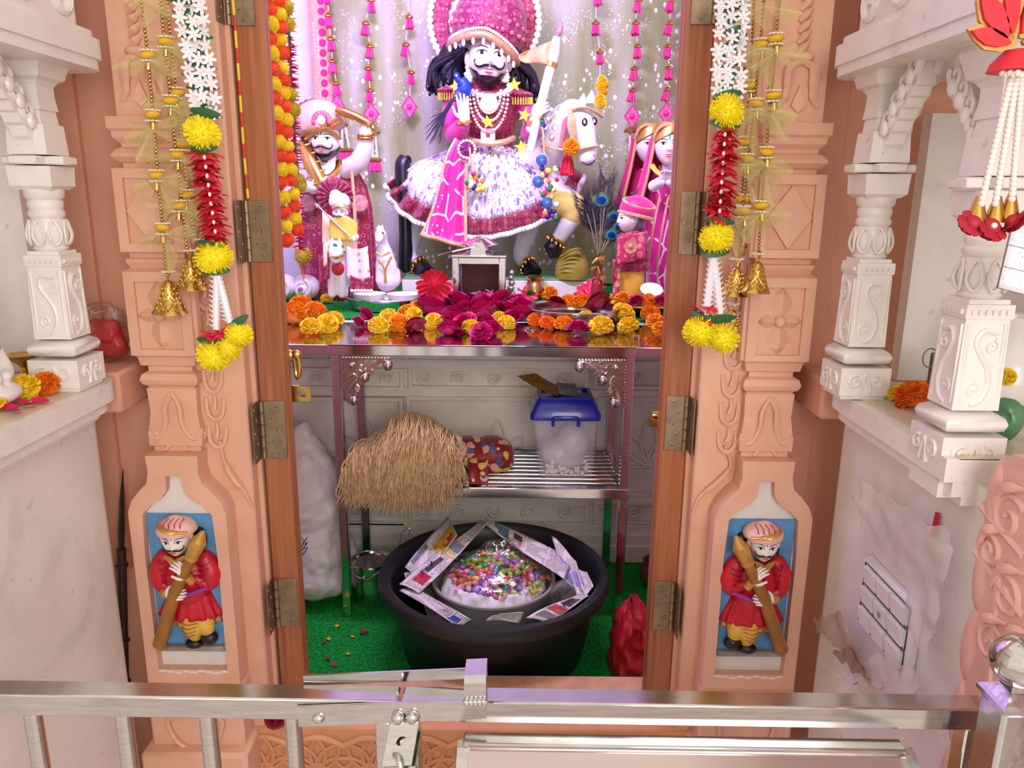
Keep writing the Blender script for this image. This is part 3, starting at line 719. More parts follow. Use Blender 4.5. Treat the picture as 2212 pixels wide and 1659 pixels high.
def head(root, c, h, yaw=0.0, tilt=0.0, roll=0.0, wide=1.0, must=True, beard=False, tilak=(206, 20, 50), ears=True, female=False, skinm=None, lipc=(206, 60, 96)):
    skinm = skinm or skin(); tp, bumps, fy = fac(h, wide)
    T = Matrix.Translation(Vector(c)) @ Matrix.Rotation(yaw, 4, 'Z') @ Matrix.Rotation(tilt, 4, 'X') @ Matrix.Rotation(roll, 4, 'Y') @ Matrix.Scale(h, 4)
    par = [root]
    def b(mb, name, mat): return mb.xf(T).build(name, mat, par[0])
    m = MB(); nu, nv = 40, 30; prof = []
    for i in range(nv+1):
        z = -cos(pi*i/nv); rr = sqrt(max(0, 1-z*z))
        for j in range(nu):
            a = 2*pi*j/nu; x = rr*cos(a)*.375*wide*tp(z*.5); y = rr*sin(a)*.44
            if y < 0: y -= bumps(x, z*.5)*min(1, -y/.15)
            m.v.append(Vector((x, y, z*.5)))
    for i in range(nv):
        for j in range(nu): m.f.append([i*nu+j, i*nu+(j+1) % nu, (i+1)*nu+(j+1) % nu, (i+1)*nu+j])
    par[0] = b(m, 'face', skinm)
    P = lambda x, z, o=.006: Vector((x, fy(x, z)-o, z))
    for s in (-1, 1):
        ex, ez = s*.155, .045
        q = MB(); q.sheet(lambda u, v: P(ex+(u-.5)*.19, ez+(v-.5)*.085*(1-(2*u-1)**2)**.6, .007), 10, 5); b(q, 'eye', M('eye_white', (240, 238, 240), .2, var=.02))
        q = MB(); q.sheet(lambda u, v: P(ex+.004*s+.036*u*cos(2*pi*v), ez+.036*u*sin(2*pi*v), .011), 3, 14); b(q, 'iris', black())
        q = MB(); q.tube([P(ex+(u/8-.5)*.20, ez+.045*(1-(u/4-1)**2)**.6-.002, .010) for u in range(9)], [.004, .008, .010, .011, .011, .011, .010, .008, .004], 5); b(q, 'eyelid_line', black())
        q = MB(); q.tube([P(s*(.05+.24*u/8), .125+.045*sin(pi*u/8*.8)-.03*(u/8)**2, .008) for u in range(9)], [.008, .012, .014, .014, .013, .012, .010, .007, .003], 6, flat=.6); b(q, 'eyebrow', black())
        if ears:
            q = MB(); q.sph((s*.385*wide, .03, -.02), (.05, .09, .13), 10, 8); b(q, 'ear', skinm)
        if must:
            q = MB(); pts = [P(s*.012, -.165, .012), P(s*.08, -.165, .02), P(s*.16, -.195, .022), P(s*.235, -.175, .022), P(s*.275, -.11, .022), P(s*.265, -.065, .02)]
            cp = catmull(pts, 4); n = len(cp); q.tube(cp, [.010+.028*sin(pi*min(1, .25+.8*i/n))*(1-i/n)**.35 for i in range(n)], 7, flat=.7); b(q, 'moustache', black())
    q = MB()
    q.tube([P((u/8-.5)*.20, -.228+.012*abs(sin(pi*u/4)), .006) for u in range(9)], [.003, .010, .015, .017, .013, .017, .015, .010, .003], 6, flat=.7)
    q.tube([P((u/8-.5)*.16, -.262-.012*sin(pi*u/8), .004) for u in range(9)], [.003, .010, .016, .020, .021, .020, .016, .010, .003], 6, flat=.7); b(q, 'lips', M('lip_%d_%d' % lipc[:2], lipc, .3))
    if beard:
        q = MB(); nb = 24
        def fn(u, v):
            a = (u-.5)*2*radians(104); side = abs(u-.5)*2; zt = -.29+.26*side**2.2; zt = zt if side > .35 else -.315
            z = -.515+(zt+.515)*v; zz = max(-.999, z/.5); rr = sqrt(1-zz*zz) if abs(zz) < 1 else .05; rr = max(rr, .30)
            x = rr*sin(a)*.375*wide*tp(z); y = -rr*cos(a)*.44; o = 1.07
            return Vector((x*o, (y-bumps(x, z))*o-.01, z*1.03))
        q.sheet(fn, nb, 8); b(q, 'beard', M('painted_beard', (34, 24, 38), .22, var=.3, vs=60, bump=.3, bs=90))
    if tilak:
        q = MB(); q.tube([P(0, .13, .006), P(0, .25, .006)], [.012, .018], 6, flat=.5); b(q, 'forehead_mark', M('tilak_%d' % tilak[0], tilak, .4))
    return T
def turban_mesh(mb, c, r, h, tw=6, T=None):
    prof = [(0.0, -.02), (.80, 0), (.98, .10), (1.04, .28), (1.0, .5), (.86, .72), (.60, .9), (.3, .98), (0, 1.0)]
    mb.lathe((0, 0, 0), [(a*r, b*h) for a, b in prof], 40, wob=lambda t, z: 1+.045*abs(sin(tw*.5*t+z/h*5)), m=None)
    return mb.xf((T if T else Matrix.Identity(4)) if c is None else Matrix.Translation(Vector(c)) @ (T or Matrix.Identity(4)))
def hand(mb, w, d, pn, s, curl=.25, thumb=1, spread=.12, n=8):
    """wrist w, direction d of the fingers, palm normal pn, hand length s; thumb = side (+1 / -1); curl per joint in radians"""
    d = Vector(d).normalized(); pn = Vector(pn); pn = (pn-d*pn.dot(d)).normalized(); e = d.cross(pn)*thumb; w = Vector(w)
    m = Matrix((tuple(e)+(0,), tuple(pn)+(0,), tuple(d)+(0,), (0, 0, 0, 1))).transposed(); m = m.to_3x3().to_4x4()
    mb.sph(w+d*s*.27, (s*.205, s*.085, s*.29), 12, 8, m); mb.sph(w+d*s*.40, (s*.21, s*.075, s*.13), 12, 8, m)
    for k, (o, L) in enumerate(((.145, .42), (.05, .47), (-.05, .44), (-.14, .35))):
        p = w+d*s*.46+e*s*o; a = 0.0; pts = [p-d*s*.06]; dd = (d+e*spread*(1.5-k)*.6).normalized()
        for j, f in enumerate((.46, .32, .24)):
            a += curl*(.6 if j == 0 else 1.0); pts.append(pts[-1]+(dd*cos(a)+pn*sin(a))*s*L*f*(1.12 if j == 0 else 1))
        mb.tube(catmull(pts, 3), [s*.052]*4+[s*.047]*3+[s*.042]*2+[s*.030], n)
    a = curl; p0 = w+d*s*.10+e*s*.14; t1 = (e*.75+d*.65+pn*.25).normalized(); t2 = (e*.25+d*.9+pn*(.25+curl*.8)).normalized()
    mb.tube(catmull([p0, p0+t1*s*.20, p0+t1*s*.20+t2*s*.17, p0+t1*s*.20+t2*s*.30], 3), [s*.07]*3+[s*.06]*3+[s*.05]*3+[s*.035], n)
    return mb
def limb(mb, pts, rs, n=14, k=5):
    cp = catmull(pts, k); m = len(cp); q = []
    for i in range(m):
        t = i/(m-1)*(len(rs)-1); a = int(min(t, len(rs)-2)); q.append(rs[a]+(rs[a+1]-rs[a])*(t-a))
    mb.tube(cp, q, n); mb.sph(pts[0], rs[0]*.98, n, 8); mb.sph(pts[-1], rs[-1]*.98, n, 8); return mb
# ================================================================== FOREGROUND RAIL AND GATE
def ryz(p): return Vector(p)
RZT = .60
RZ = math.atan2(G(2140, 1536, RZT).y-G(0, 1503, RZT).y, G(2140, 1536, RZT).x-G(0, 1503, RZT).x)
RO = G(862, 1514, RZT)                                            # front top edge at the joint of the two rails
RM = Matrix.Translation(RO) @ Matrix.Rotation(RZ, 4, 'Z')
def RP(x, dy=0.0, dz=0.0): return RM @ Vector((x, dy, dz))
def rx(px, py, Yd=None):                                           # distance along the rail of a pixel on the rail front plane
    d = ray(px, py); nrm = RM.to_3x3() @ Vector((0, 1, 0)); t = (RO-CAMP).dot(nrm)/d.dot(nrm); return ((CAMP+d*t)-RO).dot(RM.to_3x3() @ X), (CAMP+d*t)
def rbox(mb, x0, x1, y0, y1, z0, z1, bev=.002):
    n0 = len(mb.v); mb.box(((x0+x1)/2, (y0+y1)/2, (z0+z1)/2), (x1-x0, y1-y0, z1-z0), bev); return mb.xf(RM, n0)
st = steel()
rail = thing('railing', 'stainless steel railing with round upright bars across the lower left', 'railing', RP(-.35, .014, -1.06))
rbox(MB(), -1.1, -.002, 0, .028, -.028, 0, .002).build('top_rail', st, rail)
for px in (-130, 53, 252, 437, 624):
    a = rx(px, 1552)[0]; MB().cyl(RP(a, .014, -.027), RP(a, .014, -1.0), .0098, n=16).build('baluster', st, rail)
rbox(MB(), -1.1, -.002, 0, .028, -1.02, -.99, .003).build('bottom_rail', st, rail)
a0, a1 = rx(812, 1600)[0], rx(905, 1600)[0]
rbox(MB(), a0, (a0+a1)/2-.001, -.002, .028, -1.0, -.027, .002).build('end_post', st, rail)
gate = thing('gate', 'stainless steel gate section with square tube frame behind the sloping steel box', 'gate', RP(.3, .014, -1.06))
g1 = rx(2140, 1560)[0]
rbox(MB(), .002, g1, 0, .028, -.028, 0, .002).build('top_rail', st, gate)
rbox(MB(), (a0+a1)/2+.001, a1, -.002, .028, -1.0, -.027, .002).build('stile', st, gate)
rbox(MB(), g1-.024, g1, .002, .026, -1.0, -.027, .002).build('stile', st, gate)
rbox(MB(), .002, g1, 0, .028, -1.02, -.99, .003).build('bottom_rail', st, gate)
# flip-over latch bar
lat = thing('gate_latch', 'flat steel latch bar with a hooked end lying over the rail joint', 'latch', RP(0, -.006, -.03))
l0, l1 = rx(645, 1520), rx(1050, 1505)
pA, pB = rx(645, 1544)[1], rx(1050, 1527)[1]; off = RM.to_3x3() @ Vector((0, -.004, 0)); dv = (pB-pA).normalized(); nz = dv.cross(off.normalized()); nz = nz if nz.z > 0 else -nz
MB().prism([(0, -.013), ((pB-pA).length, -.012), ((pB-pA).length, .012), (0, .013)], pA+off*.2, dv, nz, off*.8).build('latch_bar', st, lat)
bk = RM.to_3x3() @ Vector((0, .034, 0))
pC = rx(1003, 1500)[1]+Z*.008; MB().prism([(0, -.010), (.19, -.010), (.19, .003), (0, .003)], pC+bk+(-dv*.19), dv, nz, off*.7).build('back_bar', st, lat)
k0 = rx(1003, 1500)[1]; k1 = rx(1050, 1500)[1]; wk = (k1-k0).length
MB().prism([(-.004, -.006), (-.004, .014), (.003, .020), (.034, .020), (.039, .014), (.039, -.006), (.036, -.006), (.036, .012), (.031, .017), (.005, .017), (-.001, .012), (-.001, -.006)], k0+Z*.002, RM.to_3x3() @ Y3, Z, dv*wk).build('hook', st, lat, smooth=False)
q = MB()
for k in range(5): q.sph(k0+dv*(wk*(.1+.2*k))+off*1.4-Z*.006, (.0045, .004, .0042), 8, 6)
q.build('weld_bead', st, lat)
c = rx(690, 1546)[1]+off*1.2; MB().sph(c, (.007, .005, .006), 12, 8).build('pivot_bolt', st, lat)
q = MB(); c = rx(877, 1543)[1]+off*1.6
for s in (-1, 1): q.sph(c+dv*s*.008, (.008, .007, .0085), 10, 8)
q.build('weld_bead', st, lat)
# hasp plates with padlock hanging from the latch
pad = thing('padlock', 'small chrome padlock hanging from the hasp plates below the latch', 'padlock', rx(880, 1640)[1]+off*4)
hp = rx(877, 1553)[1]+off*2; hd = Vector((-.12, -.62, -.70)).normalized(); sx = dv
rg = [(.014*cos(2*pi*i/16), .030+.010*sin(2*pi*i/16)) for i in range(16)]; rg = [(.0062*cos(2*pi*i/16-3*pi/4), .018+.0048*sin(2*pi*i/16-3*pi/4)) for i in range(16)]
sqo = []
for i in range(16):
    a = 2*pi*i/16-3*pi/4; cx_, cy_ = cos(a), sin(a); k = 1/max(abs(cx_), abs(cy_)); sqo.append((.016*cx_*k, .021+.022*cy_*k))
MB().ringprism(sqo, rg, hp, sx, hd, hd.cross(sx).normalized()*.003).build('hasp_plate', st, lat, smooth=False)
MB().ringprism(sqo, rg, hp+Vector((.002, .006, -.016)), sx, hd, hd.cross(sx).normalized()*.003).build('hasp_plate', st, lat, smooth=False)
sc_ = hp+hd*.032; MB().tube(catmull([sc_+Vector((-.014, .012, -.055)), sc_+Vector((-.010, .006, -.01)), sc_+Vector((0, -.006, .002)), sc_+Vector((.004, -.014, -.015)), sc_+Vector((.004, -.014, -.055))], 5), .0038, 10).build('shackle', st, pad)
MB().box(sc_+Vector((-.004, 0, -.078)), (.046, .024, .046), .006).build('body', st, pad)
# steel box with sloping lid in front of the gate
bx0, bx1 = rx(1016, 1565)[0]*.965, rx(1988, 1590)[0]*.95
don = thing('steel_box', 'polished steel collection box with a sloping lid fixed in front of the gate', 'box', RP((bx0+bx1)/2, -.12, -.60))
sec = [(-.008, -.040), (-.018, -.042), (-.165, -.120), (-.165, -.55), (-.006, -.55)]
MB().prism(sec, RP(bx0, 0, 0), RM.to_3x3() @ Y3, Z, (RM.to_3x3() @ X)*(bx1-bx0)).build('box_body', M('box_steel', (214, 196, 194), .16, 1.0, .05, 4, bump=.03, bs=6), don, smooth=False)
rbox(MB(), bx0-.004, bx1+.004, -.024, -.004, -.042, -.035, .002).build('lid_edge', st, don)
MB().prism([(0, 0), (-.010, -.002), (-.15, -.077), (-.15, -.083), (0, -.005)], RP(bx1, -.016, -.037), RM.to_3x3() @ Y3, Z, (RM.to_3x3() @ X)*.012).build('lid_side_flange', st, don, smooth=False)
MB().prism([(0, 0), (-.010, -.002), (-.15, -.077), (-.15, -.083), (0, -.005)], RP(bx0-.010, -.016, -.037), RM.to_3x3() @ Y3, Z, (RM.to_3x3() @ X)*.012).build('lid_side_flange', st, don, smooth=False)
# newel post with ball
nb = W(2203, 1428, .70); np_ = thing('newel_post', 'square steel post topped with a polished ball at the right edge', 'post', (nb.x, nb.y, -.48))
MB().sph(nb, .028, 28, 18).build('ball_finial', st, np_)
q = MB(); sqlathe(q, nb.x, nb.y, [(nb.z-.047, .024), (nb.z-.042, .024), (nb.z-.039, .021), (nb.z-.036, .017), (nb.z-.031, .010), (nb.z-.023, .009)]); q.build('cap', M('hammered_steel', (190, 186, 186), .26, 1.0, .1, 20, bump=.6, bs=26), np_, smooth=False)
MB().box((nb.x, nb.y, (nb.z-.047-.5)/2), (.042, .042, nb.z-.047+.5), .004).build('post', M('hammered_steel', (190, 186, 186), .22, 1.0, .1, 20, bump=.6, bs=26), np_)
# ================================================================== DOOR HARDWARE
def hinge(side, x0, y0, x1, y1, label):
    s = -1 if side == 'l' else 1; Yh = 1.4485
    a, b = W(x0, y1, Yh), W(x1, y0, Yh); xm = (a.x+b.x)/2; zb, zt = W((x0+x1)/2, y1, Yh).z, W((x0+x1)/2, y0, Yh).z
    w = (W(x1, (y0+y1)/2, Yh)-W(x0, (y0+y1)/2, Yh)).x; xm = W((x0+x1)/2, (y0+y1)/2, Yh).x; m = bronze(); xk = xm+s*(w/2+.004)
    h = bpy.data.objects.new('hinge', None); COL.objects.link(h); h.empty_display_size = .02; put(h, (xk, Yh, zb), DOORS[0 if side == 'l' else 1]); h['label'] = label
    MB().box((xm, Yh, (zb+zt)/2), (w, .003, zt-zb), .0006).build('leaf', m, h)
    q = MB(); L = (zt-zb)/5
    for k in range(5): MB().cyl((xk, Yh-.002, zb+L*k+.0006), (xk, Yh-.002, zb+L*(k+1)-.0006), .0052, n=12).build('knuckle', m, h)
    MB().box((xk+s*.007, Yh-.022, (zb+zt)/2), (.0025, .036, zt-zb), .0006).build('leaf', m, h)
    for k in range(5):
        p = Vector((xm+(.006 if k % 2 else -.003)*s, Yh-.0015, zt-(zt-zb)*(k+.5)/5))
        MB().lathe(p, [(0, -.0012), (.0042, -.001), (.0036, .0006), (0, .001)], 12, m=Matrix.Rotation(pi/2, 4, 'X')).build('screw', M('screw_metal', (162, 142, 116), .4, .9), h)
        MB().box(p+Vector((0, -.0012, 0)), (.0062, .0008, .0011), m=Matrix.Rotation(k*.9, 4, 'Y')).build('screw_slot', black(), h)
        MB().lathe(Vector((xk+s*.0055, Yh-.026+(.008 if k % 2 else -.004), p.z)), [(0, -.0012), (.0036, -.001), (.003, .0006), (0, .001)], 10, m=Matrix.Rotation(pi/2, 4, 'Y')).build('screw', M('screw_metal'), h)
for a in ((497, -60, 548, 56, 'topmost hinge on the left door post'), (541, 433, 585, 566, 'left door post hinge level with the red garland petals'), (573, 866, 618, 990, 'left door post hinge below the brass ring latch'), (603, 1250, 644, 1352, 'lowest hinge on the left door post, above the sill')):
    hinge('l', *a[:4], 'worn bronze '+a[4])
for a in ((1494, -60, 1540, 53, 'topmost hinge on the right door post'), (1468, 413, 1500, 550, 'right door post hinge level with the lower yellow pompom'), (1437, 855, 1476, 972, 'right door post hinge beside the brass bolt'), (1412, 1256, 1447, 1360, 'lowest hinge on the right door post, beside the red bag')):
    hinge('r', *a[:4], 'worn bronze '+a[4])
br = brass(); Yl = 1.49
o = thing('ring_latch', 'brass ring latch hanging inside the left door post', 'latch', W(640, 790, Yl)); 
MB().sph(W(624, 768, Yl), (.012, .007, .013), 12, 8).build('boss', br, o); MB().cyl(W(622, 768, Yl), W(642, 766, Yl), .0045, n=10).build('pin', br, o)
MB().sph(W(640, 766, Yl), (.011, .006, .010), 12, 8).build('eye', br, o)
MB().tube(catmull([W(640, 762, Yl), W(648, 785, Yl-.004), W(646, 812, Yl-.004), W(642, 816, Yl), W(639, 800, Yl+.004), W(636, 772, Yl)], 5, True), .0042, 8, True).build('ring', br, o)
o = thing('hasp', 'pale brass hasp with a round hole on the left door post', 'hasp', W(640, 850, Yl))
e0 = W(653, 852, Yl); rg = [(.0075*cos(2*pi*i/16), .0075*sin(2*pi*i/16)) for i in range(16)]; og = [((.017 if cos(2*pi*i/16) > 0 else .014)*(max(-1, min(1, 1.3*cos(2*pi*i/16)))), .0145*max(-1, min(1, 1.3*sin(2*pi*i/16)))) for i in range(16)]
MB().ringprism(og, rg, e0, X, Z, (0, .005, 0)).build('eye_plate', br, o); MB().box(W(630, 850, Yl+.004), (.034, .004, .034), .001).build('back_plate', br, o)
o = thing('door_bolt', 'brass door bolt knob inside the right door post', 'bolt', W(1420, 908, Yl))
MB().cyl(W(1426, 896, Yl), W(1408, 896, Yl), .0075, n=12).build('barrel', br, o); MB().cyl(W(1420, 912, Yl-.006), W(1404, 912, Yl-.010), .008, .0095, 14).build('knob', br, o); MB().box(W(1428, 905, Yl), (.010, .006, .05), .001).build('plate', br, o)
@special
def kalava(t):
    s = t.sep(t.co()); f = t.math('FRACT', t.math('MULTIPLY', s[2], 19.0)); t.base(t.ramp(f, [(0, (206, 44, 30)), (.45, (206, 44, 30)), (.5, (236, 196, 30)), (.95, (236, 200, 40))])); return t.set(.4)
tag(MB().tube([W(498, -60, 1.425)+Z*.4, W(498, -60, 1.425), W(508, 60, 1.43), W(517, 180, 1.428), W(527, 330, 1.43), W(536, 428, 1.43)], .0025, 6).build('sacred_thread', kalava()), 'red and yellow twisted thread hanging along the left door post', 'thread')
# ================================================================== PAINTED GUARD RELIEFS IN THE NICHES
def guard(cx, mir, label):
    Sg = .00086
    def L(x, y, dep=0.0): return Vector((cx+(x-(397+(y-1250)*.104))*Sg*mir, 1.378-dep, zp(y)+dep*.46))
    r = thing('guard_relief', label, 'relief', L(400, 1412))
    k = Sg
    MB().prism([(-.066, 0), (.066, 0), (.066, zp(1116)-zp(1408)), (-.066, zp(1116)-zp(1408))], (cx, 1.378, zp(1408)), X, Z, (0, -.004, 0)).build('blue_panel', M('panel_blue', (92, 148, 200), .5, var=.18, vs=20), r)
    MB().box((cx, 1.371, zp(1404)), (.134, .016, .012), .003).build('ground_ledge', M('ledge_grey', (146, 134, 126), .7, var=.3, vs=30), r)
    red, yel, gl = M('guard_red', (196, 24, 44), .35, var=.15, vs=25), M('guard_yellow', (222, 176, 72), .4, var=.15, vs=40), gilt()
    q = MB(); q.sph(L(388, 1168, .006), (.034, .020, .026), 14, 10); q.sph(L(357, 1180, .006), (.012, .012, .022), 10, 8); q.sph(L(430, 1172, .006), (.013, .012, .026), 10, 8); q.build('hair', hairm(), r)
    head(r, L(388, 1169, .028), .070, yaw=.10*mir, tilt=.08, wide=1.02, skinm=M('guard_face', (238, 228, 224), .3, var=.04), lipc=(200, 30, 40))
    q = MB(); turban_mesh(q, L(389, 1159, .026), .035, .030, 7); q.sph(L(386, 1132, .030), (.017, .013, .010), 12, 8); q.build('turban', M('guard_turban', (232, 188, 176), .45, var=.06), r)
    for j in range(5): MB().tube(catmull([L(362+j*12, 1150, .056), L(366+j*12, 1139, .060), L(372+j*11, 1129, .050)], 4), .0012, 5).build('turban_stripe', M('guard_stripe', (190, 70, 84), .5), r)
    MB().tube(catmull([L(358, 1140, .044), L(370, 1150, .060), L(394, 1158, .066), L(424, 1159, .052)], 5), [.004]*4+[.006]*8+[.004]*4, 8, flat=.6).build('turban_band', gl, r)
    for x, y in ((366, 1191), (416, 1193)): MB().tube([L(x, y, .022)+Vector((.0055*cos(2*pi*i/12), 0, .0065*sin(2*pi*i/12))) for i in range(12)], .0026, 6, True).build('earring', gl, r)
    # coat with puffed sleeves and pleated skirt
    q = MB(); ctr = L(397, 1250, 0)
    limb(q, [L(398, 1244, .010), L(400, 1262, .012), L(402, 1288, .012)], [.039, .040, .036], 18); q.xf(Matrix.Translation(L(400, 1250)) @ Matrix.Diagonal((1.15, .72, 1, 1)) @ Matrix.Translation(-L(400, 1250))); q.build('coat', red, r, fuse=.003)
    q = MB(); limb(q, [L(352, 1213, .010), L(343, 1240, .014), L(350, 1268, .018), L(374, 1284, .026)], [.019, .020, .017, .010], 12); q.build('sleeve', red, r)
    q = MB(); limb(q, [L(444, 1216, .010), L(460, 1245, .014), L(454, 1268, .018), L(430, 1256, .026)], [.019, .020, .015, .010], 12); q.build('sleeve', red, r)
    for j in range(4):
        MB().tube(catmull([L(346+j*3, 1216+j*14, .028), L(352+j*3, 1228+j*13, .034), L(366, 1222+j*15, .030)], 3), .0009, 5).build('coat_fold', M('fold_dark', (110, 12, 26), .5), r)
        MB().tube(catmull([L(436, 1228+j*12, .028), L(450, 1230+j*11, .036), L(462, 1222+j*12, .030)], 3), .0009, 5).build('coat_fold', M('fold_dark'), r)
    def sk(y0, y1, w0, w1, d0, d1, n=18):
        q = MB()
        def fn(u, v):
            a = pi*(1.02-u*1.04); w = w0+(w1-w0)*v; d = d0+(d1-d0)*v; c = L(404+v*4, y0+(y1-y0)*v); ruf = 1+.06*cos(u*n*pi)*v
            return c+Vector((cos(a)*w*ruf*mir, -sin(a)*d*ruf+.004, 0))
        return q.sheet(fn, n*3, 5)
    sk(1282, 1334, .042, .064, .030, .036).build('coat_skirt', red, r, solid=.002); sk(1328, 1347, .058, .061, .032, .033).build('skirt_hem', gl, r, solid=.003)
    MB().tube(catmull([L(374, 1290, .034), L(410, 1292, .042), L(435, 1284, .040), L(456, 1276, .028)], 5), .008, 8, flat=.45).build('sash', M('guard_sash', (170, 70, 176), .45, var=.1), r)
    for y in (1228, 1250): MB().sph(L(388, y, .040), (.004, .002, .004), 8, 6).build('button', red, r)
    MB().prism([(-.020, .006), (-.006, .000), (0, -.005), (.006, 0), (.020, .006), (.016, -.008), (.005, -.017), (0, -.008), (-.008, -.015), (-.014, -.006)], L(391, 1211, .040), X*mir, Z, (0, -.004, 0)).build('collar', gl, r, smooth=False)
    q = MB(); limb(q, [L(412, 1342, .012), L(418, 1364, .016), L(424, 1386, .014)], [.022, .019, .010], 12); limb(q, [L(440, 1342, .010), L(448, 1360, .014), L(452, 1378, .012)], [.020, .017, .010], 12); q.build('trousers', yel, r, fuse=.0025)
    for j in range(4): MB().tube(catmull([L(394+j*3, 1350+j*9, .030), L(415, 1356+j*9, .036), L(436-j*2, 1352+j*8, .030)], 3), .0010, 5).build('trouser_fold', M('fold_gold', (170, 96, 40), .5), r)
    for x, y, rx_, rz in ((421, 1396, .018, .011), (456, 1384, .017, .014)): MB().sph(L(x, y, .016), (rx_, .014, rz), 14, 10).build('shoe', black(), r)
    MB().tube([L(435, 1206, .050), L(400, 1280, .056), L(346, 1398, .026)], [.0095, .012, .0135], 12).build('club', M('club_wood', (156, 104, 40), .4, var=.2, vs=30), r)
    MB().tube([L(433, 1209, .050), L(436, 1202, .050), L(446, 1178, .046), L(454, 1154, .040)], [.012, .013, .016, .003], 12).build('club_tip', gl, r)
    MB().tube([L(431, 1213, .050), L(434, 1206, .050)], [.013, .013], 12).build('club_ring', gl, r)
    up = L(435, 1206)-L(346, 1400)
    q = MB(); hand(q, L(428, 1252, .052), L(408, 1228)-L(428, 1252)+Vector((0, -.006, 0)), (-.9*mir, .5, .1), .050, .5, mir); q.build('hand', M('guard_face'), r)
    q = MB(); hand(q, L(374, 1287, .052), L(412, 1286)-L(374, 1287)+Vector((0, -.010, 0)), (0, .9, -.2), .050, .5, mir); q.build('hand', M('guard_face'), r)
    for a, b in (((433, 1262), (424, 1250)), ((369, 1286), (377, 1287))): MB().tube([L(*a, .048), L(*b, .054)], .0085, 12).build('cuff', gl, r)
    return r
guard(-.636, 1, 'painted relief of a moustached guard with a club, in the left pilaster niche')
guard(.482, -1, 'painted relief of a moustached guard with a club, in the right pilaster niche')
# ================================================================== HANGING DECORATIONS ON THE PILASTERS
WF = MB()
for k in range(6):
    a = 2*pi*k/6; d = Vector((cos(a), 0, sin(a))); petal(WF, Vector((0, 0, 0)), d, (0, -1, 0), 1.0, .46, .12)
WF.sph((0, -.06, 0), (.16, .12, .16), 6, 5); WFM = WF.mesh('white_blossom', M('white_blossom', (236, 234, 238), .45, var=.03), True, 60)
LF = MB().sheet(lambda u, v: (u-.5, -.10*sin(pi*u)+.06*abs(v-.5), (v-.5)*.34*sin(pi*(.06+.88*u))**.8), 8, 4).mesh('leaf', green_leaf(), True, 60)
random.seed(21); RPm = MB()
for k in range(13):
    a = 2*pi*k/13+random.uniform(-.15, .15); d = Vector((cos(a), sin(a)*.8, random.uniform(-.35, .15))); petal(RPm, d*.12, d, (0, 0, 1), 1.0*random.uniform(.8, 1.05), .42, -.25, .08)
REDM = RPm.mesh('red_petal_ring', red_petal(), True, 60)
def garland(nm, label, Yg, white, pom1, red, pom2, tubes, buds, leaves, poms):
    m0 = W(white[0][0], white[0][1], Yg); r = thing('flower_garland', label, 'garland', m0, 'artificial flower garlands beside the door')
    P = lambda x, y, d=0: W(x, y, Yg-d); s = S(Yg)
    MB().tube([P(*white[0], -.004)+Z*.55, P(*white[0], -.004), P(*white[1], -.004), P(*pom1, -.004), P(*red[1], -.004), P(*pom2, -.004), P(*tubes[0][0], -.004)], .0012, 5).build('cord', M('green_cord', (50, 96, 60), .6), r)
    (xa, ya), (xb, yb) = white; n = 11; w = 24
    for i in range(n):
        t = i/(n-1); x = xa+(xb-xa)*t; y = ya+(yb-ya)*t
        for j in range(3):
            inst('blossom', WFM, P(x+(j-1)*w*.95+random.uniform(-4, 4), y+random.uniform(-7, 7)+(j-1)*4, random.uniform(.004, .014)), (random.uniform(-.4, .4), random.uniform(0, 2), random.uniform(-.4, .4)), s*14.5, r)
        inst('leaf', LF, P(x+random.uniform(-6, 6), y+12+random.uniform(-4, 4), .003), (.3*random.uniform(-1, 1), random.uniform(.0, .6)*nm, 0), (s*66, s*36, s*42), r)
    for x, y, rx_, rz in pom1_list(pom1, pom2, poms): inst('pompom', P_Y, P(x, y, .010), (random.random()*3, random.random(), random.random()), (s*rx_, s*rx_*.9, s*rz), r)
    (xa, ya), (xb, yb) = red; n = 15
    for i in range(n):
        t = i/(n-1); inst('red_petals', REDM, P(xa+(xb-xa)*t, ya+(yb-ya)*t, .004), (random.uniform(-.25, .25), random.uniform(-.2, .2), random.random()*6), s*random.uniform(29, 34), r)
    for i in range(9):
        t = (i+.5)/9; MB().sph(P(xa+(xb-xa)*t, ya+(yb-ya)*t, .026), (s*3.4, s*3, s*5), 8, 6).build('white_bead', pearlm(), r)
    for (a, b) in tubes:
        q = MB(); A, B = P(*a, .006), P(*b, .010); d = (B-A); q.tube([A, A+d*.5, B], [s*6, s*8, s*7], 8); e0, e1, dn = frame_of(d)
        for k in range(34):
            t = k/34; an = k*2.1; c = A+d*t; o = e0*cos(an)+e1*sin(an); q.tube([c+o*s*6, c+o*s*15-dn*s*5], [s*2.6, s*.4], 4, caps=False)
        q.build('white_spiky_stem', M('white_plastic', (238, 232, 240), .35, var=.03), r)
    for x, y in buds: inst('red_bud', REDM, P(x, y, .012), (.3, random.uniform(-.6, .6), random.random()), s*20, r)
    for x, y, L_, a in leaves: inst('leaf', LF, P(x, y, .012), (random.uniform(-.5, .5), a, 0), (s*L_, s*L_*.6, s*L_*1.0), r)
def pom1_list(p1, p2, ps): return [(p1[0], p1[1], 36, 34), (p2[0], p2[1], 40, 31)]+list(ps)
garland(1, 'artificial garland of white blossoms, red petals and yellow pompoms left of the door', 1.31, ((402, -40), (443, 236)), (437, 287), ((440, 330), (466, 510)), (462, 556), (((467, 592), (467, 712)), ((470, 592), (497, 697))),
        ((456, 722), (492, 706), (474, 718)), ((443, 243, 60, .15), (440, 320, 56, -.1), (458, 531, 60, .3), (463, 584, 66, 0), (455, 735, 60, .1), (490, 733, 50, -.1), (512, 698, 60, -.6)), ((462, 768, 38, 31), (495, 752, 28, 28), (516, 722, 30, 29)))
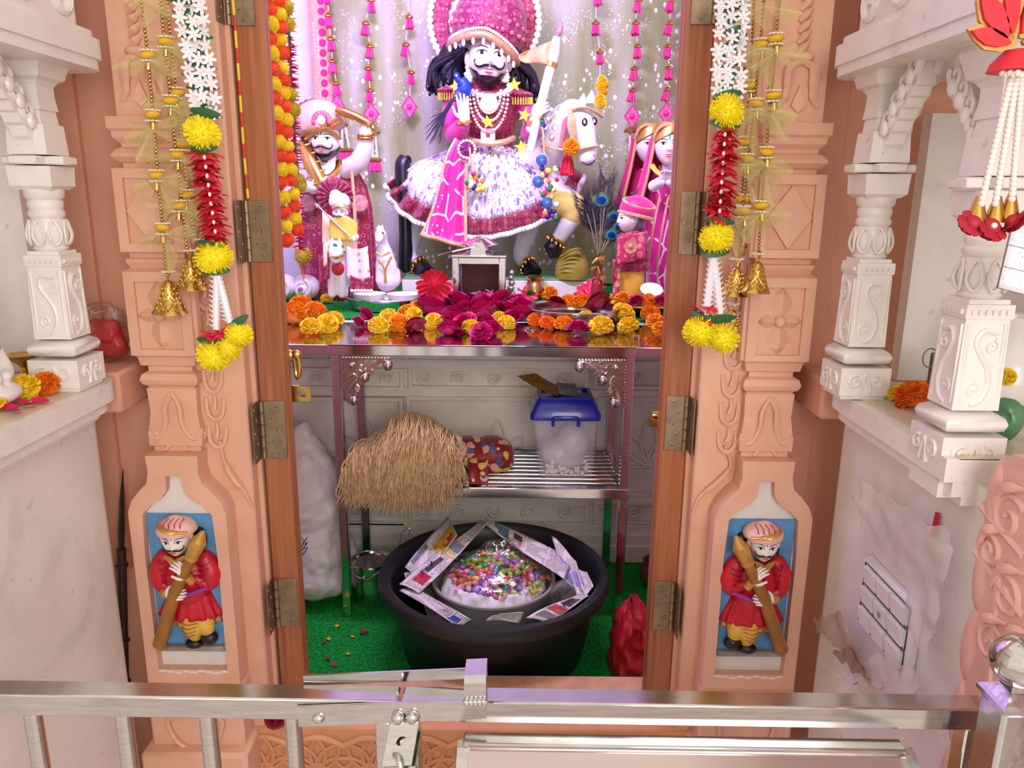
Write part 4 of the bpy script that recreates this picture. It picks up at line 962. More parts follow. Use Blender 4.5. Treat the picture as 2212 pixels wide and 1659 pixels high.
garland(-1, 'artificial garland of white blossoms, red petals and yellow pompoms right of the door', 1.31, ((1586, -40), (1572, 200)), (1570, 240), ((1567, 280), (1554, 466)), (1547, 514), (((1540, 556), (1525, 680)), ((1543, 556), (1556, 680))),
        ((1508, 668), (1535, 662), (1526, 690)), ((1572, 206, 60, -.2), (1566, 268, 64, .1), (1555, 478, 62, .1), (1545, 546, 62, -.1), (1520, 682, 60, .4), (1558, 688, 66, -.1)), ((1512, 716, 38, 33), (1560, 730, 39, 33)))
# bead strings with yellow flowers, net bows and bells
def bell_mesh():
    m = MB(); pr = [(.0, .28), (.20, .25), (.34, .12), (.42, -.10), (.52, -.35), (.66, -.62), (.86, -.88), (1.0, -.98), (1.03, -1.03)]
    def rz(z):
        for (r0, z0), (r1, z1) in zip(pr, pr[1:]):
            if z1 <= z <= z0: return r0+(r1-r0)*(z0-z)/(z0-z1)
        return 1.0
    m.lathe((0, 0, 0), pr+[(.96, -1.03), (.80, -.86), (.3, -.1), (0, 0)], 32)
    for i in range(5):
        z = -.04-.19*i
        for j in range(10): a = 2*pi*(j+.5*(i % 2))/10; r_ = rz(z)+.01; m.sph((r_*cos(a), r_*sin(a), z), (.07, .07, .07), 7, 5)
    for j in range(10):
        for sg in (-1, 1): m.tube([((rz(.05-.095*i)+.008)*cos(2*pi*j/10+sg*i*.165), (rz(.05-.095*i)+.008)*sin(2*pi*j/10+sg*i*.165), .05-.095*i) for i in range(11)], .022, 4)
    m.tube([(0, 0, .25), (0, 0, .5)], .07, 6); m.tube([(.13*cos(2*pi*i/10), 0, .56+.13*sin(2*pi*i/10)) for i in range(10)], .05, 5, True); return m
BELL = bell_mesh().mesh('bell', M('bell_gold', (214, 176, 92), .22, 1.0, .1, 30))
DISC = MB(); random.seed(4); DISC.sph((0, 0, 0), (1, 1, .55), 14, 8)
for p in fib(120): DISC.add([p*.9-Vector((.05, 0, 0)), p*.9+Vector((.05, 0, 0)), Vector((p.x*1.08, p.y*1.08, p.z*.66))], [(0, 1, 2)])
DISCM = DISC.mesh('yellow_button_flower', M('button_yellow', (226, 178, 40), .7, var=.15, vs=90), True, 60)
SEP = MB()
for k in range(9):
    a = 2*pi*k/9; d = Vector((cos(a), sin(a), -.1)); SEP.sph(d*.8, (.32, .32, .16), 6, 5)
SEPM = SEP.mesh('white_sepal', M('white_sepal', (232, 226, 208), .5, var=.05))
def beads(label, Yb, path, flowers, bellp, bellr, nets, name='bead_string'):
    P = lambda x, y, d=0: W(x, y, Yb-d); s = S(Yb); r = thing(name, label, 'bead string', P(*path[0]), 'gold bead strings with bells beside the door')
    cp = [P(*path[0])+Z*.30]+catmull([P(*p) for p in path], 14); tot = [0]; MB().cyl(P(*path[0])+Z*.60, P(*path[0])+Z*.30, .001, n=5).build('cord', M('green_cord'), r)
    for a, b in zip(cp, cp[1:]): tot.append(tot[-1]+(b-a).length)
    q = MB(); d = 0; i = 0; st_ = s*7.6
    while d < tot[-1]:
        while tot[i+1] < d: i += 1
        t = (d-tot[i])/max(1e-9, tot[i+1]-tot[i]); q.sph(cp[i].lerp(cp[i+1], t), s*3.9, 8, 6); d += st_
    tag(q.build('beads', M('bead_gold', (190, 156, 96), .3, 1.0, .15, 60), r), None, None, None, 'stuff')
    for x, y in flowers:
        inst('yellow_flower', DISCM, P(x, y, .004), (random.uniform(-.2, .2), random.uniform(-.2, .2), random.random()*3), s*16, r)
        for dy in (-11, 12): inst('sepal', SEPM, P(x, y+dy, .004), (0, 0, random.random()), s*15, r)
        MB().cyl(P(x+1, y+17, .003), P(x+1, y+32, .003), s*7, n=14).build('gold_collar', M('bell_gold'), r)
    for x, y, w, h, a in nets:
        for k in range(3):
            q = MB(); c = P(x, y-8, .004+.004*k); aa = (a+.2, -1.3, 1.5)[k]; ph = random.random()*6; L_ = h*s*random.uniform(.6, 1.0); dd = Vector((sin(aa), 0, -cos(aa))); ee = Vector((cos(aa), 0, sin(aa)))
            q.sheet(lambda u, v: c+dd*v*L_*(1+.25*sin(u*7+ph))+ee*(u-.5)*w*s*(.15+.85*v)+Vector((0, -.010*sin(u*8+ph)*v-.004, 0)), 12, 5); q.build('net_bow', net(), r)
    bx, by = bellp
    inst('sepal', SEPM, P(bx, by-bellr*1.35-6), (0, 0, .3), s*14, r)
    inst('bell', BELL, P(bx, by-bellr*.55), (.05, .04, random.random()), (s*bellr, s*bellr, s*bellr*1.5), r)
beads('outer gold bead string with a large bell, left of the door', 1.32, ((300, -40), (312, 60), (322, 150), (332, 270), (343, 400), (352, 500), (361, 600)), ((320, 119), (330, 248), (338, 378), (352, 492)), (364, 640), 36,
      ((322, 140, 50, 60, .6), (330, 285, 60, 70, -.7), (345, 395, 60, 60, .3), (356, 512, 42, 70, 0), (318, 10, 60, 50, .2)))
beads('inner gold bead string with a bell, left of the door', 1.335, ((345, -40), (352, 60), (362, 150), (376, 290), (392, 430), (404, 540)), ((358, 90), (368, 217), (384, 334), (386, 443)), (411, 590), 33,
      ((360, 110, 60, 70, .5), (372, 240, 70, 70, .4), (392, 350, 60, 60, .6), (396, 460, 60, 70, .5)))
beads('third bead string whose bell hides behind the yellow pompom, left of the door', 1.35, ((358, -40), (366, 60), (380, 190), (398, 360), (420, 520)), ((381, 200), (394, 312), (402, 420)), (436, 560), 28, ((384, 225, 50, 60, .4), (404, 440, 44, 50, .2)))
beads('outer gold bead string with a large bell, right of the door', 1.32, ((1690, -40), (1682, 20), (1672, 140), (1658, 290), (1646, 430), (1638, 550)), ((1677, 83), (1671, 206), (1656, 328), (1645, 444)), (1637, 597), 33,
      ((1650, 20, 60, 60, -.4), (1672, 120, 60, 70, -.5), (1662, 240, 60, 70, .3), (1650, 362, 60, 70, .2), (1640, 470, 60, 60, -.4)))
beads('inner gold bead string with a bell, right of the door', 1.335, ((1652, -40), (1645, 60), (1634, 180), (1620, 310), (1606, 440), (1596, 560)), ((1645, 95), (1634, 224), (1614, 343), (1607, 456)), (1591, 606), 31,
      ((1640, 116, 60, 70, -.3), (1626, 250, 70, 70, -.4), (1612, 370, 60, 70, .4), (1602, 480, 50, 70, -.4)))
beads('third bead string with the lowest small bell, right of the door', 1.35, ((1630, -40), (1626, 60), (1618, 200), (1608, 320), (1600, 480), (1590, 650)), ((1621, 185), (1612, 306), (1606, 430)), (1584, 690), 22, ((1612, 330, 44, 60, .2),))
# red and gold lotus board with pearl strands and fabric roses, top right
Yq = .74; s = S(Yq); lb = thing('lotus_hanging', 'red and gold lotus board with pearl strands and fabric roses, top right corner', 'hanging', W(2165, 90, Yq))
def PQ(x, y, d=0): return W(x, y, Yq-d)
c0 = PQ(2165, 20)
def pet(cx, cy, L_, w, a, k, dep, mat, nm):
    o = PQ(cx, cy, dep); d = Vector((sin(a), 0, cos(a))); e = Vector((cos(a), 0, -sin(a)))
    pts = [(0, -.15*w), (.25*L_, -.8*w), (.55*L_, -w), (.8*L_, -.6*w), (L_, 0), (.8*L_, .6*w), (.55*L_, w), (.25*L_, .8*w), (0, .15*w)]
    MB().prism([(y_*k*s, x_*k*s) for x_, y_ in pts], o, e, d, (0, -.004, 0)).build(nm, mat, lb, smooth=False)
MB().tube([PQ(2195, -20), PQ(2195, -20)+Z*.35], .0012, 5).build('cord', M('board_cord', (200, 170, 110), .5), lb)
gm, rm = M('board_gold', (206, 160, 84), .45, .3, .1), M('board_red', (214, 40, 54), .6, var=.08)
for cx, cy, L_, w, a in ((2190, 98, 104, 26, -1.3), (2180, 92, 132, 32, -.66), (2186, 84, 130, 24, -.18), (2200, 84, 130, 24, .3), (2205, 95, 120, 28, 1.0)):
    pet(cx, cy, L_, w, a, 1.0, .0, gm, 'petal'); pet(cx+sin(a)*12, cy-cos(a)*12, L_*.80, w*.62, a, 1.0, .004, rm, 'petal_inlay')
MB().lathe(PQ(2195, 150), [(0, .018), (.012, .016), (.022, .004), (.024, -.002), (0, -.002)], 20, sx=1.0).build('fabric_cap', rm, lb)
for k in range(9): MB().sph(PQ(2166+k*8, 158+3*((k-4) % 2), .018-.003*abs(k-4)), s*7, 8, 6).build('rim_bead', pearlm(), lb)
for (xa, ya, xb, yb) in ((2184, 170, 2120, 440), (2196, 170, 2150, 440), (2208, 170, 2186, 430)):
    n = 25
    for i in range(n): t = i/(n-1); MB().sph(PQ(xa+(xb-xa)*t, ya+(yb-ya)*t, .004), s*7.2, 10, 7).build('pearl', pearlm(), lb)
for x, y in ((2112, 452), (2152, 452), (2182, 445)): MB().lathe(PQ(x, y), [(.010, -.012), (.007, -.002), (.003, .012)], 12).build('gold_cone', gold(), lb)
FR = rose_mesh('fabric_rose', M('fabric_rose', (170, 26, 50), .6, var=.15, vs=30), 31, .5)
for x, y, r_ in ((2102, 482, 30), (2140, 490, 34), (2188, 478, 28)): inst('fabric_rose', FR, PQ(x, y, .01), (2.3, .2, x), s*r_, lb)
MB().sph(PQ(2148, 487, .030), s*6, 8, 6).build('pearl', pearlm(), lb)
# sheet of paper taped at the right edge
@special
def ledger_paper(t):
    s_ = t.sep(t.co('UV')); g = t.math('LESS_THAN', t.noise(t.co('UV', scale=(9, 15, 1)), 3.0, 2), .36)
    line = t.math('LESS_THAN', t.math('FRACT', t.math('MULTIPLY', s_[1], 3.0)), .035); ln2 = t.math('LESS_THAN', t.math('FRACT', t.math('MULTIPLY', s_[0], 1.7)), .04)
    t.base(t.mix(t.math('MAXIMUM', t.math('MULTIPLY', g, .7), t.math('MAXIMUM', line, ln2)), (232, 226, 236), (120, 112, 126))); return t.set(.7)
def pf(u, v): p = W(2152+u*120+(v*33), 622-v*140+u*32, .86); return p+Vector((0, -.01*sin(u*3), 0))
tag(MB().sheet(pf, 8, 8, True).build('notice_paper', ledger_paper(), solid=.0006), 'white ruled notice paper hanging at the right edge below the roses', 'paper')
# ================================================================== STEEL TABLE AND WHAT STANDS UNDER IT
YT = 1.914; ZT = .777
XL, XR = W(708, 742, YT).x, W(1376, 752, YT).x
tb = thing('steel_table', 'stainless steel table with slatted shelf and ornate corner brackets in the doorway', 'table', ((XL+XR)/2, 2.09, 0))
tops = M('table_steel', (206, 200, 204), .10, 1.0, .04, 3)
q = MB().box(((XL+XR)/2, (YT+2.275)/2, ZT-.002), (XR-XL, 2.275-YT, .004), .001); q.build('table_top', tops, tb)
MB().box(((XL+XR)/2, YT+.0015, ZT-.014), (XR-XL, .003, .028), .001).build('front_apron', tops, tb)
for x in (XL+.0015, XR-.0015): MB().box((x, (YT+2.275)/2, ZT-.014), (.003, 2.275-YT-.006, .028), .001).build('side_apron', tops, tb)
lw = .024; xl_, xr_ = W(746, 1200, YT+.02).x, W(1340, 1200, YT+.02).x; zs = W(1000, 1052, YT+.008).z
for x in (xl_, xr_):
    for y in (YT+.022, 2.235): MB().box((x, y, (ZT-.028)/2), (lw, lw, ZT-.028), .002).build('leg', st, tb)
MB().box(((xl_+xr_)/2, YT+.012, zs-.014), (xr_-xl_+lw, .022, .028), .002).build('shelf_rail', st, tb)
MB().box(((xl_+xr_)/2, 2.245, zs-.014), (xr_-xl_-lw, .02, .028), .002).build('shelf_rail', st, tb)
for x in (xl_, xr_): MB().box((x, 2.128, zs-.014), (.02, .19, .028), .002).build('shelf_rail', st, tb)
nb_ = 9
for k in range(nb_): MB().cyl((xl_+.008, 1.945+k*.032, zs-.008), (xr_-.008, 1.945+k*.032, zs-.008), .0075, n=10).build('shelf_bar', st, tb)
for sg, x0 in ((1, W(736, 758, YT).x), (-1, W(1355, 762, YT).x)):      # ornate corner brackets
    m = M('bracket_steel', (196, 182, 176), .2, 1.0, .1, 60, bump=.2, bs=160); o = Vector((x0, YT-.001, ZT-.030)); A, B = X*sg, -Z
    br_ = bpy.data.objects.new('corner_bracket', None); COL.objects.link(br_); br_.empty_display_size = .02; put(br_, o, tb)
    MB().prism([(0, 0), (.125, 0), (.122, .014), (.085, .030), (.062, .052), (.048, .072), (.036, .100), (.018, .118), (0, .118)], o, A, B, (0, -.004, 0)).build('plate', m, br_, smooth=False)
    q = MB()
    for k in range(15): q.sph(o+A*(.006+k*.0082)+B*.004+Vector((0, -.005, 0)), (.005, .004, .0036), 6, 5)
    for k in range(13): q.sph(o+B*(.012+k*.0082)+A*.004+Vector((0, -.005, 0)), (.0036, .004, .005), 6, 5)
    q.build('rope_edge', m, br_)
    q = MB(); dy = Vector((0, -.006, 0))
    q.tube(catmull([o+A*.052+B*.022+dy, o+A*.046+B*.032+dy, o+A*.060+B*.040+dy, o+A*.085+B*.022+dy, o+A*.110+B*.010+dy, o+A*.126+B*.016+dy, o+A*.126+B*.030+dy, o+A*.112+B*.032+dy], 5), [.0035]*10+[.005]*15+[.004]*11, 7)
    q.tube(catmull([o+A*.022+B*.052+dy, o+A*.032+B*.046+dy, o+A*.040+B*.060+dy, o+A*.022+B*.085+dy, o+A*.016+B*.108+dy, o+A*.022+B*.124+dy, o+A*.036+B*.120+dy, o+A*.034+B*.106+dy], 5), [.0035]*10+[.005]*15+[.004]*11, 7)
    for (a, b) in ((.070, .044), (.078, .050), (.086, .044), (.042, .078), (.048, .086), (.044, .092)): q.tube([o+A*(a-.012)+B*(b-.010)+dy, o+A*a+B*b+dy], [.006, .0015], 6)
    q.build('scrollwork', m, br_)
    for a, b, r_ in ((.120, .022, .0125), (.030, .114, .0130), (.060, .054, .0130), (.028, .022, .0075)): MB().sph(o+A*a+B*b+dy, r_, 14, 10).build('ball', m, br_)
for sg, xa, xb in ((-1, -1.045, XL-.002), (1, XR+.002, .905)):
    sl = thing('side_counter', 'steel-clad counter slab between the table and the %s sanctum wall' % ('left' if sg < 0 else 'right'), 'counter', ((xa+xb)/2, 2.1, .745))
    MB().box(((xa+xb)/2, 2.10, .770), (xb-xa, .345, .006), .001).build('counter_top', tops, sl); MB().box(((xa+xb)/2, 1.93, .760), (xb-xa, .004, .026), .001).build('front_apron', tops, sl)
    MB().box((xa+.006 if sg < 0 else xb-.006, 2.1, .755), (.012, .33, .024), .001).build('wall_cleat', st, sl)
# --- fly whisk of tan hair on the shelf
hairt = M('tan_hair', (196, 158, 112), .6, var=.28, vs=60, sheen=.4)
wk = thing('hair_whisk', 'bushy tan hair whisk lying on the left of the table shelf, tips hanging over', 'whisk', W(860, 1040, 2.02))
q = MB(); yc = 2.04
for x, y, r_ in ((880, 975, .075), (920, 975, .072), (955, 990, .055), (850, 995, .06), (800, 985, .045), (775, 1005, .035), (900, 1010, .06)): q.sph(W(x, y, yc), (r_, r_*.9, r_), 14, 10)
lo = zs+.002
for v in q.v:
    if v.z < lo: v.z = lo
q.build('hair_body', hairt, wk, fuse=.008, relax=8)
random.seed(33); q = MB(); B = W(836, 972, yc-.075)
for k in range(2300):
    t = random.random(); left = random.random() < .28
    if left: apx = random.uniform(785, 868); apy = 905+abs(868-apx)*.55+random.uniform(0, 50); ex = apx-random.uniform(20, 60); ey = random.uniform(1025, 1100)
    else:
        a = random.random(); apx = 845+a*132; apy = 888+(a-.3)**2*120+random.uniform(0, 75); ex = 820+a*168+random.uniform(-40, 22); ey = random.uniform(1010, 1112)-(30 if a > .85 else 0)
    Ya, Ye = yc-.02-random.random()*.07, YT-.008-random.random()*.02
    p1, p2 = W(apx, apy, Ya), W((apx+ex)/2+(12 if not left else -8), (apy+ey)/2-18, (Ya+Ye)/2-.028); p3 = W(ex, ey, Ye)
    wv = random.uniform(0, 6); pts = catmull([B+Vector((random.uniform(-.01, .01), random.uniform(-.01, .03), random.uniform(-.02, .02))), p1, p2, p3], 5)
    pts = [p+Vector((.008*sin(i*.9+wv), .006*cos(i*1.1+wv), .003*sin(i+wv)))*(i/len(pts)) for i, p in enumerate(pts)]
    q.tube(pts, [.0012]*(len(pts)-1)+[.0004], 3, caps=False)
tag(q.build('hair_strands', hairt, wk), None, None, None, 'stuff')
MB().lathe(W(828, 985, yc-.10), [(.010, -.018), (.015, -.012), (.014, 0), (.016, .010), (.010, .018)], 14, m=Matrix.Rotation(1.2, 4, 'Y')).build('binding', M('binding_brown', (120, 78, 40), .5), wk)
# --- printed red cloth bundle
cb = thing('cloth_bundle', 'folded dark red cloth with yellow flower print on the table shelf', 'cloth', W(1050, 1010, 2.06))
q = MB()
for x, y, a, b, c, d in ((1030, 985, .090, .075, .040, .0), (1065, 978, .060, .07, .046, .1), (1045, 1000, .085, .07, .030, .0), (1085, 995, .036, .06, .034, 0), (1010, 975, .06, .06, .04, 0)): q.sph(W(x, y, 2.07)+Vector((0, 0, .004)), (a, b, c), 16, 10, Matrix.Rotation(d, 4, 'Y'))
for v in q.v: v.z = max(v.z, zs+.001)
q.build('folded_bundle', printed_cloth(), cb, fuse=.006, relax=5)
q = MB(); q.sheet(lambda u, v: W(1012+u*42, 985+v*52+(10*u if v > .5 else 0), 2.02-.07*v)+Vector((0, -.008*sin(u*6)-.014, .006*sin(v*3))), 8, 8); q.build('draped_corner', printed_cloth(), cb, solid=.003)
# --- plastic tub with blue lid
Yb0, Yb1 = 1.985, 2.135; pb = thing('storage_tub', 'clear plastic storage tub with a blue lid on the table shelf', 'tub', W(1224, 1036, Yb0))
x0t, x1t = W(1150, 905, Yb0).x, W(1294, 905, Yb0).x; x0b, x1b = W(1166, 1036, Yb0).x, W(1281, 1036, Yb0).x; zb_, zt_ = zs+.001, W(1224, 905, Yb0).z
def rr(x0, y0, x1, y1, r): return roundrect(x0, y0, x1, y1, r, {'tl', 'tr', 'bl', 'br'}, 4)
q = MB(); rows = []
for t in (0, .02, .15, .5, .8, 1.0):
    i_ = .006 if t == 0 else 0; p = rr(x0b+(x0t-x0b)*t+i_, Yb0+.008*(1-t)+i_, x1b+(x1t-x1b)*t-i_, Yb1-.008*(1-t)-i_, .016); rows.append([Vector((a, b, zb_+(zt_-zb_)*t)) for a, b in p])
n = len(rows[0]); q.v = [p for r_ in rows for p in r_]; q.f = [[i*n+j, i*n+(j+1) % n, (i+1)*n+(j+1) % n, (i+1)*n+j] for i in range(len(rows)-1) for j in range(n)]+[list(range(n))[::-1]]
q.build('clear_body', milky('clear_plastic', (222, 214, 226), .26), pb)
MB().tube([W(1156+u*13, 928-22*sin(pi*u/10), Yb0-.001) for u in range(11)], .0009, 5).build('body_ridge', milky('clear_plastic', (222, 214, 226), .26), pb)
blue = M('blue_plastic', (24, 34, 150), .25, var=.06, coat=.3); q = MB(); e = .006
for z, i_ in ((zt_-.004, -e), (zt_+.010, -e), (zt_+.030, .004), (zt_+.046, .012), (zt_+.050, .018)):
    q.v += [Vector((a, b, z)) for a, b in rr(x0t+i_, Yb0+i_, x1t-i_, Yb1-i_, .016)]
q.f = [[i*n+j, i*n+(j+1) % n, (i+1)*n+(j+1) % n, (i+1)*n+j] for i in range(4) for j in range(n)]+[list(range(n))[::-1], list(range(4*n, 5*n))]; lid_ = q.build('lid', blue, pb, angle=30)
MB().ringprism(rr(x0t+.016, Yb0+.016, x1t-.016, Yb1-.016, .014), rr(x0t+.026, Yb0+.026, x1t-.026, Yb1-.026, .012), (0, 0, zt_+.049), X, Y3, (0, 0, .005)).build('lid_rim', blue, lid_)
xm = (x0t+x1t)/2; MB().tube(catmull([(xm-.034, Yb0-.010, zt_-.006), (xm-.032, Yb0-.016, zt_+.008), (xm, Yb0-.019, zt_+.010), (xm+.032, Yb0-.016, zt_+.008), (xm+.034, Yb0-.010, zt_-.006)], 5), .0032, 8).build('lid_handle', blue, lid_)
for sg in (-1, 1): MB().box((xm+sg*.034, Yb0-.008, zt_-.010), (.009, .008, .018), .002).build('handle_clip', blue, lid_)
random.seed(9)
for k in range(46):
    a = random.random(); x = x0b+.014+(x1b-x0b-.028)*random.random(); z = zb_+.008+abs(random.gauss(0, .012)); y = Yb0+.015+random.random()*.03
    o = MB().sph((x, y, z), random.uniform(.0045, .0068), 8, 6).build('sugar_ball', M('sugar_white', (240, 236, 234), .5, var=.03)); tag(o, 'small white sugar ball seen through the clear tub', 'sweet', 'sugar balls in the clear tub')
q = MB(); q.sph(((x0b+x1b)/2+.02, 2.055, zb_+.085), (.045, .05, .055), 14, 10); q.sph(((x0b+x1b)/2-.02, 2.06, zb_+.05), (.05, .05, .045), 14, 10); q.sph(((x0b+x1b)/2, 2.065, zb_+.03), (.06, .05, .026), 14, 10)
tag(q.build('sweet_bag', milky('bag_white', (238, 232, 240), .55), fuse=.006), 'translucent white bag of sweets inside the clear tub', 'bag')
pz = zt_+.055
def packet(nm, label, pts, mat, bul=.006, curve=.0):
    a, b, c, d = [Vector(p) for p in pts]
    def fn(u, v, s_): return a.lerp(b, u).lerp(d.lerp(c, u), v)+Z*(s_*bul*sin(pi*u)**.5*sin(pi*v)**.5+curve*sin(pi*u)+.0012*sin(u*31+v*17))
    q = MB().sheet(lambda u, v: fn(u, v, 1), 12, 6).sheet(lambda u, v: fn(u, v, -.6), 12, 6); return tag(q.build(nm, mat), label, 'packet')
packet('gold_packet', 'torn gold foil packet leaning across the blue lid', (W(1116, 812, 2.03), W(1206, 856, 2.0), (xm+.002, 2.10, pz+.006), W(1158, 806, 2.08)), M('gold_foil', (176, 128, 56), .35, .6, .2, 30), .004, -.006)
packet('silver_packet', 'crumpled silver-grey packet on the front of the blue lid', ((xm-.018, 2.005, pz+.008), (xm+.036, 2.0, pz+.005), (xm+.030, 2.07, pz+.022), (xm-.022, 2.075, pz+.024)), M('silver_foil', (150, 142, 144), .3, .6, .35, 40), .005)
packet('black_packet', 'small black packet behind the silver one on the blue lid', ((xm-.045, 2.06, pz+.004), (xm+.02, 2.07, pz+.004), (xm+.02, 2.115, pz+.006), (xm-.03, 2.115, pz+.006)), M('black_foil', (40, 32, 34), .35, .2, .3, 40), .004)
# --- white sack
q = MB(); sk0 = G(690, 1290, 0)
for x, y, z, a, b, c in ((-.575, 2.06, .13, .13, .11, .13), (-.575, 2.05, .08, .13, .12, .08), (-.575, 2.08, .26, .11, .10, .14), (-.585, 2.1, .36, .075, .07, .10), (-.535, 2.06, .12, .07, .09, .11), (-.595, 2.11, .44, .04, .045, .07)): q.sph((x, y, z), (a, b, c), 18, 12)
for v in q.v:
    v.z = max(v.z, .004); f_ = noise.noise(v*14)*.014+noise.noise(v*35)*.005; v += Vector((f_, -abs(f_)*.6, f_*.4))
    v.z = max(v.z, .004)
sk_ = tag(wrinkle(q.build('white_sack', M('sack_white', (214, 206, 204), .5, var=.06, vs=8, bump=.35, bs=30), fuse=.008, relax=6), .035, .06), 'large white plastic sack slumped behind the left door post', 'sack')
q = MB()
for k in range(3): q.tube(catmull([W(650+random.uniform(-3, 6), 1160+k*9, 1.94), W(658, 1168+k*8, 1.94), W(664, 1160+k*12, 1.94), W(652, 1180+k*10, 1.94)], 4), .0012, 4)
q.build('scribble', M('ink_blue', (40, 44, 96), .5), sk_)
# --- steel pail with lid
pc = G(806, 1296, 0); pr = .056; ph = W(803, 1210, pc.y).z
pa = thing('milk_pail', 'lidded steel pail with wire handle standing left of the black tub', 'pail', pc)
MB().lathe(pc, [(0, .001), (pr*.90, .001), (pr*.94, .006), (pr, ph*.5), (pr, ph-.03)], 36).build('body', st, pa)
MB().lathe(pc, [(pr*1.02, ph-.038), (pr*1.04, ph-.036), (pr*1.04, ph-.004), (pr*1.07, ph), (pr*1.05, ph+.004), (pr*.97, ph+.002), (pr*.93, ph-.004), (0, ph-.004)], 36).build('lid', st, pa)
MB().tube(catmull([pc+Vector((-pr*.9, -.03, ph-.022)), pc+Vector((-.01, -pr-.006, ph-.030)), pc+Vector((.03, -pr*.9, ph-.01))], 6), .0018, 6).build('wire_handle', st, pa)
MB().tube(catmull([pc+Vector((pr*.75, .03, ph-.01)), pc+Vector((pr*1.3, .03, ph+.02)), W(868, 1150, pc.y+.03), W(886, 1142, pc.y+.03), W(880, 1158, pc.y+.03)], 6), .0018, 6).build('wire_handle', st, pa)
MB().sph(pc+Vector((-.012, -pr-.002, ph-.026)), (.006, .004, .006), 8, 6).build('handle_lug', st, pa)
# --- red cloth bag and clay pot at the right
q = MB(); rb = G(1372, 1420, 0)
def bagf(u, v):
    a = 2*pi*u; k = sqrt(max(0, 1-(2*v-1)**6)) if v > .5 else 1.0; top = 1-.35*v*v
    x = .300+.050*cos(a)*top*(abs(cos(a))**-.25 if abs(cos(a)) > .05 else 1)*k; y = 1.69+.09*sin(a)*top*k+.03*v
    n_ = noise.noise(Vector((cos(a)*3, sin(a)*3, v*5)))*.010+noise.noise(Vector((cos(a)*8, sin(a)*8, v*11)))*.004
    return Vector((x+n_*cos(a), y+n_*sin(a)*2, .003+.165*v+.02*sin(a*2)*v))
q.sheet(bagf, 48, 22)
tag(q.build('red_bag', M('red_cloth', (176, 18, 30), .6, var=.2, vs=14, bump=.4, bs=60)), 'red cloth bag slumped on the floor behind the right door post', 'bag')
pp = G(1412, 1262, 0); tag(MB().lathe(pp, [(0, .002), (.03, .002), (.045, .03), (.042, .06), (.034, .075), (.038, .082), (.032, .080), (.038, .03), (0, .01)], 28).build('clay_pot', M('clay_brown', (120, 74, 48), .7, var=.2)), 'small brown clay pot peeking out behind the right door post', 'pot')
# --- black tub
tc = G(1067, 1228, .225); tc.z = 0; R0 = (G(1315, 1228, .225).x-G(820, 1228, .225).x)/2
tag(MB().lathe(tc, [(0, .004), (R0*.76, .004), (R0*.79, .012), (R0*.90, .17), (R0*.92, .185), (R0*.985, .190), (R0, .198), (R0, .216), (R0*.985, .225), (R0*.93, .225), (R0*.905, .219), (R0*.88, .19), (R0*.76, .022), (0, .018)], 72).build('black_tub', M('tub_black', (22, 20, 24), .42, var=.2, bump=.06, bs=90)), 'wide black plastic tub holding newspaper and a bowl of sweets', 'tub')
bc = G(1066, 1268, .135); bc.y = tc.y+.055; bR = .156; bz = .172
bowl = tag(MB().lathe((bc.x, bc.y, 0), [(0, .023), (bR*.80, .023), (bR*.86, .030), (bR*.97, bz-.03), (bR*1.0, bz-.006), (bR*1.045, bz-.003), (bR*1.04, bz+.002), (bR*.985, bz), (bR*.94, bz-.03), (bR*.82, .034), (0, .03)], 60).build('steel_bowl', M('bowl_steel', (190, 188, 184), .36, .4, .06, 20)), 'wide steel bowl of wrapped sweets standing in the black tub', 'bowl')
q = MB()
def liner(u, v):
    a = 2*pi*u; r_ = bR*(.88-.24*v); z = bz-.026+.036*sin(pi*v*.9)+.006*noise.noise(Vector((cos(a)*6, sin(a)*6, v*4))); r_ += .010*noise.noise(Vector((cos(a)*9, sin(a)*9, v*3+5))); return Vector((bc.x+r_*cos(a), bc.y+r_*sin(a), z))
q.sheet(liner, 90, 8); tag(q.build('bag_liner', M('liner_white', (236, 234, 238), .35, var=.03)), 'crumpled white plastic bag lining the steel bowl', 'bag')
# wrapped sweets
CM = []
for i, c in enumerate(((206, 60, 120), (150, 200, 60), (236, 140, 50), (60, 170, 210), (150, 100, 190), (60, 170, 90), (222, 70, 70), (236, 190, 70), (226, 150, 170), (190, 120, 60))):
    m_ = M('wrapper_%d' % i, c, .22, .15, .15, 60, coat=.5); q = MB(); q.sph((0, 0, 0), (1.0, .62, .55), 10, 7)
    for sg in (-1, 1): q.sheet(lambda u, v: (sg*(.9+u*.75), (v-.5)*(.35+1.1*u), .20*sin(v*12)*u), 3, 6)
    CM.append(q.mesh('sweet_%d' % i, m_, True, 50))
CN = ('pink', 'lime green', 'orange', 'sky blue', 'violet', 'dark green', 'red', 'yellow', 'pale rose', 'copper brown'); random.seed(14); n_c = 130
for k in range(n_c):
    a = k*2.39996; r_ = bR*.76*sqrt((k+.5)/n_c); x, y = bc.x+r_*cos(a)+.012, bc.y+r_*sin(a); z = bz+.002+.040*(1-(r_/(bR*.76))**2)+random.uniform(-.004, .006); ci = random.choice((0, 1, 1, 2, 3, 4, 4, 5, 6, 7, 8, 8, 9))
    o = inst('wrapped_sweet', CM[ci], (x, y, z), (random.uniform(-.6, .6), random.uniform(-.6, .6), random.random()*6.28), .0135*random.uniform(.85, 1.15)); tag(o, '%s foil wrapped sweet heaped in the steel bowl' % CN[ci], 'sweet', 'wrapped sweets in the bowl')
q = MB()
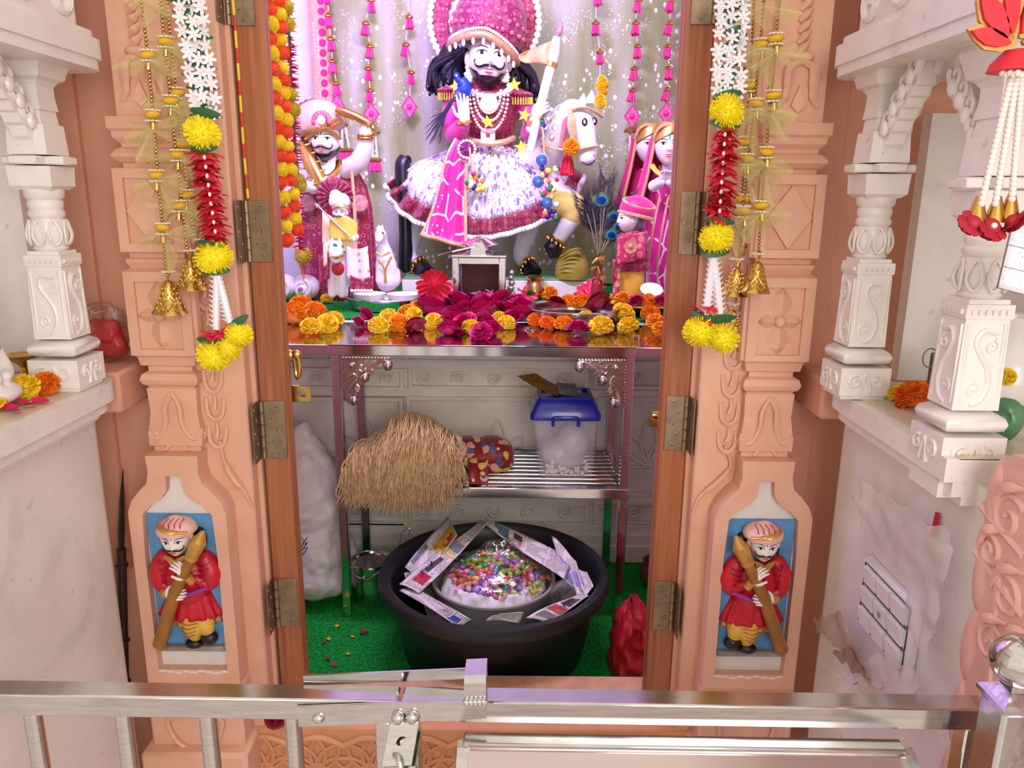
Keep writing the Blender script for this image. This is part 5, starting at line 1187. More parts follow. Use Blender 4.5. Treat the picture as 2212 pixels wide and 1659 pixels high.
def filmf(u, v):
    a = 2*pi*u; r_ = bR*.90*v; z = bz+.014+.050*(1-v*v)+.010*noise.noise(Vector((cos(a)*v*5, sin(a)*v*5, 1.0)))+.030*math.exp(-((v-.3)/.2)**2)*max(0, sin(a)); return Vector((bc.x+.012+r_*cos(a), bc.y+r_*sin(a), z))
q.sheet(filmf, 48, 14); tag(q.build('plastic_wrap', film()), 'clear crinkled plastic wrap over the heap of sweets', 'wrap')
# newspaper sheets lining the tub
def paper(label, corners, n=(14, 8), wav=.004, blocks=()):
    A = [G(x, y, z) for x, y, z in corners]
    def fn(u, v, o=0.0): p = A[0].lerp(A[1], u).lerp(A[3].lerp(A[2], u), v); return p+Z*(wav*sin(u*5+v*3)+o)+Vector((0, -o*.7, 0))
    o = MB().sheet(fn, n[0], n[1], True).build('newspaper_sheet', newsprint(), solid=.0006); tag(o, label, 'newspaper', 'newspaper sheets lining the tub')
    for u0, u1, v0, v1, c in blocks: MB().sheet(lambda u, v: fn(u0+(u1-u0)*u, v0+(v1-v0)*v, .0012), 5, 4).build('printed_block', M('ink_%d_%d_%d' % c, c, .7, var=.35, vs=60), o)
paper('folded newspaper band crossing the left of the sweets, red box at its end', ((862, 1262, .205), (1040, 1120, .245), (1052, 1136, .243), (905, 1282, .20)), blocks=((.08, .2, .3, .85, (176, 40, 62)), (.22, .42, .3, .55, (70, 66, 70)), (.55, .66, .05, .9, (130, 136, 150)), (.48, .53, .3, .9, (206, 190, 110))))
paper('newspaper band crossing the right of the sweets with a colour photo', ((1046, 1120, .246), (1238, 1202, .225), (1218, 1254, .218), (1052, 1136, .243)), blocks=((.16, .30, .15, .85, (84, 110, 128)), (.12, .17, .1, .6, (60, 150, 100)), (.36, .46, .2, .5, (70, 60, 70)), (.42, .46, .5, .8, (200, 90, 110))))
paper('purple-tinted newspaper page with a yellow advertisement at the back left of the tub', ((874, 1225, .20), (968, 1112, .255), (988, 1160, .245), (905, 1258, .195)), blocks=((.52, .98, .38, .98, (196, 146, 44)), (.62, .92, .62, .92, (150, 50, 30)), (.1, .45, .1, .3, (120, 104, 130))))
paper('violet newspaper page standing at the back right of the tub', ((1190, 1155, .245), (1245, 1210, .235), (1262, 1282, .20), (1218, 1250, .205)), blocks=((.1, .9, .45, .95, (130, 116, 176)),))
paper('newspaper flap with a blue tint curling at the right side of the tub', ((1228, 1230, .215), (1268, 1232, .22), (1282, 1270, .212), (1250, 1300, .19)), blocks=((.1, .6, .1, .6, (140, 128, 186)),))
paper('newspaper strip with printed columns along the front left of the tub', ((862, 1276, .19), (900, 1268, .20), (1018, 1342, .20), (985, 1352, .185)), blocks=((.2, .7, .78, .92, (50, 70, 130)), (.2, .8, .6, .75, (160, 150, 146))))
paper('newspaper strip with a red heading along the front right of the tub', ((1135, 1335, .195), (1250, 1280, .21), (1272, 1290, .205), (1180, 1345, .187)), blocks=((.35, .55, .1, .9, (184, 70, 66)), (.62, .85, .1, .8, (70, 60, 62)), (.1, .28, .2, .9, (120, 112, 110))))
paper('crumpled newspaper corner at the front of the bowl', ((1048, 1342, .19), (1080, 1322, .215), (1132, 1326, .21), (1118, 1346, .19)))
paper('crumpled newspaper page lying under the front of the bowl', ((905, 1290, .03), (1225, 1290, .03), (1190, 1345, .07), (930, 1345, .07)), wav=.003)
paper('newspaper page pressed against the left inside of the tub', ((872, 1235, .17), (935, 1200, .10), (945, 1300, .07), (885, 1285, .15)))
paper('newspaper page pressed against the right inside of the tub', ((1200, 1200, .10), (1262, 1240, .17), (1250, 1290, .15), (1180, 1310, .07)))
def hand_writing(x0, y0, x1, y1, z, n, label_mat=None):
    q = MB(); random.seed(int(x0))
    for k in range(n):
        t = (k+.5)/n; x, y = x0+(x1-x0)*t, y0+(y1-y0)*t
        q.tube(catmull([G(x+random.uniform(-5, 5), y+random.uniform(-5, 5), z) for _ in range(4)], 4), .0009, 4)
    return q
NEWS = [o for o in COL.objects if o.name.startswith('newspaper_sheet')]
hand_writing(908, 1240, 936, 1212, .226, 5).build('handwriting', black(), NEWS[0]); hand_writing(1208, 1314, 1236, 1292, .212, 5).build('handwriting', black(), NEWS[6])
# petals on the floor
random.seed(17); PT = MB().sheet(lambda u, v: ((u-.5)*1.6, (v-.5)*sin(pi*(.1+.85*u)), .25*(u-.5)**2+.15*(v-.5)**2), 6, 5)
PMS = {c: PT.mesh('petal_'+c, m_) for c, m_ in (('maroon', M('petal_maroon', (140, 16, 60), .5)), ('orange', marig_o()), ('dark red', rosered()))}
for x, y, c, sz, w_ in ((740, 1253, 'orange', 7, 'beside the pail'), (710, 1380, 'orange', 9, 'left of the floor petals'), (700, 1388, 'dark red', 8, 'nearest the left post on the green floor'), (786, 1365, 'dark red', 13, 'near the table leg foot'), (728, 1352, 'orange', 8, 'just left of the table leg foot'), (752, 1412, 'orange', 7, 'in the middle of the green floor'), (708, 1422, 'maroon', 10, 'near the sill, left of another'), (722, 1436, 'maroon', 11, 'closest to the sill'), (762, 1375, 'orange', 7, 'right of the table leg foot')):
    p = G(x, y, .004); o = inst('fallen_petal', PMS[c], p, (random.uniform(-.3, .3), .1, random.random()*6), S(p.y, y)*sz); tag(o, 'fallen %s petal on the green floor, %s' % (c, w_), 'petal')
p = G(1408, 1490, .10); tag(inst('fallen_flower', HIB, p+Vector((0, 0, .002)), (.3, 0, 1), .018), 'crushed red flower on the sill at the right door post', 'flower')
p = W(588, 1570, 1.37); tag(inst('tucked_rose', ROSE_D, Vector((p.x, 1.395, p.z)), (1.4, 0, .3), .022), 'dark red rose tucked on the plinth behind the left railing', 'flower')
# ================================================================== ALTAR: BACKDROP AND HANGINGS
YC = 3.20
xa, xb = W(692, 418, YC).x, W(1492, 418, YC).x; zt0, zb0 = 2.2, .79
q = MB().sheet(lambda u, v: (xa+(xb-xa)*u, YC+.016*sin(u*34+sin(v*3)*1.2)+.010*sin(u*13+1)+.006*sin(v*9+u*5), zt0+(zb0-zt0)*v), 150, 40)
cu = thing('backdrop_curtain', 'olive backdrop curtain printed with silver foil, hanging behind the statues', 'curtain', ((xa+xb)/2, YC, zb0))
q.build('curtain_cloth', curtain_cloth(), cu)
RING = MB().lathe((0, 0, 0), [(0, .003), (.020, .004), (.024, 0), (.020, -.004), (0, -.003)], 14, m=Matrix.Rotation(pi/2, 4, 'X'))
for k in range(8): RING.tube([Vector((.008*cos(k*pi/4), -.005, .008*sin(k*pi/4))), Vector((.019*cos(k*pi/4), -.005, .019*sin(k*pi/4)))], .0022, 4)
RINGM = RING.mesh('lace_medallion', magenta())
lacem = cloth_pattern('gold_lace', (216, 160, 132), (240, 206, 190), 120, .3)
for sx, x0, x1 in ((0, xa-.004, xa+.075), (1, xb-.075, xb+.004)):
    MB().sheet(lambda u, v: (x0+(x1-x0)*u, YC-.022+.004*sin(v*40), zt0+(zb0-zt0)*v), 3, 60).build('lace_border', lacem, cu, solid=.002)
    for k in range(34): inst('lace_medallion', RINGM, ((x0+x1)/2+(.008 if sx == 0 else -.004), YC-.028, zt0-.02-k*.0365), (0, 0, 0), .56, cu)
TAS = MB(); random.seed(6)
for k in range(34):
    a = 2*pi*random.random(); r_ = random.random()**.5; TAS.tube([Vector((.12*r_*cos(a), .12*r_*sin(a), 0)), Vector((.26*r_*cos(a), .26*r_*sin(a), -.35)), Vector((.40*r_*cos(a)+random.uniform(-.03, .03), .40*r_*sin(a), -1.0+random.uniform(-.04, .03)))], [.05, .06, .045], 4)
TAS.lathe((0, 0, 0), [(0, -.9), (.30, -.9), (.2, -.3), (.1, 0), (0, 0)], 10); TASM = TAS.mesh('tassel', magenta())
CAPM = MB().lathe((0, 0, 0), [(.34, -.16), (.36, -.06), (.26, .06), (.12, .14), (.07, .3), (0, .34)], 14, wob=lambda t, z: 1+.1*cos(7*t)).mesh('tassel_cap', gold())
def tassels(label, x0, items, dia=None, tail=None, Yd=3.12):
    P = lambda x, y, d=0: W(x, y, Yd-d); s = S(Yd, 200); r = thing('tassel_string', label, 'tassel string', P(x0, -40), 'magenta tassel strings in front of the curtain')
    pts = [(x0, -60)]+[(x, y-14) for x, y in items]+([dia] if dia else [])+([(items[-1][0], items[-1][1]+48)] if not dia else [])
    q = MB()
    for (xa_, ya_), (xb_, yb_) in zip(pts, pts[1:]):
        A, B = P(xa_, ya_), P(xb_, yb_); n = max(2, int((B-A).length/(s*3.3)))
        for k in range(n): q.sph(A.lerp(B, k/n), s*1.7, 5, 4)
    q.tube([P(x0, -60), P(x0, -60)+Z*.22], s*1.2, 5)
    tag(q.build('pearl_thread', pearlm(), r), None, None, None, 'stuff')
    for i, (x, y) in enumerate(items):
        inst('tassel', TASM, P(x, y-11, .004), (0, random.uniform(-.2, .2), random.random()*3), s*25, r); inst('tassel_cap', CAPM, P(x, y-11, .004), (0, 0, 0), s*24, r)
    if dia:
        x, y = dia; w = 17*s; c = P(x, y, .006); k = s*20
        MB().prism([(0, -k*1.15), (k*.82, 0), (0, k*1.15), (-k*.82, 0)], c, X, Z, (0, -.006, 0)).build('diamond_pendant', cloth_pattern('pendant_lace', (196, 60, 130), (236, 200, 214), 260, .3), r, smooth=False)
        MB().tube([c+Vector((0, -.006, -k*1.15)), c+Vector((k*.82, -.006, 0)), c+Vector((0, -.006, k*1.15)), c+Vector((-k*.82, -.006, 0))], s*1.8, 6, True).build('pendant_edge', magenta(), r)
        MB().sph(c+Vector((0, -.008, 0)), (s*6, s*3, s*6), 10, 7).build('pendant_rose', M('pendant_rose', (222, 40, 120), .4), r)
    if tail:
        (cx, cy), ends = tail; inst('tassel_cap', CAPM, P(cx, cy+3, .006), (0, 0, 0), s*40, r)
        for ex, ey in ends:
            A, B = P(cx+(ex-cx)*.5, cy+8, .006), P(ex, ey-16, .006); n = 12
            for k in range(n): MB().sph(A.lerp(B, (k+.5)/n), s*3.0, 8, 6).build('pearl', pearlm(), r)
            inst('tassel_cap', CAPM, P(ex, ey-12, .006), (0, 0, 0), s*26, r); inst('tassel', TASM, P(ex, ey-12, .006), (0, 0, 1), s*27, r)
tassels('leftmost magenta tassel string over the lace border, above the left statue', 707, ((709, -8), (709, 43), (714, 94), (718, 142), (726, 190)), (729, 229), ((737, 263), ((740, 335), (754, 335))))
tassels('second magenta tassel string from the left with a diamond pendant by the raised hand', 795, ((801, 10), (790, 60), (799, 110), (795, 158), (799, 205)), (803, 246), ((806, 280), ((805, 356), (815, 356))))
tassels('short magenta tassel string with a plain diamond end, left of the halo', 881, ((883, 46), (876, 106), (887, 166)), (885, 231))
tassels('short magenta tassel string above the horse head', 1290, ((1289, -4), (1287, 60), (1296, 123)))
tassels('long magenta tassel string with a diamond pendant right of the horse head', 1372, ((1379, 10), (1373, 60), (1377, 110), (1370, 158), (1367, 205)), (1365, 251), ((1362, 277), ((1360, 357),)))
tassels('rightmost magenta tassel string over the lace border beside the door post', 1450, ((1449, 10), (1447, 60), (1443, 110), (1445, 157), (1442, 203)), (1438, 245))
# --- pompom garland just inside the left door post
P_O = pom_mesh('orange_pompom', M('orange_fluff', (244, 96, 56), .7, var=.12, vs=50), 420, .30, 41); P_G = pom_mesh('olive_pompom', M('olive_fluff', (196, 176, 50), .7, var=.15, vs=50), 380, .3, 42)
P_Y2 = pom_mesh('bright_yellow_pompom', M('bright_yellow_fluff', (252, 226, 50), .7, var=.08, vs=50, sss=.4), 420, .3, 43)
def pomg(label, Yp, pts, first, rad, mats):
    r = thing('pompom_garland', label, 'garland', W(*pts[0], Yp), 'pompom garlands hanging inside the left door post'); s = S(Yp, 300)
    MB().tube([W(pts[0][0], -60, Yp)+Z*.45]+[W(pts[0][0], -60, Yp)]+[W(x, y, Yp) for x, y in pts], .0015, 5).build('cord', M('green_cord'), r)
    for i, (x, y) in enumerate(pts): inst('pompom', mats[(i+first) % len(mats)], W(x, y, Yp), (random.random()*3, random.random()*3, 0), (s*rad, s*rad, s*rad*.88), r)
zA = [(90, -60), (90, 80), (105, 215), (85, 345), (110, 480), (120, 620), (125, 755), (130, 880), (145, 1010), (150, 1150), (165, 1270), (175, 1395), (190, 1520), (185, 1630)]; zA4 = [(120, 320), (130, 450), (150, 570), (165, 700)]
zB = [(170, 10), (180, 130), (195, 250), (185, 360), (205, 470), (205, 600), (220, 720), (215, 830), (230, 950), (245, 1075), (245, 1180), (250, 1310), (270, 1410), (285, 1520), (280, 1610)]; zB4 = [(225, 290), (230, 400), (240, 510), (258, 605)]
pomg('front strand of orange and yellow pompoms inside the left door post', 1.72, [(560+a/4.1475, b/4.1475) for a, b in zA]+[(580+a/4.1475, 350+b/4.1475) for a, b in zA4], 0, 17.5, [P_Y2, P_O])
pomg('second strand of orange and yellow pompoms behind the front one', 1.76, [(560+a/4.1475, b/4.1475) for a, b in zB]+[(580+a/4.1475, 350+b/4.1475) for a, b in zB4], 1, 15.5, [P_Y2, P_O])
pomg('rear strand of olive yellow pompoms behind the orange ones', 1.82, [(618, 16), (622, 52), (628, 205), (634, 238), (646, 392), (650, 400)], 0, 16, [P_G])
q = MB(); random.seed(3)
for k in range(420):
    y = -20+k*1.33; c = W(621+y*.05, y, 1.84); a = random.random()*6.28; q.tube([c, c+Vector((.018*cos(a), .012*sin(a), random.uniform(-.006, .004)))], [.0022, .0006], 4, caps=False)
q.tube([W(620, -30, 1.84)+Z*.4, W(620, -30, 1.84), W(634, 280, 1.84), W(648, 540, 1.84)], .003, 5)
tag(q.build('tinsel_garland', M('tinsel_maroon', (176, 16, 66), .35, .3, .2, 60)), 'maroon tinsel garland hanging behind the pompom strands', 'garland')
o = thing('flower_pick', 'orange stick with a loose olive pompom leaning by the left statue', 'stick', W(668, 612, 2.62)); MB().cyl(W(636, 530, 2.62), W(672, 652, 2.62), .004, n=8).build('stick', M('orange_stick', (230, 120, 60), .4), o); inst('pompom', P_G, W(655, 553, 2.61), (0, 0, 0), S(2.6, 550)*19, o)
# ================================================================== FIGURES
def loft(mb, rows, Yc, n=40, pleat=0, amp=0.0, ysh=0.0):
    """closed elliptical loft; rows: (cx px, y px, half width px, half depth px[, dy])"""
    o = len(mb.v); k = len(rows)
    for r_ in rows:
        cx, y, hw, hd = r_[:4]; dy = r_[4] if len(r_) > 4 else 0.0; c = W(cx, y, Yc)+Vector((0, dy, 0)); s = S(Yc, y)
        for j in range(n):
            a = 2*pi*j/n; f_ = 1+(amp*cos(pleat*a) if pleat else 0); mb.v.append(c+Vector((hw*s*cos(a)*f_, hd*s*sin(a)*f_, 0)))
    for i in range(k-1):
        for j in range(n): mb.f.append([o+i*n+j, o+i*n+(j+1) % n, o+(i+1)*n+(j+1) % n, o+(i+1)*n+j])
    mb.f.append([o+j for j in range(n)]); mb.f.append([o+(k-1)*n+j for j in range(n)][::-1]); return mb
def fan(root, c, r0, r1, Yc, mat, name, n=60, amp=.008, a0=0.0, a1=2*pi, sy=1.0):
    s = S(Yc, c[1]); o = W(c[0], c[1], Yc)
    q = MB().sheet(lambda u, v: o+Vector(((r0+(r1-r0)*v)*s*cos(a0+(a1-a0)*u), amp*sin(u*n*pi)*(.4+.6*v)+.008*v, (r0+(r1-r0)*v)*s*sin(a0+(a1-a0)*u)*sy)), n*2, 5); return q.build(name, mat, root, solid=.0015)
def scallop(root, c, r, Yc, k, br, mat, name, a0=0.0, a1=2*pi):
    s = S(Yc, c[1]); o = W(c[0], c[1], Yc); q = MB()
    for i in range(k): a = a0+(a1-a0)*i/k; q.sph(o+Vector((r*s*cos(a), .006, r*s*sin(a))), (br*s, br*s*.6, br*s), 8, 6)
    return q.build(name, mat, root)
lav = M('horse_white', (226, 224, 238), .25, var=.04); YM = 2.95
# pedestal
pz0 = W(1050, 601, 2.80).z; px0, px1 = W(868, 612, 2.80).x, W(1300, 612, 2.80).x
pd = thing('statue_pedestal', 'white marble slab with a green painted top under the horse statue', 'pedestal', ((px0+px1)/2, 2.95, .782))
MB().box(((px0+px1)/2, 2.955, (.782+pz0-.008)/2), (px1-px0, .31, pz0-.008-.782), .003).build('slab', marble(), pd)
MB().box(((px0+px1)/2, 2.955, pz0-.004), (px1-px0-.01, .30, .008), .002).build('green_top', M('green_paint', (104, 160, 110), .4, var=.1), pd)
# ---- horse
def PM(x, y, d=0.0): return W(x, y, YM-d)
s = S(YM, 350); hr = thing('horse_statue', 'white marble horse statue with gold bridle, raised foreleg and black tail', 'statue', PM(1050, 592))
q = MB()
limb(q, [PM(930, 400), PM(1040, 395), PM(1150, 385, .02)], [.10, .105, .095], 20)
limb(q, [PM(1140, 370, .03), PM(1185, 310, .08), PM(1222, 255, .12)], [.085, .072, .055], 18)
limb(q, [PM(1236, 246, .15), PM(1256, 272, .17), PM(1268, 310, .19), PM(1270, 335, .20)], [.052, .048, .034, .032], 18)
q.sph(PM(1248, 268, .165), (.042, .048, .055), 14, 10); q.sph(PM(1268, 342, .205), (.034, .034, .028), 14, 10)
limb(q, [PM(908, 420), PM(902, 480), PM(888, 530, -.01), PM(884, 552, -.01), PM(902, 570, .02)], [.055, .042, .030, .027, .024], 14)
limb(q, [PM(1140, 430, -.03), PM(1140, 490, -.02), PM(1128, 535, -.02), PM(1124, 552, -.02), PM(1134, 570, .0)], [.05, .042, .033, .030, .027], 14)
limb(q, [PM(1180, 410, .06), PM(1240, 448, .12), PM(1228, 482, .13), PM(1206, 516, .13)], [.06, .045, .034, .027], 14)
q.build('body', lav, hr, fuse=.008, relax=6)
for x, y, d in ((1258, 214, .14), (1276, 208, .16)):
    MB().tube([PM(x, y+16, d), PM(x+1, y+4, d), PM(x+3, y-12, d)], [.016, .017, .003], 10).build('ear', lav, hr)
for e, (x, y, d) in enumerate(((1263, 264, .215), (1284, 262, .19))):
    MB().sph(PM(x, y, d), (.010, .006, .014), 10, 7).build('eye', black(), hr); MB().sph(PM(x, y, d+.005), (.004, .003, .006), 8, 6).build('eye_shine', skin(), hr)
MB().tube(catmull([PM(1256, 350, .235), PM(1272, 356, .24), PM(1286, 346, .225)], 4), .0022, 5).build('mouth_line', black(), hr)
MB().sph(PM(1284, 333, .232), (.006, .004, .006), 8, 6).build('nostril', M('nostril_pink', (226, 160, 176), .4), hr)
gb = cloth_pattern('gold_bridle', (206, 156, 104), (236, 206, 170), 140, .4, rough=.35)
for pts in ([(1232, 238, .20), (1236, 262, .222), (1238, 290, .22), (1236, 312, .21)], [(1172, 311, .16), (1200, 322, .20), (1236, 324, .225), (1262, 320, .235), (1288, 316, .225)], [(1236, 238, .205), (1256, 232, .21), (1280, 238, .20), (1302, 252, .18)]):
    MB().tube(catmull([PM(*p) for p in pts], 5), .011, 8, flat=.5).build('bridle_strap', gb, hr)
MB().tube(catmull([PM(1240, 236, .185), PM(1222, 262, .18), PM(1217, 290, .18), PM(1214, 314, .17)], 5), [.016]*8+[.014]*8, 10, flat=.6).build('mane_ribbon', M('pink_ribbon', (226, 120, 132), .45), hr)
MB().tube(catmull([PM(1232, 236, .13), PM(1200, 250, .13), PM(1180, 290, .12), PM(1170, 320, .12)], 5), [.030]*16, 10, flat=.35).build('neck_drape', gb, hr)
for k in range(8): MB().box(PM(1190+(k % 2)*20-(k//2)*6, 236+(k//2)*20, .16), (.016, .008, .016), .003, m=Matrix.Rotation(.6, 4, 'Y')).build('mirror_piece', M('mirror_glass', (200, 200, 224), .08, .9), hr)
inst('orange_flower', F_O, PM(1234, 318, .235), (1.3, 0, 0), s*17, hr)
random.seed(8)
for x, y in ((1300, 172), (1306, 182), (1296, 186), (1302, 198), (1298, 212), (1300, 222), (1294, 226)): inst('yellow_flower', F_Y, PM(x, y, .17), (random.random()*3, random.random(), 0), s*9.5, hr)
inst('red_tassel', TAS.mesh('red_tassel', red_petal()), PM(1227, 334, .17), (0, 0, 0), s*40, hr)
MB().tube(catmull([PM(884, 344, .0), PM(870, 356, .02), PM(872, 420, .03), PM(876, 500, .03), PM(876, 588, .02)], 6), [.015]*4+[.028]*8+[.024]*8+[.026]*4+[.012], 12).build('tail', hairm(), hr)
for pts in ([(902, 570, .02), (910, 578, .03), (920, 592, .05)], [(1134, 570, 0), (1144, 578, .01), (1152, 592, .03)], [(1204, 518, .13), (1194, 534, .13), (1200, 556, .13)]):
    MB().tube([PM(*p) for p in pts], [.028, .032, .036] if pts[0][0] != 1204 else [.027, .034, .020], 14).build('hoof', black(), hr)
    a = PM(*pts[0]); dv_ = (PM(*pts[1])-a).normalized(); e0, e1, _ = frame_of(dv_); MB().tube([a+(e0*cos(2*pi*i/18)+e1*sin(2*pi*i/18))*.031 for i in range(18)], .006, 6, True).build('anklet', gold(), hr)
    q = MB()
    for i in range(12): q.sph(a+(e0*cos(2*pi*i/12)+e1*sin(2*pi*i/12))*.036+dv_*.012, (.005, .004, .009), 6, 5)
    q.build('anklet_bells', gold(), hr)
q = MB(); limb(q, [PM(1200, 438, .12), PM(1240, 448, .125), PM(1236, 466, .13)], [.047, .050, .041], 16); q.build('knee_cloth', cloth_pattern('yellow_knee', (226, 196, 110), (150, 40, 40), 60, .14, ring=False), hr, fuse=.006)
q = MB().lathe(PM(1236, 602, .12), [(0, 0), (.058, 0), (.062, .02), (.056, .06), (.040, .09), (.018, .108), (0, .11)], 32, sy=.8, wob=lambda t, z: 1+.06*abs(sin(3*t+z*60))); lp = q.build('olive_turban', M('olive_glaze', (150, 132, 52), .3, var=.15, vs=20))
for k in range(6):
    a0_ = -.5+k*.28; cc = PM(1236, 602, .12); q = MB(); q.tube(catmull([cc+Vector((-.060, -.012, .012+.012*k)), cc+Vector((-.030+.006*k, -.046, .030+.016*k)), cc+Vector((.010+.004*k, -.044+.003*k, .022+.016*k)), cc+Vector((.052-.004*k, -.020, .010+.012*k))], 5), .0045, 6); q.build('wrapped_fold', M('olive_glaze'), lp)
tag(lp, 'olive ribbed turban-shaped mound under the raised hoof', 'ornament')
# ---- rider
rd = thing('rider_statue', 'bearded rider statue in white skirt, maroon jewelled turban and round halo, holding a spear', 'statue', PM(1055, 330))
q = MB(); loft(q, [(1058, 330, 52, 34, -.05), (1058, 300, 50, 34, -.05), (1056, 262, 62, 38, -.05), (1056, 225, 76, 40, -.05), (1056, 200, 82, 34, -.05), (1056, 186, 44, 26, -.05)], YM); q.build('coat', maroon_fine(), rd, fuse=.006)
q = MB(); q.sph(PM(1056, 186, .06), (.042, .036, .05), 14, 10); limb(q, [PM(1056, 190, .06), PM(1056, 160, .07)], [.048, .040], 14); q.build('neck', skin(), rd)
hT = head(rd, PM(1056, 130, .11), .188, yaw=.10, tilt=-.02, roll=.10, wide=1.03, beard=True, tilak=(60, 120, 170))
q = MB(); loft(q, [(1056, 288, 30, 8), (1056, 280, 44, 10), (1058, 250, 46, 12), (1060, 215, 46, 12), (1060, 196, 40, 8)], YM-.135); q.build('breast_plate', maroon(), rd, fuse=.005)
q = MB(); random.seed(18)
for k in range(130): a = pi*random.random(); r_ = random.uniform(.8, 1.0); q.sph(PM(1056-cos(a)*52*r_, 184+sin(a)*26*r_, .145+.03*sin(a)), random.uniform(.004, .007), 6, 5)
tag(q.build('pearl_collar', pearlm(), rd), None, None, None, 'stuff')
for (w_, dz, nbd) in ((34, 66, 22), (26, 48, 20), (42, 88, 28)):
    q = MB()
    for k in range(nbd+1): a = pi*k/nbd; q.sph(PM(1056-cos(a)*w_, 196+sin(a)*dz, .185), .0052, 7, 5)
    q.build('pearl_necklace', pearlm(), rd)
MB().lathe(PM(1056, 222, .19), [(0, -.005), (.03, -.004), (.026, .004), (0, .006)], 16, m=Matrix.Rotation(pi/2, 4, 'X')).build('white_medallion', white_lace(), rd)
MB().box(PM(1054, 292, .175), (.050, .010, .044), .004).build('belt_buckle', white_lace(), rd); MB().box(PM(1054, 292, .185), (.014, .006, .010), .002).build('buckle_gem', M('ruby', (150, 20, 80), .15), rd)
MB().tube(catmull([PM(1004, 300, .10), PM(1030, 306, .165), PM(1060, 310, .175), PM(1090, 306, .165), PM(1110, 298, .10)], 5), .010, 8).build('belt', gb, rd)
STAR = MB().prism([((1 if i % 2 == 0 else .45)*sin(i*pi/5), (1 if i % 2 == 0 else .45)*cos(i*pi/5)) for i in range(10)], (0, 0, 0), X, Z, (0, -.35, 0)).mesh('star', M('star_yellow', (244, 206, 50), .5), False)
for x, y in ((985, 188), (1111, 184), (1054, 264), (1133, 249), (1126, 318)): inst('yellow_star', STAR, PM(x, y, .20), (0, random.uniform(-.3, .3), 0), s*14, rd)
for sg, x, y in ((-1, 974, 196), (1, 1122, 206)):                   # epaulettes with fringe
    MB().sph(PM(x, y, .07), (.050, .045, .016), 16, 8).build('epaulette', maroon_fine(), rd)
    q = MB()
    for k in range(16): a = pi*k/15; q.tube([PM(x-cos(a)*28, y+4, .08+.03*sin(a)), PM(x-cos(a)*28, y+20, .08+.03*sin(a))], [.0028, .0038], 5)
    q.build('fringe', gold(), rd)
for x, y, dx in ((962, 150, -4), (1118, 160, 10)):                  # long hair
    q = MB(); random.seed(int(x))
    q.sph(PM(x+12 if dx < 0 else x-10, y+10, .02), (.055, .05, .11), 16, 12)
    for k in range(46):
        a = random.uniform(-1, 1); b0 = PM(x+(40 if dx < 0 else -32)+a*6, 108+random.uniform(0, 14), .06); m1 = PM(x+a*24, 140+random.uniform(-10, 10), .07*random.random()); m2 = PM(x+a*30+dx, 175+random.uniform(-10, 14), .07*random.random()); e = PM(x+a*28+dx*1.6+random.uniform(-6, 6), (200 if dx < 0 else 222)+random.uniform(-12, 10), .05*random.random())
        q.tube(catmull([b0, m1, m2+Vector((.01*sin(k), 0, 0)), e], 5), [.010]*13+[.006]*2+[.001], 6)
    q.build('long_hair', hairm(), rd)
for x in (1012, 1092):
    q = MB()
    for k in range(7): q.sph(PM(x+(k % 2)*2-1, 132+k*7, .125), (.011+.004*(k > 3), .009, .009), 8, 6)
    q.build('earring', pearlm(), rd)
# turban, brim and halo
Tt = Matrix.Translation(PM(1050, 92, .09)) @ Matrix.Rotation(.22, 4, 'Y') @ Matrix.Rotation(-.05, 4, 'X')
q = MB(); q.lathe((0, 0, 0), [(.118, 0), (.126, .02), (.128, .06), (.118, .11), (.094, .15), (.055, .172), (0, .178)], 44, sy=.92); q.xf(Tt)
tlm = cloth_pattern('turban_lattice', (128, 6, 66), (196, 116, 140), 62, .85, dots=(170, 90, 90)); tbn = q.build('turban', tlm, rd)
GEM = MB().sph((0, 0, 0), (1, 1, 1), 8, 6).mesh('turban_gem', M('turban_gem', (190, 96, 116), .15, .2, .2, 80))
for i in range(5):
    for j in range(11):
        a = pi+pi*(j+.5*(i % 2))/11; zz = .030+i*.030; rr_ = (.129, .126, .116, .100, .076)[i]; p = Tt @ Vector((rr_*cos(a), rr_*.92*sin(a)-.002, zz)); inst('turban_gem', GEM, p, (0, 0, 0), (.0085, .006, .0085), tbn)
q = MB(); pts = [Tt @ Vector((.118*cos(a), .112*sin(a)-.004, -.002-.040*abs(cos(a))**1.5)) for a in [pi+pi*i/26 for i in range(27)]]; q.tube(pts, .014, 10); q.build('turban_brim', M('brim_gold', (190, 142, 104), .4, .3, .15, 60), tbn)
q = MB()
for i in range(40): a = pi+pi*i/39; q.sph(Tt @ Vector((.122*cos(a), .116*sin(a)-.008, .016-.040*abs(cos(a))**1.5)), .0058, 7, 5)
q.build('brim_pearls', pearlm(), tbn)
for i in range(9):
    a = pi+pi*(.15+.7*i/8); p = Tt @ Vector((.124*cos(a), .120*sin(a)-.008, -.026-.040*abs(cos(a))**1.5)); MB().sph(p, (.006, .005, .012), 8, 6).build('drop_pearl', pearlm(), tbn)
fan(rd, (1046, 44), 20, 82, YM-.0, white_lace(), 'halo_pleats', 50, .012); fan(rd, (1046, 44), 78, 116, YM-.006, maroon_fine(), 'halo_ring', 40, .005); scallop(rd, (1046, 44), 118, YM-.01, 54, 7.5, white_lace(), 'halo_lace')
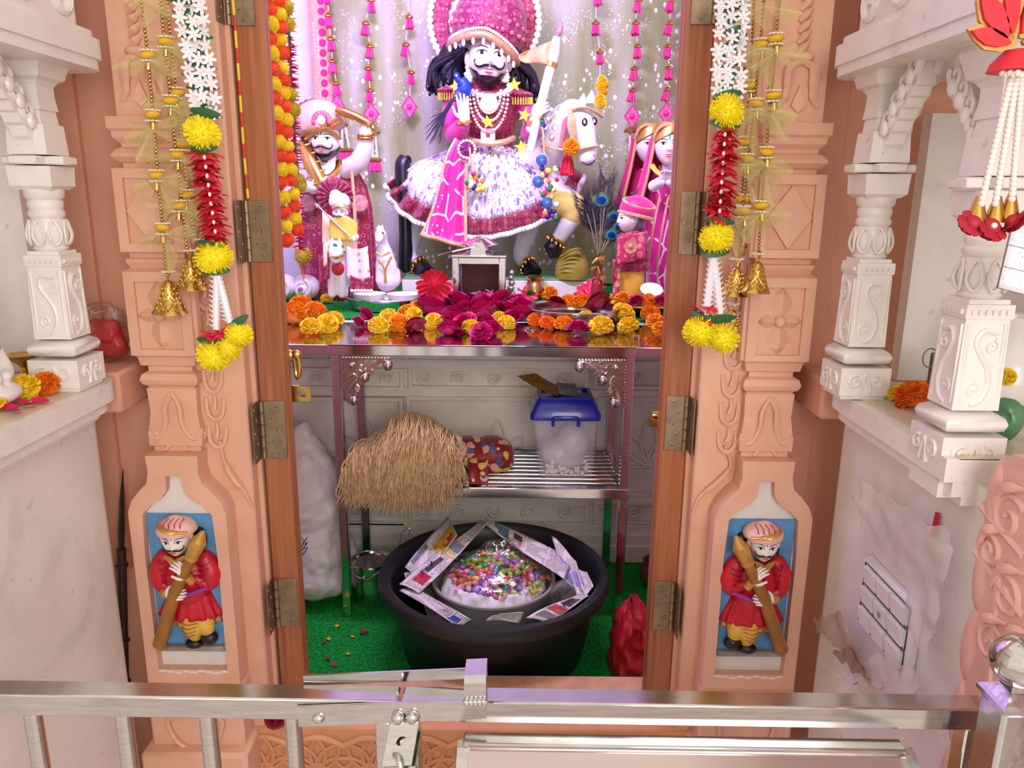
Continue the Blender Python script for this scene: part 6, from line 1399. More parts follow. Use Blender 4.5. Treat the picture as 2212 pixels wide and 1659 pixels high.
# arms
sl_ = M('sleeve_magenta', (190, 40, 128), .5, var=.15, sheen=.3)
q = MB(); limb(q, [PM(986, 212, .06), PM(974, 262, .09), PM(984, 292, .14), PM(998, 272, .19)], [.036, .038, .036, .028], 14); q.build('sleeve', sl_, rd)
q = MB(); limb(q, [PM(998, 278, .19), PM(1005, 256, .205)], [.021, .017], 12); hand(q, PM(1004, 260, .205), (-.10, -.10, 1), (0, -1, .1), .098, .12, -1); q.build('raised_hand', skin(), rd)
q = MB(); limb(q, [PM(1124, 218, .06), PM(1150, 262, .08), PM(1144, 288, .14), PM(1152, 268, .18)], [.036, .036, .032, .026], 14); q.build('sleeve', sl_, rd)
q = MB(); limb(q, [PM(1148, 276, .18), PM(1156, 256, .20)], [.022, .018], 12); hand(q, PM(1154, 258, .205), (.35, -.75, .55), (.6, .75, .1), .095, .62, 1); q.build('grip_hand', skin(), rd)
for x, y, d in ((1002, 266, .20), (1152, 264, .195)): MB().tube([PM(x, y, d)+Vector((.024*cos(2*pi*i/16), .022*sin(2*pi*i/16), .004*cos(2*pi*i/16))) for i in range(16)], .006, 6, True).build('bracelet', gold(), rd)
# pleated skirt spread over the horse
hem = [(834, 402), (846, 436), (880, 470), (930, 494), (985, 508), (1040, 516), (1100, 506), (1160, 486), (1210, 456), (1245, 420), (1262, 382)]
hd_ = [-.02, .02, .09, .15, .19, .205, .20, .17, .12, .06, .0]; wst = [(1000+i*11, 312+2*(i in (0, 10))) for i in range(11)]; wd_ = [.02+.10*sin(pi*i/10) for i in range(11)]
HM = catmull([PM(x, y, d) for (x, y), d in zip(hem, hd_)], 12); WS = catmull([PM(x, y, d) for (x, y), d in zip(wst, wd_)], 12)
def skf(u, v, o=0.0):
    f_ = u*(len(HM)-1); i = min(int(f_), len(HM)-2); t = f_-i; a = WS[i].lerp(WS[i+1], t); b = HM[i].lerp(HM[i+1], t); p = a.lerp(b, v)
    bul = sin(pi*min(1, v*.9))*.035; pl_ = .021*v**.7*sin(u*86+.6*sin(u*23)); return p+Vector((0, -bul-pl_-o, bul*.5))
skt = MB().sheet(lambda u, v: skf(u, v*.84), 260, 14).build('skirt', skirt_print(), rd, solid=.002, angle=80)
MB().sheet(lambda u, v: skf(u, .83+v*.15, .002), 260, 4).build('skirt_border', maroon(), skt, solid=.002, angle=80)
q = MB()
for k in range(85): p = skf((k+.5)/85, .992, .004); q.sph(p+Vector((0, 0, -.004)), (.011, .006, .010), 8, 6)
q.build('skirt_lace', white_lace(), skt)
# magenta sash
sashL = [(986, 300), (966, 340), (950, 400), (940, 440), (926, 478), (912, 506)]; sashR = [(1002, 306), (1008, 350), (1006, 410), (1006, 470), (1007, 520), (1008, 532)]
SL, SR = catmull([PM(x, y, .17+.012*i) for i, (x, y) in enumerate(sashL)], 6), catmull([PM(x, y, .19+.012*i) for i, (x, y) in enumerate(sashR)], 6)
def sf(u, v): f_ = v*(len(SL)-1); i = min(int(f_), len(SL)-2); t = f_-i; return SL[i].lerp(SL[i+1], t).lerp(SR[i].lerp(SR[i+1], t), u)+Vector((0, -.012*sin(u*12)*v**.6-.012, 0))
ssh = MB().sheet(sf, 40, 30).build('sash', saree(), rd, solid=.002)
for u in (0, 1): MB().tube([sf(u, v/24)+Vector((0, -.003, 0)) for v in range(25)], .006, 6).build('sash_edging', gb, ssh)
MB().tube([sf(u/24, 1)+Vector((0, -.003, 0)) for u in range(25)], .008, 6).build('sash_edging', gb, ssh)
fan(rd, (1008, 322), 2, 17, YM-.24, M('brooch_purple', (120, 30, 90), .25, .2), 'brooch', 12, .003); scallop(rd, (1008, 322), 18, YM-.24, 16, 3.4, pearlm(), 'brooch_pearls')
random.seed(44); PCOL = [M('pom_%d' % i, c, .6, var=.1) for i, c in enumerate(((200, 30, 60), (30, 40, 130), (30, 120, 70), (226, 130, 40), (150, 20, 110), (210, 190, 70), (230, 226, 232)))]
for x0, y0, n_, wx, wy in ((1026, 404, 16, 17, 14), (1186, 400, 22, 17, 42), (1172, 262, 5, 4, 24), (1188, 462, 8, 14, 10), (1024, 380, 6, 12, 5)):
    for k in range(n_): x, y = x0+random.uniform(-wx, wx), y0+random.uniform(-wy, wy); MB().sph(PM(x, y, .245 if y > 330 else .22), random.uniform(.007, .012), 8, 6).build('pompom_bead', random.choice(PCOL), rd)
MB().tube([PM(1014, 318, .24), PM(1018, 350, .245), PM(1024, 380, .25)], .004, 5).build('tassel_cord', gb, rd); MB().tube([PM(1170, 250, .22), PM(1176, 330, .23), PM(1186, 400, .235), PM(1188, 470, .235)], .004, 5).build('tassel_cord', gb, rd)
for x, y in ((1170, 346), (1162, 392), (1182, 438)):
    MB().lathe(PM(x, y, .252), [(0, -.004), (.020, -.003), (.018, .004), (.008, .007), (0, .007)], 16, m=Matrix.Rotation(pi/2, 4, 'X')).build('mirror_disc', M('disc_blue', (70, 110, 170), .2, .4, .4, 200), rd); scallop(rd, (x, y), 13, YM-.25, 16, 2.2, pearlm(), 'disc_pearls')
# spear with pennant
sp = thing('spear', 'white spear with a jewelled tip and orange pennant in the fist of the rider', 'spear', PM(1146, 325, .21))
MB().tube([PM(1145, 326, .215), PM(1164, 240, .215), PM(1190, 142, .205)], [.014, .015, .016], 14).build('shaft', white_lace(), sp)
MB().tube([PM(1189, 144, .205), PM(1192, 134, .205)], [.021, .021], 14).build('ring', gold(), sp); MB().tube([PM(1191, 138, .205), PM(1196, 112, .20), PM(1203, 80, .20)], [.017, .020, .012], 14).build('spear_head', white_lace(), sp)
MB().tube([PM(1203, 80, .20), PM(1207, 72, .20), PM(1211, 58, .20), PM(1213, 42, .20)], [.010, .022, .020, .002], 14, flat=.5).build('jewel_tip', M('tip_pink', (206, 140, 170), .2, .2), sp); MB().sph(PM(1210, 62, .212), (.008, .005, .012), 8, 6).build('tip_gem', M('ruby'), sp)
MB().sheet(lambda u, v: PM(1196-u*62-(14*v*(1-v)*4*u), 86+54*v+u*(26-30*v), .20+.02*sin(u*6)), 16, 8).build('pennant', M('pennant_orange', (232, 160, 112), .5, var=.12), sp, solid=.0015)
pk = thing('toy_peacock', 'small bright blue toy peacock perched by the raised hand', 'ornament', PM(990, 212, .18)); cb_ = M('cobalt', (16, 50, 200), .4, var=.1)
q = MB(); q.tube(catmull([PM(980, 164, .2), PM(986, 164, .2), PM(990, 172, .2), PM(1002, 184, .2), PM(1000, 198, .2), PM(986, 210, .2)], 5), [.004]*3+[.012]*4+[.009]*5+[.022]*5+[.026]*4+[.022]*4+[.004], 12); q.build('body', cb_, pk); MB().sph(PM(986, 164, .213), .004, 6, 5).build('eye', skin(), pk)
q = MB(); random.seed(2)
for k in range(30): e = PM(916+random.uniform(0, 34), 285+random.uniform(-40, 30), .15); q.tube(catmull([PM(984, 208, .2), PM(966+random.uniform(-4, 4), 236, .19), e], 5), [.0022]*6+[.0014]*4+[.0005], 4)
q.build('tail_wisps', M('wisp_dark', (60, 56, 80), .5), pk)
# ---- left statue with a golden club and horn
YA = 2.74
def PA(x, y, d=0.0): return W(x, y, YA-d)
sA = S(YA, 450); la = thing('club_bearer_statue', 'bearded statue in a maroon brocade cloak with a golden club, left of the rider', 'statue', PA(725, 632))
q = MB(); loft(q, [(735, 648, 78, 40), (733, 600, 80, 42), (730, 520, 78, 40), (728, 450, 74, 36), (724, 400, 66, 32), (722, 372, 52, 28), (720, 362, 30, 20)], YA, 60, 14, .035); q.build('cloak', maroon(), la)
q = MB(); loft(q, [(708, 420, 30, 14, -.055), (708, 395, 34, 16, -.055), (708, 365, 36, 16, -.05), (708, 350, 20, 12, -.03)], YA); limb(q, [PA(708, 356, .03), PA(706, 335, .04)], [.034, .030], 12); q.build('chest', skin(), la, fuse=.005)
head(la, PA(703, 305, .055), .128, yaw=-.04, roll=.05, beard=True, wide=1.05, tilak=(200, 20, 50))
q = MB(); turban_mesh(q, None, .078, .105, 8, Matrix.Translation(PA(694, 287, .045)) @ Matrix.Rotation(-.15, 4, 'Y')); q.build('turban', M('tan_turban', (206, 170, 146), .5, var=.08), la)
for pts in ([(655, 292), (684, 284), (712, 276), (738, 262)], [(662, 300), (688, 282), (706, 270), (728, 258)], [(734, 300), (716, 284), (690, 272), (664, 270)]): MB().tube(catmull([PA(x, y, .115-.04*(abs(x-697)/40)**2) for x, y in pts], 5), .012, 8, flat=.4).build('turban_band', gilt(), la)
random.seed(5)
for k in range(9): a = pi*k/8; inst('turban_jewel', GEM, PA(694-cos(a)*17, 262-sin(a)*16, .125), (0, 0, 0), (.009, .006, .012), la)
MB().sph(PA(694, 258, .125), (.014, .008, .018), 10, 7).build('turban_brooch', white_lace(), la)
fan(la, (676, 262), 8, 46, YA-.0, maroon_fine(), 'turban_fan', 24, .010, radians(60), radians(270)); fan(la, (680, 262), 2, 14, YA-.02, white_lace(), 'fan_heart', 12, .004)
MB().tube(catmull([PA(682, 348, .075), PA(684, 368, .105), PA(706, 384, .115), PA(728, 368, .105), PA(732, 348, .075)], 6), [.012]*24+[.012], 8, flat=.6).build('gold_collar', gold(), la)
MB().tube([PA(650, 308, .06), PA(656, 316, .075), PA(672, 352, .10), PA(694, 396, .13), PA(700, 408, .135)], [.012, .022, .027, .024, .014], 16).build('club', gold(), la)
for k in range(5): c = PA(656+k*9, 318+k*19, .077+.013*k); MB().tube([c+Vector((.027*cos(2*pi*i/16), .020*sin(2*pi*i/16), .012*cos(2*pi*i/16))) for i in range(16)], .0035, 5, True).build('club_ring', gilt(), la)
q = MB(); hand(q, PA(676, 404, .13), (.9, -.25, .25), (0, .8, .4), .075, .5, 1); limb(q, [PA(660, 402, .09), PA(678, 404, .13)], [.022, .017], 10); q.build('club_hand', skin(), la)
q = MB(); limb(q, [PA(748, 366, .03), PA(774, 350, .06), PA(788, 318, .08), PA(790, 284, .09)], [.034, .032, .027, .020], 14); hand(q, PA(789, 288, .09), (-.12, -.05, 1), (-.5, -.8, 0), .072, .5, -1); q.build('raised_arm', skin(), la, fuse=.004, relax=2)
for y in (294, 300): MB().tube([PA(790, y, .09)+Vector((.024*cos(2*pi*i/16), .024*sin(2*pi*i/16), 0)) for i in range(16)], .0055, 6, True).build('bangle', gold(), la)
MB().tube([PA(726, 236, .10), PA(745, 243, .10), PA(770, 252, .10), PA(796, 266, .10), PA(800, 270, .10)], [.010, .016, .014, .013, .018], 14).build('horn', gold(), la)
for x in (664, 776):
    MB().lathe(PA(x, 440, .065), [(0, -.004), (.030, -.003), (.026, .004), (0, .006)], 18, m=Matrix.Rotation(pi/2, 4, 'X')).build('cloak_medallion', M('medallion_tan', (196, 140, 140), .4, .2, .3, 90), la)
MB().tube(catmull([PA(758, 358, .07), PA(764, 420, .075), PA(768, 500, .075), PA(770, 600, .075)], 6), .006, 6).build('cloak_edging', gb, la)
# ---- small rider on a small horse
YS = 2.46
def PS(x, y, d=0.0): return W(x, y, YS-d)
sS = S(YS, 520); sm = thing('small_rider_statue', 'small rider figurine in yellow shawl on a white horse facing forward', 'statue', PS(738, 640))
q = MB(); limb(q, [PS(735, 560, .0), PS(745, 575, -.03), PS(752, 590, -.06)], [.034, .042, .040], 14); limb(q, [PS(727, 550, .03), PS(725, 540, .05)], [.026, .024], 12); limb(q, [PS(726, 534, .06), PS(725, 548, .085), PS(725, 558, .09)], [.022, .021, .017], 12)
for x, y0, d in ((717, 590, .03), (738, 590, .02), (744, 590, -.05)): limb(q, [PS(x, y0-20, d), PS(x, y0+20, d), PS(x, 636, d)], [.018, .014, .013], 10)
q.build('horse_body', M('small_horse', (230, 226, 230), .3, var=.04), sm, fuse=.004)
for x in (717, 734): MB().tube([PS(x, 526, .06), PS(x, 512, .06)], [.008, .002], 8).build('horse_ear', M('small_horse'), sm)
for y, d in ((533, .084), (553, .108)): MB().tube(catmull([PS(712, y, d-.02), PS(725, y+3, d), PS(740, y, d-.02)], 4), .005, 7).build('bridle', gold(), sm)
for x in (719, 733): MB().sph(PS(x, 537, .086), (.003, .002, .004), 6, 5).build('horse_eye', black(), sm)
MB().box(PS(724, 530, .088), (.012, .006, .012), .002, m=Matrix.Rotation(.78, 4, 'Y')).build('blue_gem', M('gem_blue', (40, 130, 200), .15), sm)
MB().sph(PS(730, 580, .065), (.02, .012, .022), 10, 7).build('red_breast_cloth', M('red_cloth2', (176, 20, 44), .5), sm)
q = MB(); loft(q, [(738, 540, 34, 20), (738, 515, 32, 20), (738, 492, 30, 18), (736, 478, 20, 12), (735, 470, 8, 7)], YS-.02); q.build('tunic', M('cream_silk', (236, 220, 176), .45, var=.15, vs=30), sm)
MB().sheet(lambda u, v: PS(712+u*60, 476+v*40-14*sin(pi*u)*(1-v)+u*6, .05+.012*sin(pi*u)), 12, 8).build('yellow_shawl', M('yellow_silk', (236, 196, 84), .45, var=.2, vs=30), sm, solid=.003)
head(sm, PS(735, 460, .040), .056, yaw=.05, beard=True, tilak=None)
q = MB(); turban_mesh(q, PS(734, 446, .020), .031, .042, 7); q.build('turban', M('cream_turban', (234, 222, 214), .45, var=.06), sm); MB().tube(catmull([PS(718, 450, .055), PS(734, 446, .066), PS(752, 450, .055)], 4), .004, 6).build('turban_band', gilt(), sm)
fan(sm, (722, 424), 3, 40, YS+.01, maroon_fine(), 'turban_fan', 26, .008, radians(-20), radians(230)); fan(sm, (724, 424), 1, 14, YS-.004, white_lace(), 'fan_heart', 10, .004)
MB().tube([PS(684, 442, .05), PS(720, 478, .06), PS(756, 512, .07)], .0026, 7).build('lance', M('lance_grey', (190, 180, 170), .3, .6), sm); MB().tube([PS(680, 438, .05), PS(687, 446, .05), PS(692, 451, .05)], [.001, .007, .002], 8).build('lance_tip', M('lance_grey'), sm)
MB().sheet(lambda u, v: PS(696+u*24, 456+v*70+u*14, .03+.006*sin(v*5)), 6, 10).build('banner', M('cream_silk'), sm, solid=.0015)
for x, y in ((765, 516), (770, 512)): MB().sph(PS(x, y, .07), (.008, .007, .009), 8, 6).build('hand', skin(), sm)
MB().sheet(lambda u, v: PS(748+u*52-(1-v)*6*u, 530+v*70+8*sin(u*3), .05+.006*sin(u*10)), 18, 10).build('saddle_cloth', cloth_pattern('saddle_print', (238, 230, 236), (214, 150, 130), 60, .2, ring=False), sm, solid=.002)
MB().sheet(lambda u, v: PS(756+u*50, 594+v*28+8*sin(u*3), .056+.006*sin(u*10)), 18, 5).build('saddle_border', maroon_fine(), sm, solid=.002)
MB().sheet(lambda u, v: PS(690+u*22, 560+v*60-20*u, .05+.005*sin(u*8)), 10, 8).build('saddle_border', maroon_fine(), sm, solid=.002)
MB().sheet(lambda u, v: PS(698+u*16, 528+v*50-10*u, .05), 6, 6).build('saddle_cloth', M('cream_silk'), sm, solid=.002)
for k in range(7): MB().sph(PS(760+k*7, 628, .06), .006, 7, 5).build('fringe_bead', pearlm(), sm)
# ---- sitting toy horse
YH = 2.62
def PH(x, y, d=0.0): return W(x, y, YH-d)
th_ = thing('toy_horse', 'small white sitting horse figurine with gold harness', 'figurine', PH(833, 616)); q = MB()
limb(q, [PH(836, 605, 0), PH(834, 570, .0), PH(829, 535, .01)], [.040, .036, .022], 14); limb(q, [PH(827, 525, .01), PH(822, 506, .03), PH(818, 518, .06)], [.020, .020, .012], 12); limb(q, [PH(850, 606, .0), PH(852, 590, -.01)], [.026, .022], 10); limb(q, [PH(820, 606, .02), PH(822, 575, .02)], [.015, .013], 10)
for x in (817, 826): q.tube([PH(x, 500, .02), PH(x, 484, .02)], [.008, .002], 8)
q.build('body', M('toy_white', (232, 226, 236), .25, var=.05), th_, fuse=.004)
for pts in ([(812, 545), (826, 552), (842, 545)], [(816, 560), (830, 580), (834, 612)], [(846, 555), (834, 580), (832, 612)], [(812, 506), (820, 510), (830, 506)]): MB().tube(catmull([PH(x, y, .05) for x, y in pts], 4), .0035, 6).build('harness', gilt(), th_)
for x in (816, 827): MB().sph(PH(x, 503, .052), (.003, .002, .0035), 6, 5).build('eye', black(), th_)
# ---- two women at the right
def woman(label, Yw, fx, fy, bx, veil_in, front):
    P = lambda x, y, d=0.0: W(x, y, Yw-d); r = thing('veiled_woman_statue', label, 'statue', P(bx, 640))
    q = MB(); loft(q, [(bx+6, 655, 62, 36), (bx+5, 560, 60, 34), (bx+3, 480, 52, 30), (bx, 430, 44, 26), (bx, 395, 42, 24), (bx, 372, 34, 20), (fx+2, 360, 14, 12)], Yw, 60, 16, .03); q.build('saree', saree(), r)
    q = MB(); limb(q, [P(fx+2, 366, .03), P(fx+1, 345, .04)], [.026, .022], 12); q.build('neck', skin(), r)
    head(r, P(fx, 316, .055), .130, yaw=-.10 if front else .12, must=False, tilak=(40, 120, 190), female=True, wide=.96, lipc=(222, 50, 90))
    q = MB(); q.sheet(lambda u, v: P(fx, 312, .045)+Vector((.058*cos(pi*u)*(1.0-.25*v), -.064*sin(pi*u)*(1-.2*v)-.002, .030+.040*sin(pi*(.05+.45*v))-.035*abs(cos(pi*u))*(1-v))), 20, 8); q.build('gold_headband', gilt(), r)
    def vf(u, v):
        a = pi*(1.22-1.44*u) if False else radians(-40)+radians(260)*u; w_ = .064+.062*v**1.4; top = P(fx, 268, .02); sgn_ = cos(a)
        return Vector((top.x+sgn_*w_*(1 if v > .02 else .6), top.y-.02+.065*(1 if sin(a) > 0 else .55)*sin(a)*1.0+.0*v, top.z-v*.30-(.05*(abs(sgn_))**3)*(1-v)))
    MB().sheet(vf, 40, 18).build('veil', magenta(), r, solid=.0015)
    for u in (0, 1): MB().tube([vf(u, v/18)+Vector((0, -.004, 0)) for v in range(19)], .0055, 6).build('veil_edging', gb, r)
    MB().tube(catmull([P(fx-30, 300, .07), P(fx-20, 278, .09), P(fx, 270, .10), P(fx+20, 278, .09), P(fx+30, 300, .07)], 5), .006, 6).build('veil_edging', gb, r)
    if front:
        q = MB(); limb(q, [P(1412, 402, .10), P(1428, 392, .13)], [.020, .017], 10); limb(q, [P(1462, 400, .10), P(1446, 392, .13)], [.020, .017], 10)
        hand(q, P(1426, 394, .135), (.55, -.3, .75), (.5, -.8, 0), .070, .45, 1); hand(q, P(1448, 394, .135), (-.45, -.3, .75), (-.5, -.8, 0), .070, .45, -1); q.build('clasped_hands', skin(), r)
        MB().tube(catmull([P(1408, 356, .06), P(1420, 372, .10), P(1440, 380, .11), P(1462, 368, .09)], 5), .011, 8, flat=.5).build('yellow_scarf', M('yellow_silk'), r)
        for x0 in (1406, 1425): MB().tube(catmull([P(x0+20, 420, .10), P(x0+4, 500, .11), P(x0-4, 560, .11), P(x0-6, 640, .11)], 5), .008, 7, flat=.5).build('saree_edging', gb, r)
        q = MB()
        for k in range(12): a = pi*k/11; q.sph(P(fx-cos(a)*18, 360+sin(a)*12, .085), .004, 6, 5)
        q.build('necklace', gold(), r)
    return r
woman('magenta veiled woman statue further back, half hidden by the front woman', 2.99, 1402, 316, 1408, True, False)
woman('magenta veiled woman statue with clasped hands beside the right door post', 2.80, 1443, 316, 1446, True, True)
# ---- child figure in profile
YK = 2.56
def PK(x, y, d=0.0): return W(x, y, YK-d)
ck = thing('turbaned_child_statue', 'small statue in a magenta turban seen in profile, before the veiled women', 'statue', PK(1365, 640)); sK = S(YK, 520)
q = MB(); loft(q, [(1368, 585, 38, 24), (1368, 560, 36, 24), (1364, 530, 36, 24), (1366, 508, 32, 22), (1372, 494, 18, 14)], YK, 36); q.build('jacket', maroon(), ck)
head(ck, PK(1358, 474, .01), .084, yaw=radians(-72), must=False, tilak=None, wide=.95)
q = MB(); q.sph(PK(1372, 480, -.005), (.032, .034, .036), 14, 10); q.build('hair', M('grey_hair', (120, 112, 118), .4, var=.3, vs=60), ck)
Tk = Matrix.Translation(PK(1374, 464, .0)) @ Matrix.Rotation(.22, 4, 'Y')
q = MB(); q.lathe((0, 0, 0), [(0, -.008), (.050, -.006), (.058, .010), (.056, .030), (.040, .050), (.016, .060), (0, .062)], 32, sy=.9, wob=lambda t, z: 1+.03*abs(sin(4*t+z*40))); q.xf(Tk); q.build('turban', magenta(), ck)
for zz, r_ in ((-.002, .057), (.036, .052)): MB().tube([Tk @ Vector((r_*cos(2*pi*i/28), r_*.92*sin(2*pi*i/28), zz+(.012*sin(2*pi*i/28) if zz > 0 else 0))) for i in range(28)], .006, 6, True).build('turban_edging', gb, ck)
MB().sheet(lambda u, v: PK(1334+u*60, 512+v*46+u*-12*(1-v)-(1-u)*v*-14, .055+.008*sin(u*7)), 16, 10).build('shawl', cloth_pattern('shawl_brocade', (186, 40, 90), (226, 180, 150), 70, .4), ck, solid=.002)
q = MB()
for k in range(8): a = 2*pi*k/8; petal(q, PK(1362, 532, .072), (cos(a), 0, sin(a)), (0, -1, 0), .022, .016, .1)
q.sph(PK(1362, 532, .072), .009, 8, 6); q.build('shawl_flower', M('tan_petals', (210, 150, 120), .4, .2), ck)
q = MB(); loft(q, [(1364, 645, 27, 20), (1364, 600, 28, 21), (1363, 570, 27, 20)], YK, 28); q.build('yellow_trousers', M('mustard', (214, 172, 60), .5, var=.1), ck)
q = MB(); loft(q, [(1372, 572, 30, 22), (1372, 560, 30, 22)], YK, 28); q.build('red_sash', M('red_cloth2'), ck)
MB().sheet(lambda u, v: PK(1324+u*14, 560+v*80, .04+.01*sin(v*6+u*4)), 6, 14).build('shawl_end', cloth_pattern('shawl_brocade', (186, 40, 90), (226, 180, 150), 70, .4), ck, solid=.002)
# ---- peacock feather bundle
YF = 2.70
def PF(x, y, d=0.0): return W(x, y, YF-d)
pf_ = thing('peacock_feathers', 'bundle of peacock feathers in a red wrapped handle beside the horse', 'feathers', PF(1288, 640)); bar_ = M('feather_barb', (56, 50, 66), .5, var=.3, vs=60)
random.seed(12); eyes = ((1299, 431, 20), (1325, 466, 15), (1321, 506, 17), (1335, 488, 12), (1280, 450, 0), (1345, 440, 0), (1262, 440, 0), (1310, 400, 0))
for ex, ey, er in eyes:
    b = PF(1294, 562); tip = PF(ex, ey, .02); MB().tube(catmull([b, b.lerp(tip, .5)+Vector((0, -.01, .005)), tip], 6), [.002]*12+[.0008], 5).build('feather_shaft', M('shaft_tan', (150, 140, 110), .5), pf_)
    q = MB(); d_ = tip-b; e = Vector((d_.z, 0, -d_.x)).normalized()
    for k in range(46):
        t = .50+.56*k/46; c = b+d_*t
        for sg in (-1, 1): q.tube([c, c+e*sg*(.014+.012*random.random())+d_.normalized()*.026+Vector((0, random.uniform(-.01, .01), 0)), c+e*sg*(.018+.020*random.random())+d_.normalized()*(.06+random.uniform(-.02, .03))], [.0011, .0009, .0003], 3, caps=False)
    tag(q.build('barbs', bar_, pf_), None, None, None, 'stuff')
    if er:
        for rr_, c_, dd in ((1.0, (110, 112, 70), .004), (.78, (30, 150, 150), .007), (.5, (20, 30, 120), .010)):
            MB().lathe(PF(ex, ey+(1-rr_)*4, .02+dd), [(0, -.001), (er*S(YF, 450)*rr_, -.0006), (er*S(YF, 450)*rr_*.97, .0008), (0, .0014)], 18, sy=1.0, m=Matrix.Rotation(pi/2, 4, 'X') @ Matrix.Diagonal((1, .8, 1, 1))).build('feather_eye', M('feather_%d' % c_[0], c_, .3, .4), pf_)
MB().tube([PF(1288, 640, .02), PF(1290, 600, .02), PF(1293, 560, .0)], [.020, .018, .014], 12).build('handle_wrap', M('red_wrap', (150, 30, 50), .5, var=.25, vs=50), pf_)
q = MB()
for y in (556, 575, 598):
    for k in range(14): a = random.random()*6.28; c = PF(1291, y, .03); q.tube([c, c+Vector((.026*cos(a), -.01, .026*sin(a)))], [.003, .001], 4)
q.build('gold_tinsel', gold(), pf_)
# ================================================================== OFFERINGS
ZP = .783
def onz(x, y, z=ZP): return G(x, y, z)
lt = onz(836, 664); RT = .128
t1 = thing('steel_tray', 'round steel tray with two white bowls left of the lantern', 'tray', lt)
MB().lathe(lt, [(0, .002), (RT*.93, .002), (RT*.95, .006), (RT*.985, .034), (RT*1.02, .036), (RT*1.0, .039), (RT*.965, .034), (RT*.93, .010), (0, .008)], 56).build('tray', st, t1)
for i, (x, w_) in enumerate(((-.055, 'left'), (.055, 'right'))):
    tag(MB().lathe(lt+Vector((x, -.005, .009)), [(0, .001), (.030, .001), (.050, .032), (.054, .038), (.050, .037), (.028, .008), (0, .007)], 32).build('white_bowl', M('white_bowl', (240, 236, 236), .3, var=.03)), 'shallow white bowl in the %s half of the steel tray beside the lantern' % w_, 'bowl')
rt = onz(1237, 690); RR = .140
t2 = tag(MB().lathe(rt, [(0, .002), (RR*.95, .002), (RR*.97, .006), (RR*.99, .036), (RR*1.01, .038), (RR*.985, .040), (RR*.965, .034), (RR*.945, .010), (0, .008)], 60).build('offering_tray', M('tray_steel', (200, 194, 196), .2, 1.0, .06, 20)), 'round steel tray of roses and marigolds right of the lantern', 'tray')
bp = onz(1390, 676); RB = .115
tag(MB().lathe(bp, [(0, .004), (RB*.5, .004), (RB*.95, .026), (RB*1.04, .032), (RB*1.03, .036), (RB*.93, .031), (RB*.5, .010), (0, .010)], 52).build('brass_plate', gold()), 'shallow brass plate of flowers beside the right door post', 'plate')
tag(MB().box(bp+Vector((.02, .0, .046)), (.15, .07, .014), .006).build('red_pouch', M('red_cloth2')), 'flat red cloth pouch lying across the brass plate', 'pouch')
cp_ = bp+Vector((.03, .06, .045)); tag(MB().lathe(cp_, [(0, 0), (.02, .004), (.034, .022), (.037, .03), (.03, .028), (0, .016)], 24, m=Matrix.Rotation(.5, 4, 'X')).build('white_cup', M('white_bowl')), 'small white cup tipped behind the red pouch', 'cup')
# lantern
YL = 2.56; Lb = onz(1035, 656); Lb.y = YL; ln = thing('lantern', 'square steel lamp box with glass front and conical vent among the roses', 'lantern', (Lb.x, YL, ZP))
x0, x1 = W(977, 600, YL-.06).x, W(1092, 600, YL-.06).x; z0, z1 = ZP, W(1035, 556, YL-.06).z; xm = (x0+x1)/2; hw = (x1-x0)/2; yy0, yy1 = YL-.06, YL+.11
for x in (x0+.011, x1-.011):
    for y in (yy0+.009, yy1-.009): MB().box((x, y, (z0+z1)/2), (.022, .018, z1-z0), .003).build('corner_post', st, ln)
MB().box((xm, (yy0+yy1)/2, z1+.003), (x1-x0+.006, yy1-yy0+.006, .008), .002).build('roof_plate', st, ln); MB().box((xm, (yy0+yy1)/2, z0+.004), (x1-x0, yy1-yy0, .008), .002).build('floor_plate', st, ln)
MB().box((xm, yy0+.008, z1-.012), (x1-x0-.04, .010, .022), .002).build('top_rail', st, ln)
MB().box((xm, yy1-.004, (z0+z1)/2), (x1-x0-.03, .004, z1-z0-.016)).build('back_plate', M('lantern_dark_red', (90, 30, 30), .5, var=.4, vs=20), ln)  # dark mottled red on the plate closing the lantern's back
gl_ = NT('lantern_glass'); gl_.base((235, 235, 235)); glm = gl_.set(.02, trans=1.0); gl_.b.inputs['IOR'].default_value = 1.05
MB().box((xm, yy0+.004, (z0+z1)/2-.006), (x1-x0-.044, .002, z1-z0-.036)).build('glass_pane', glm, ln)
MB().lathe((xm, (yy0+yy1)/2, z1+.007), [(.045, 0), (.048, .004), (.034, .010), (.032, .024), (.060, .026), (.062, .030), (.030, .048), (.008, .056), (0, .058)], 32).build('vent_cap', st, ln)
MB().prism([(-.026, 0), (.026, 0), (.018, .034), (.010, .040), (-.010, .040), (-.018, .034)], (xm-.004, yy0+.02, z1+.007), X, Z, (0, .003, 0)).build('handle_lug', st, ln, smooth=False)
MB().tube([(xm-.004, yy0+.018, z1+.036), W(985, 541, YL-.04), W(946, 552, YL-.03)], .0026, 7).build('wire_handle', st, ln)
q = MB(); random.seed(3)
for k in range(26): a = random.uniform(-1, 1); c = Vector((xm+a*.045, yy0+.03+random.random()*.04, z0+.012+random.random()*.02)); q.tube(catmull([c, c+Vector((random.uniform(-.03, .03), .01, .012)), c+Vector((random.uniform(-.05, .05), -.005, random.uniform(.0, .03)))], 3), .0018, 4)
tag(q.build('cotton_wicks', M('wick_white', (232, 224, 226), .7)), 'loose white cotton wicks inside the glass lantern', 'wicks')
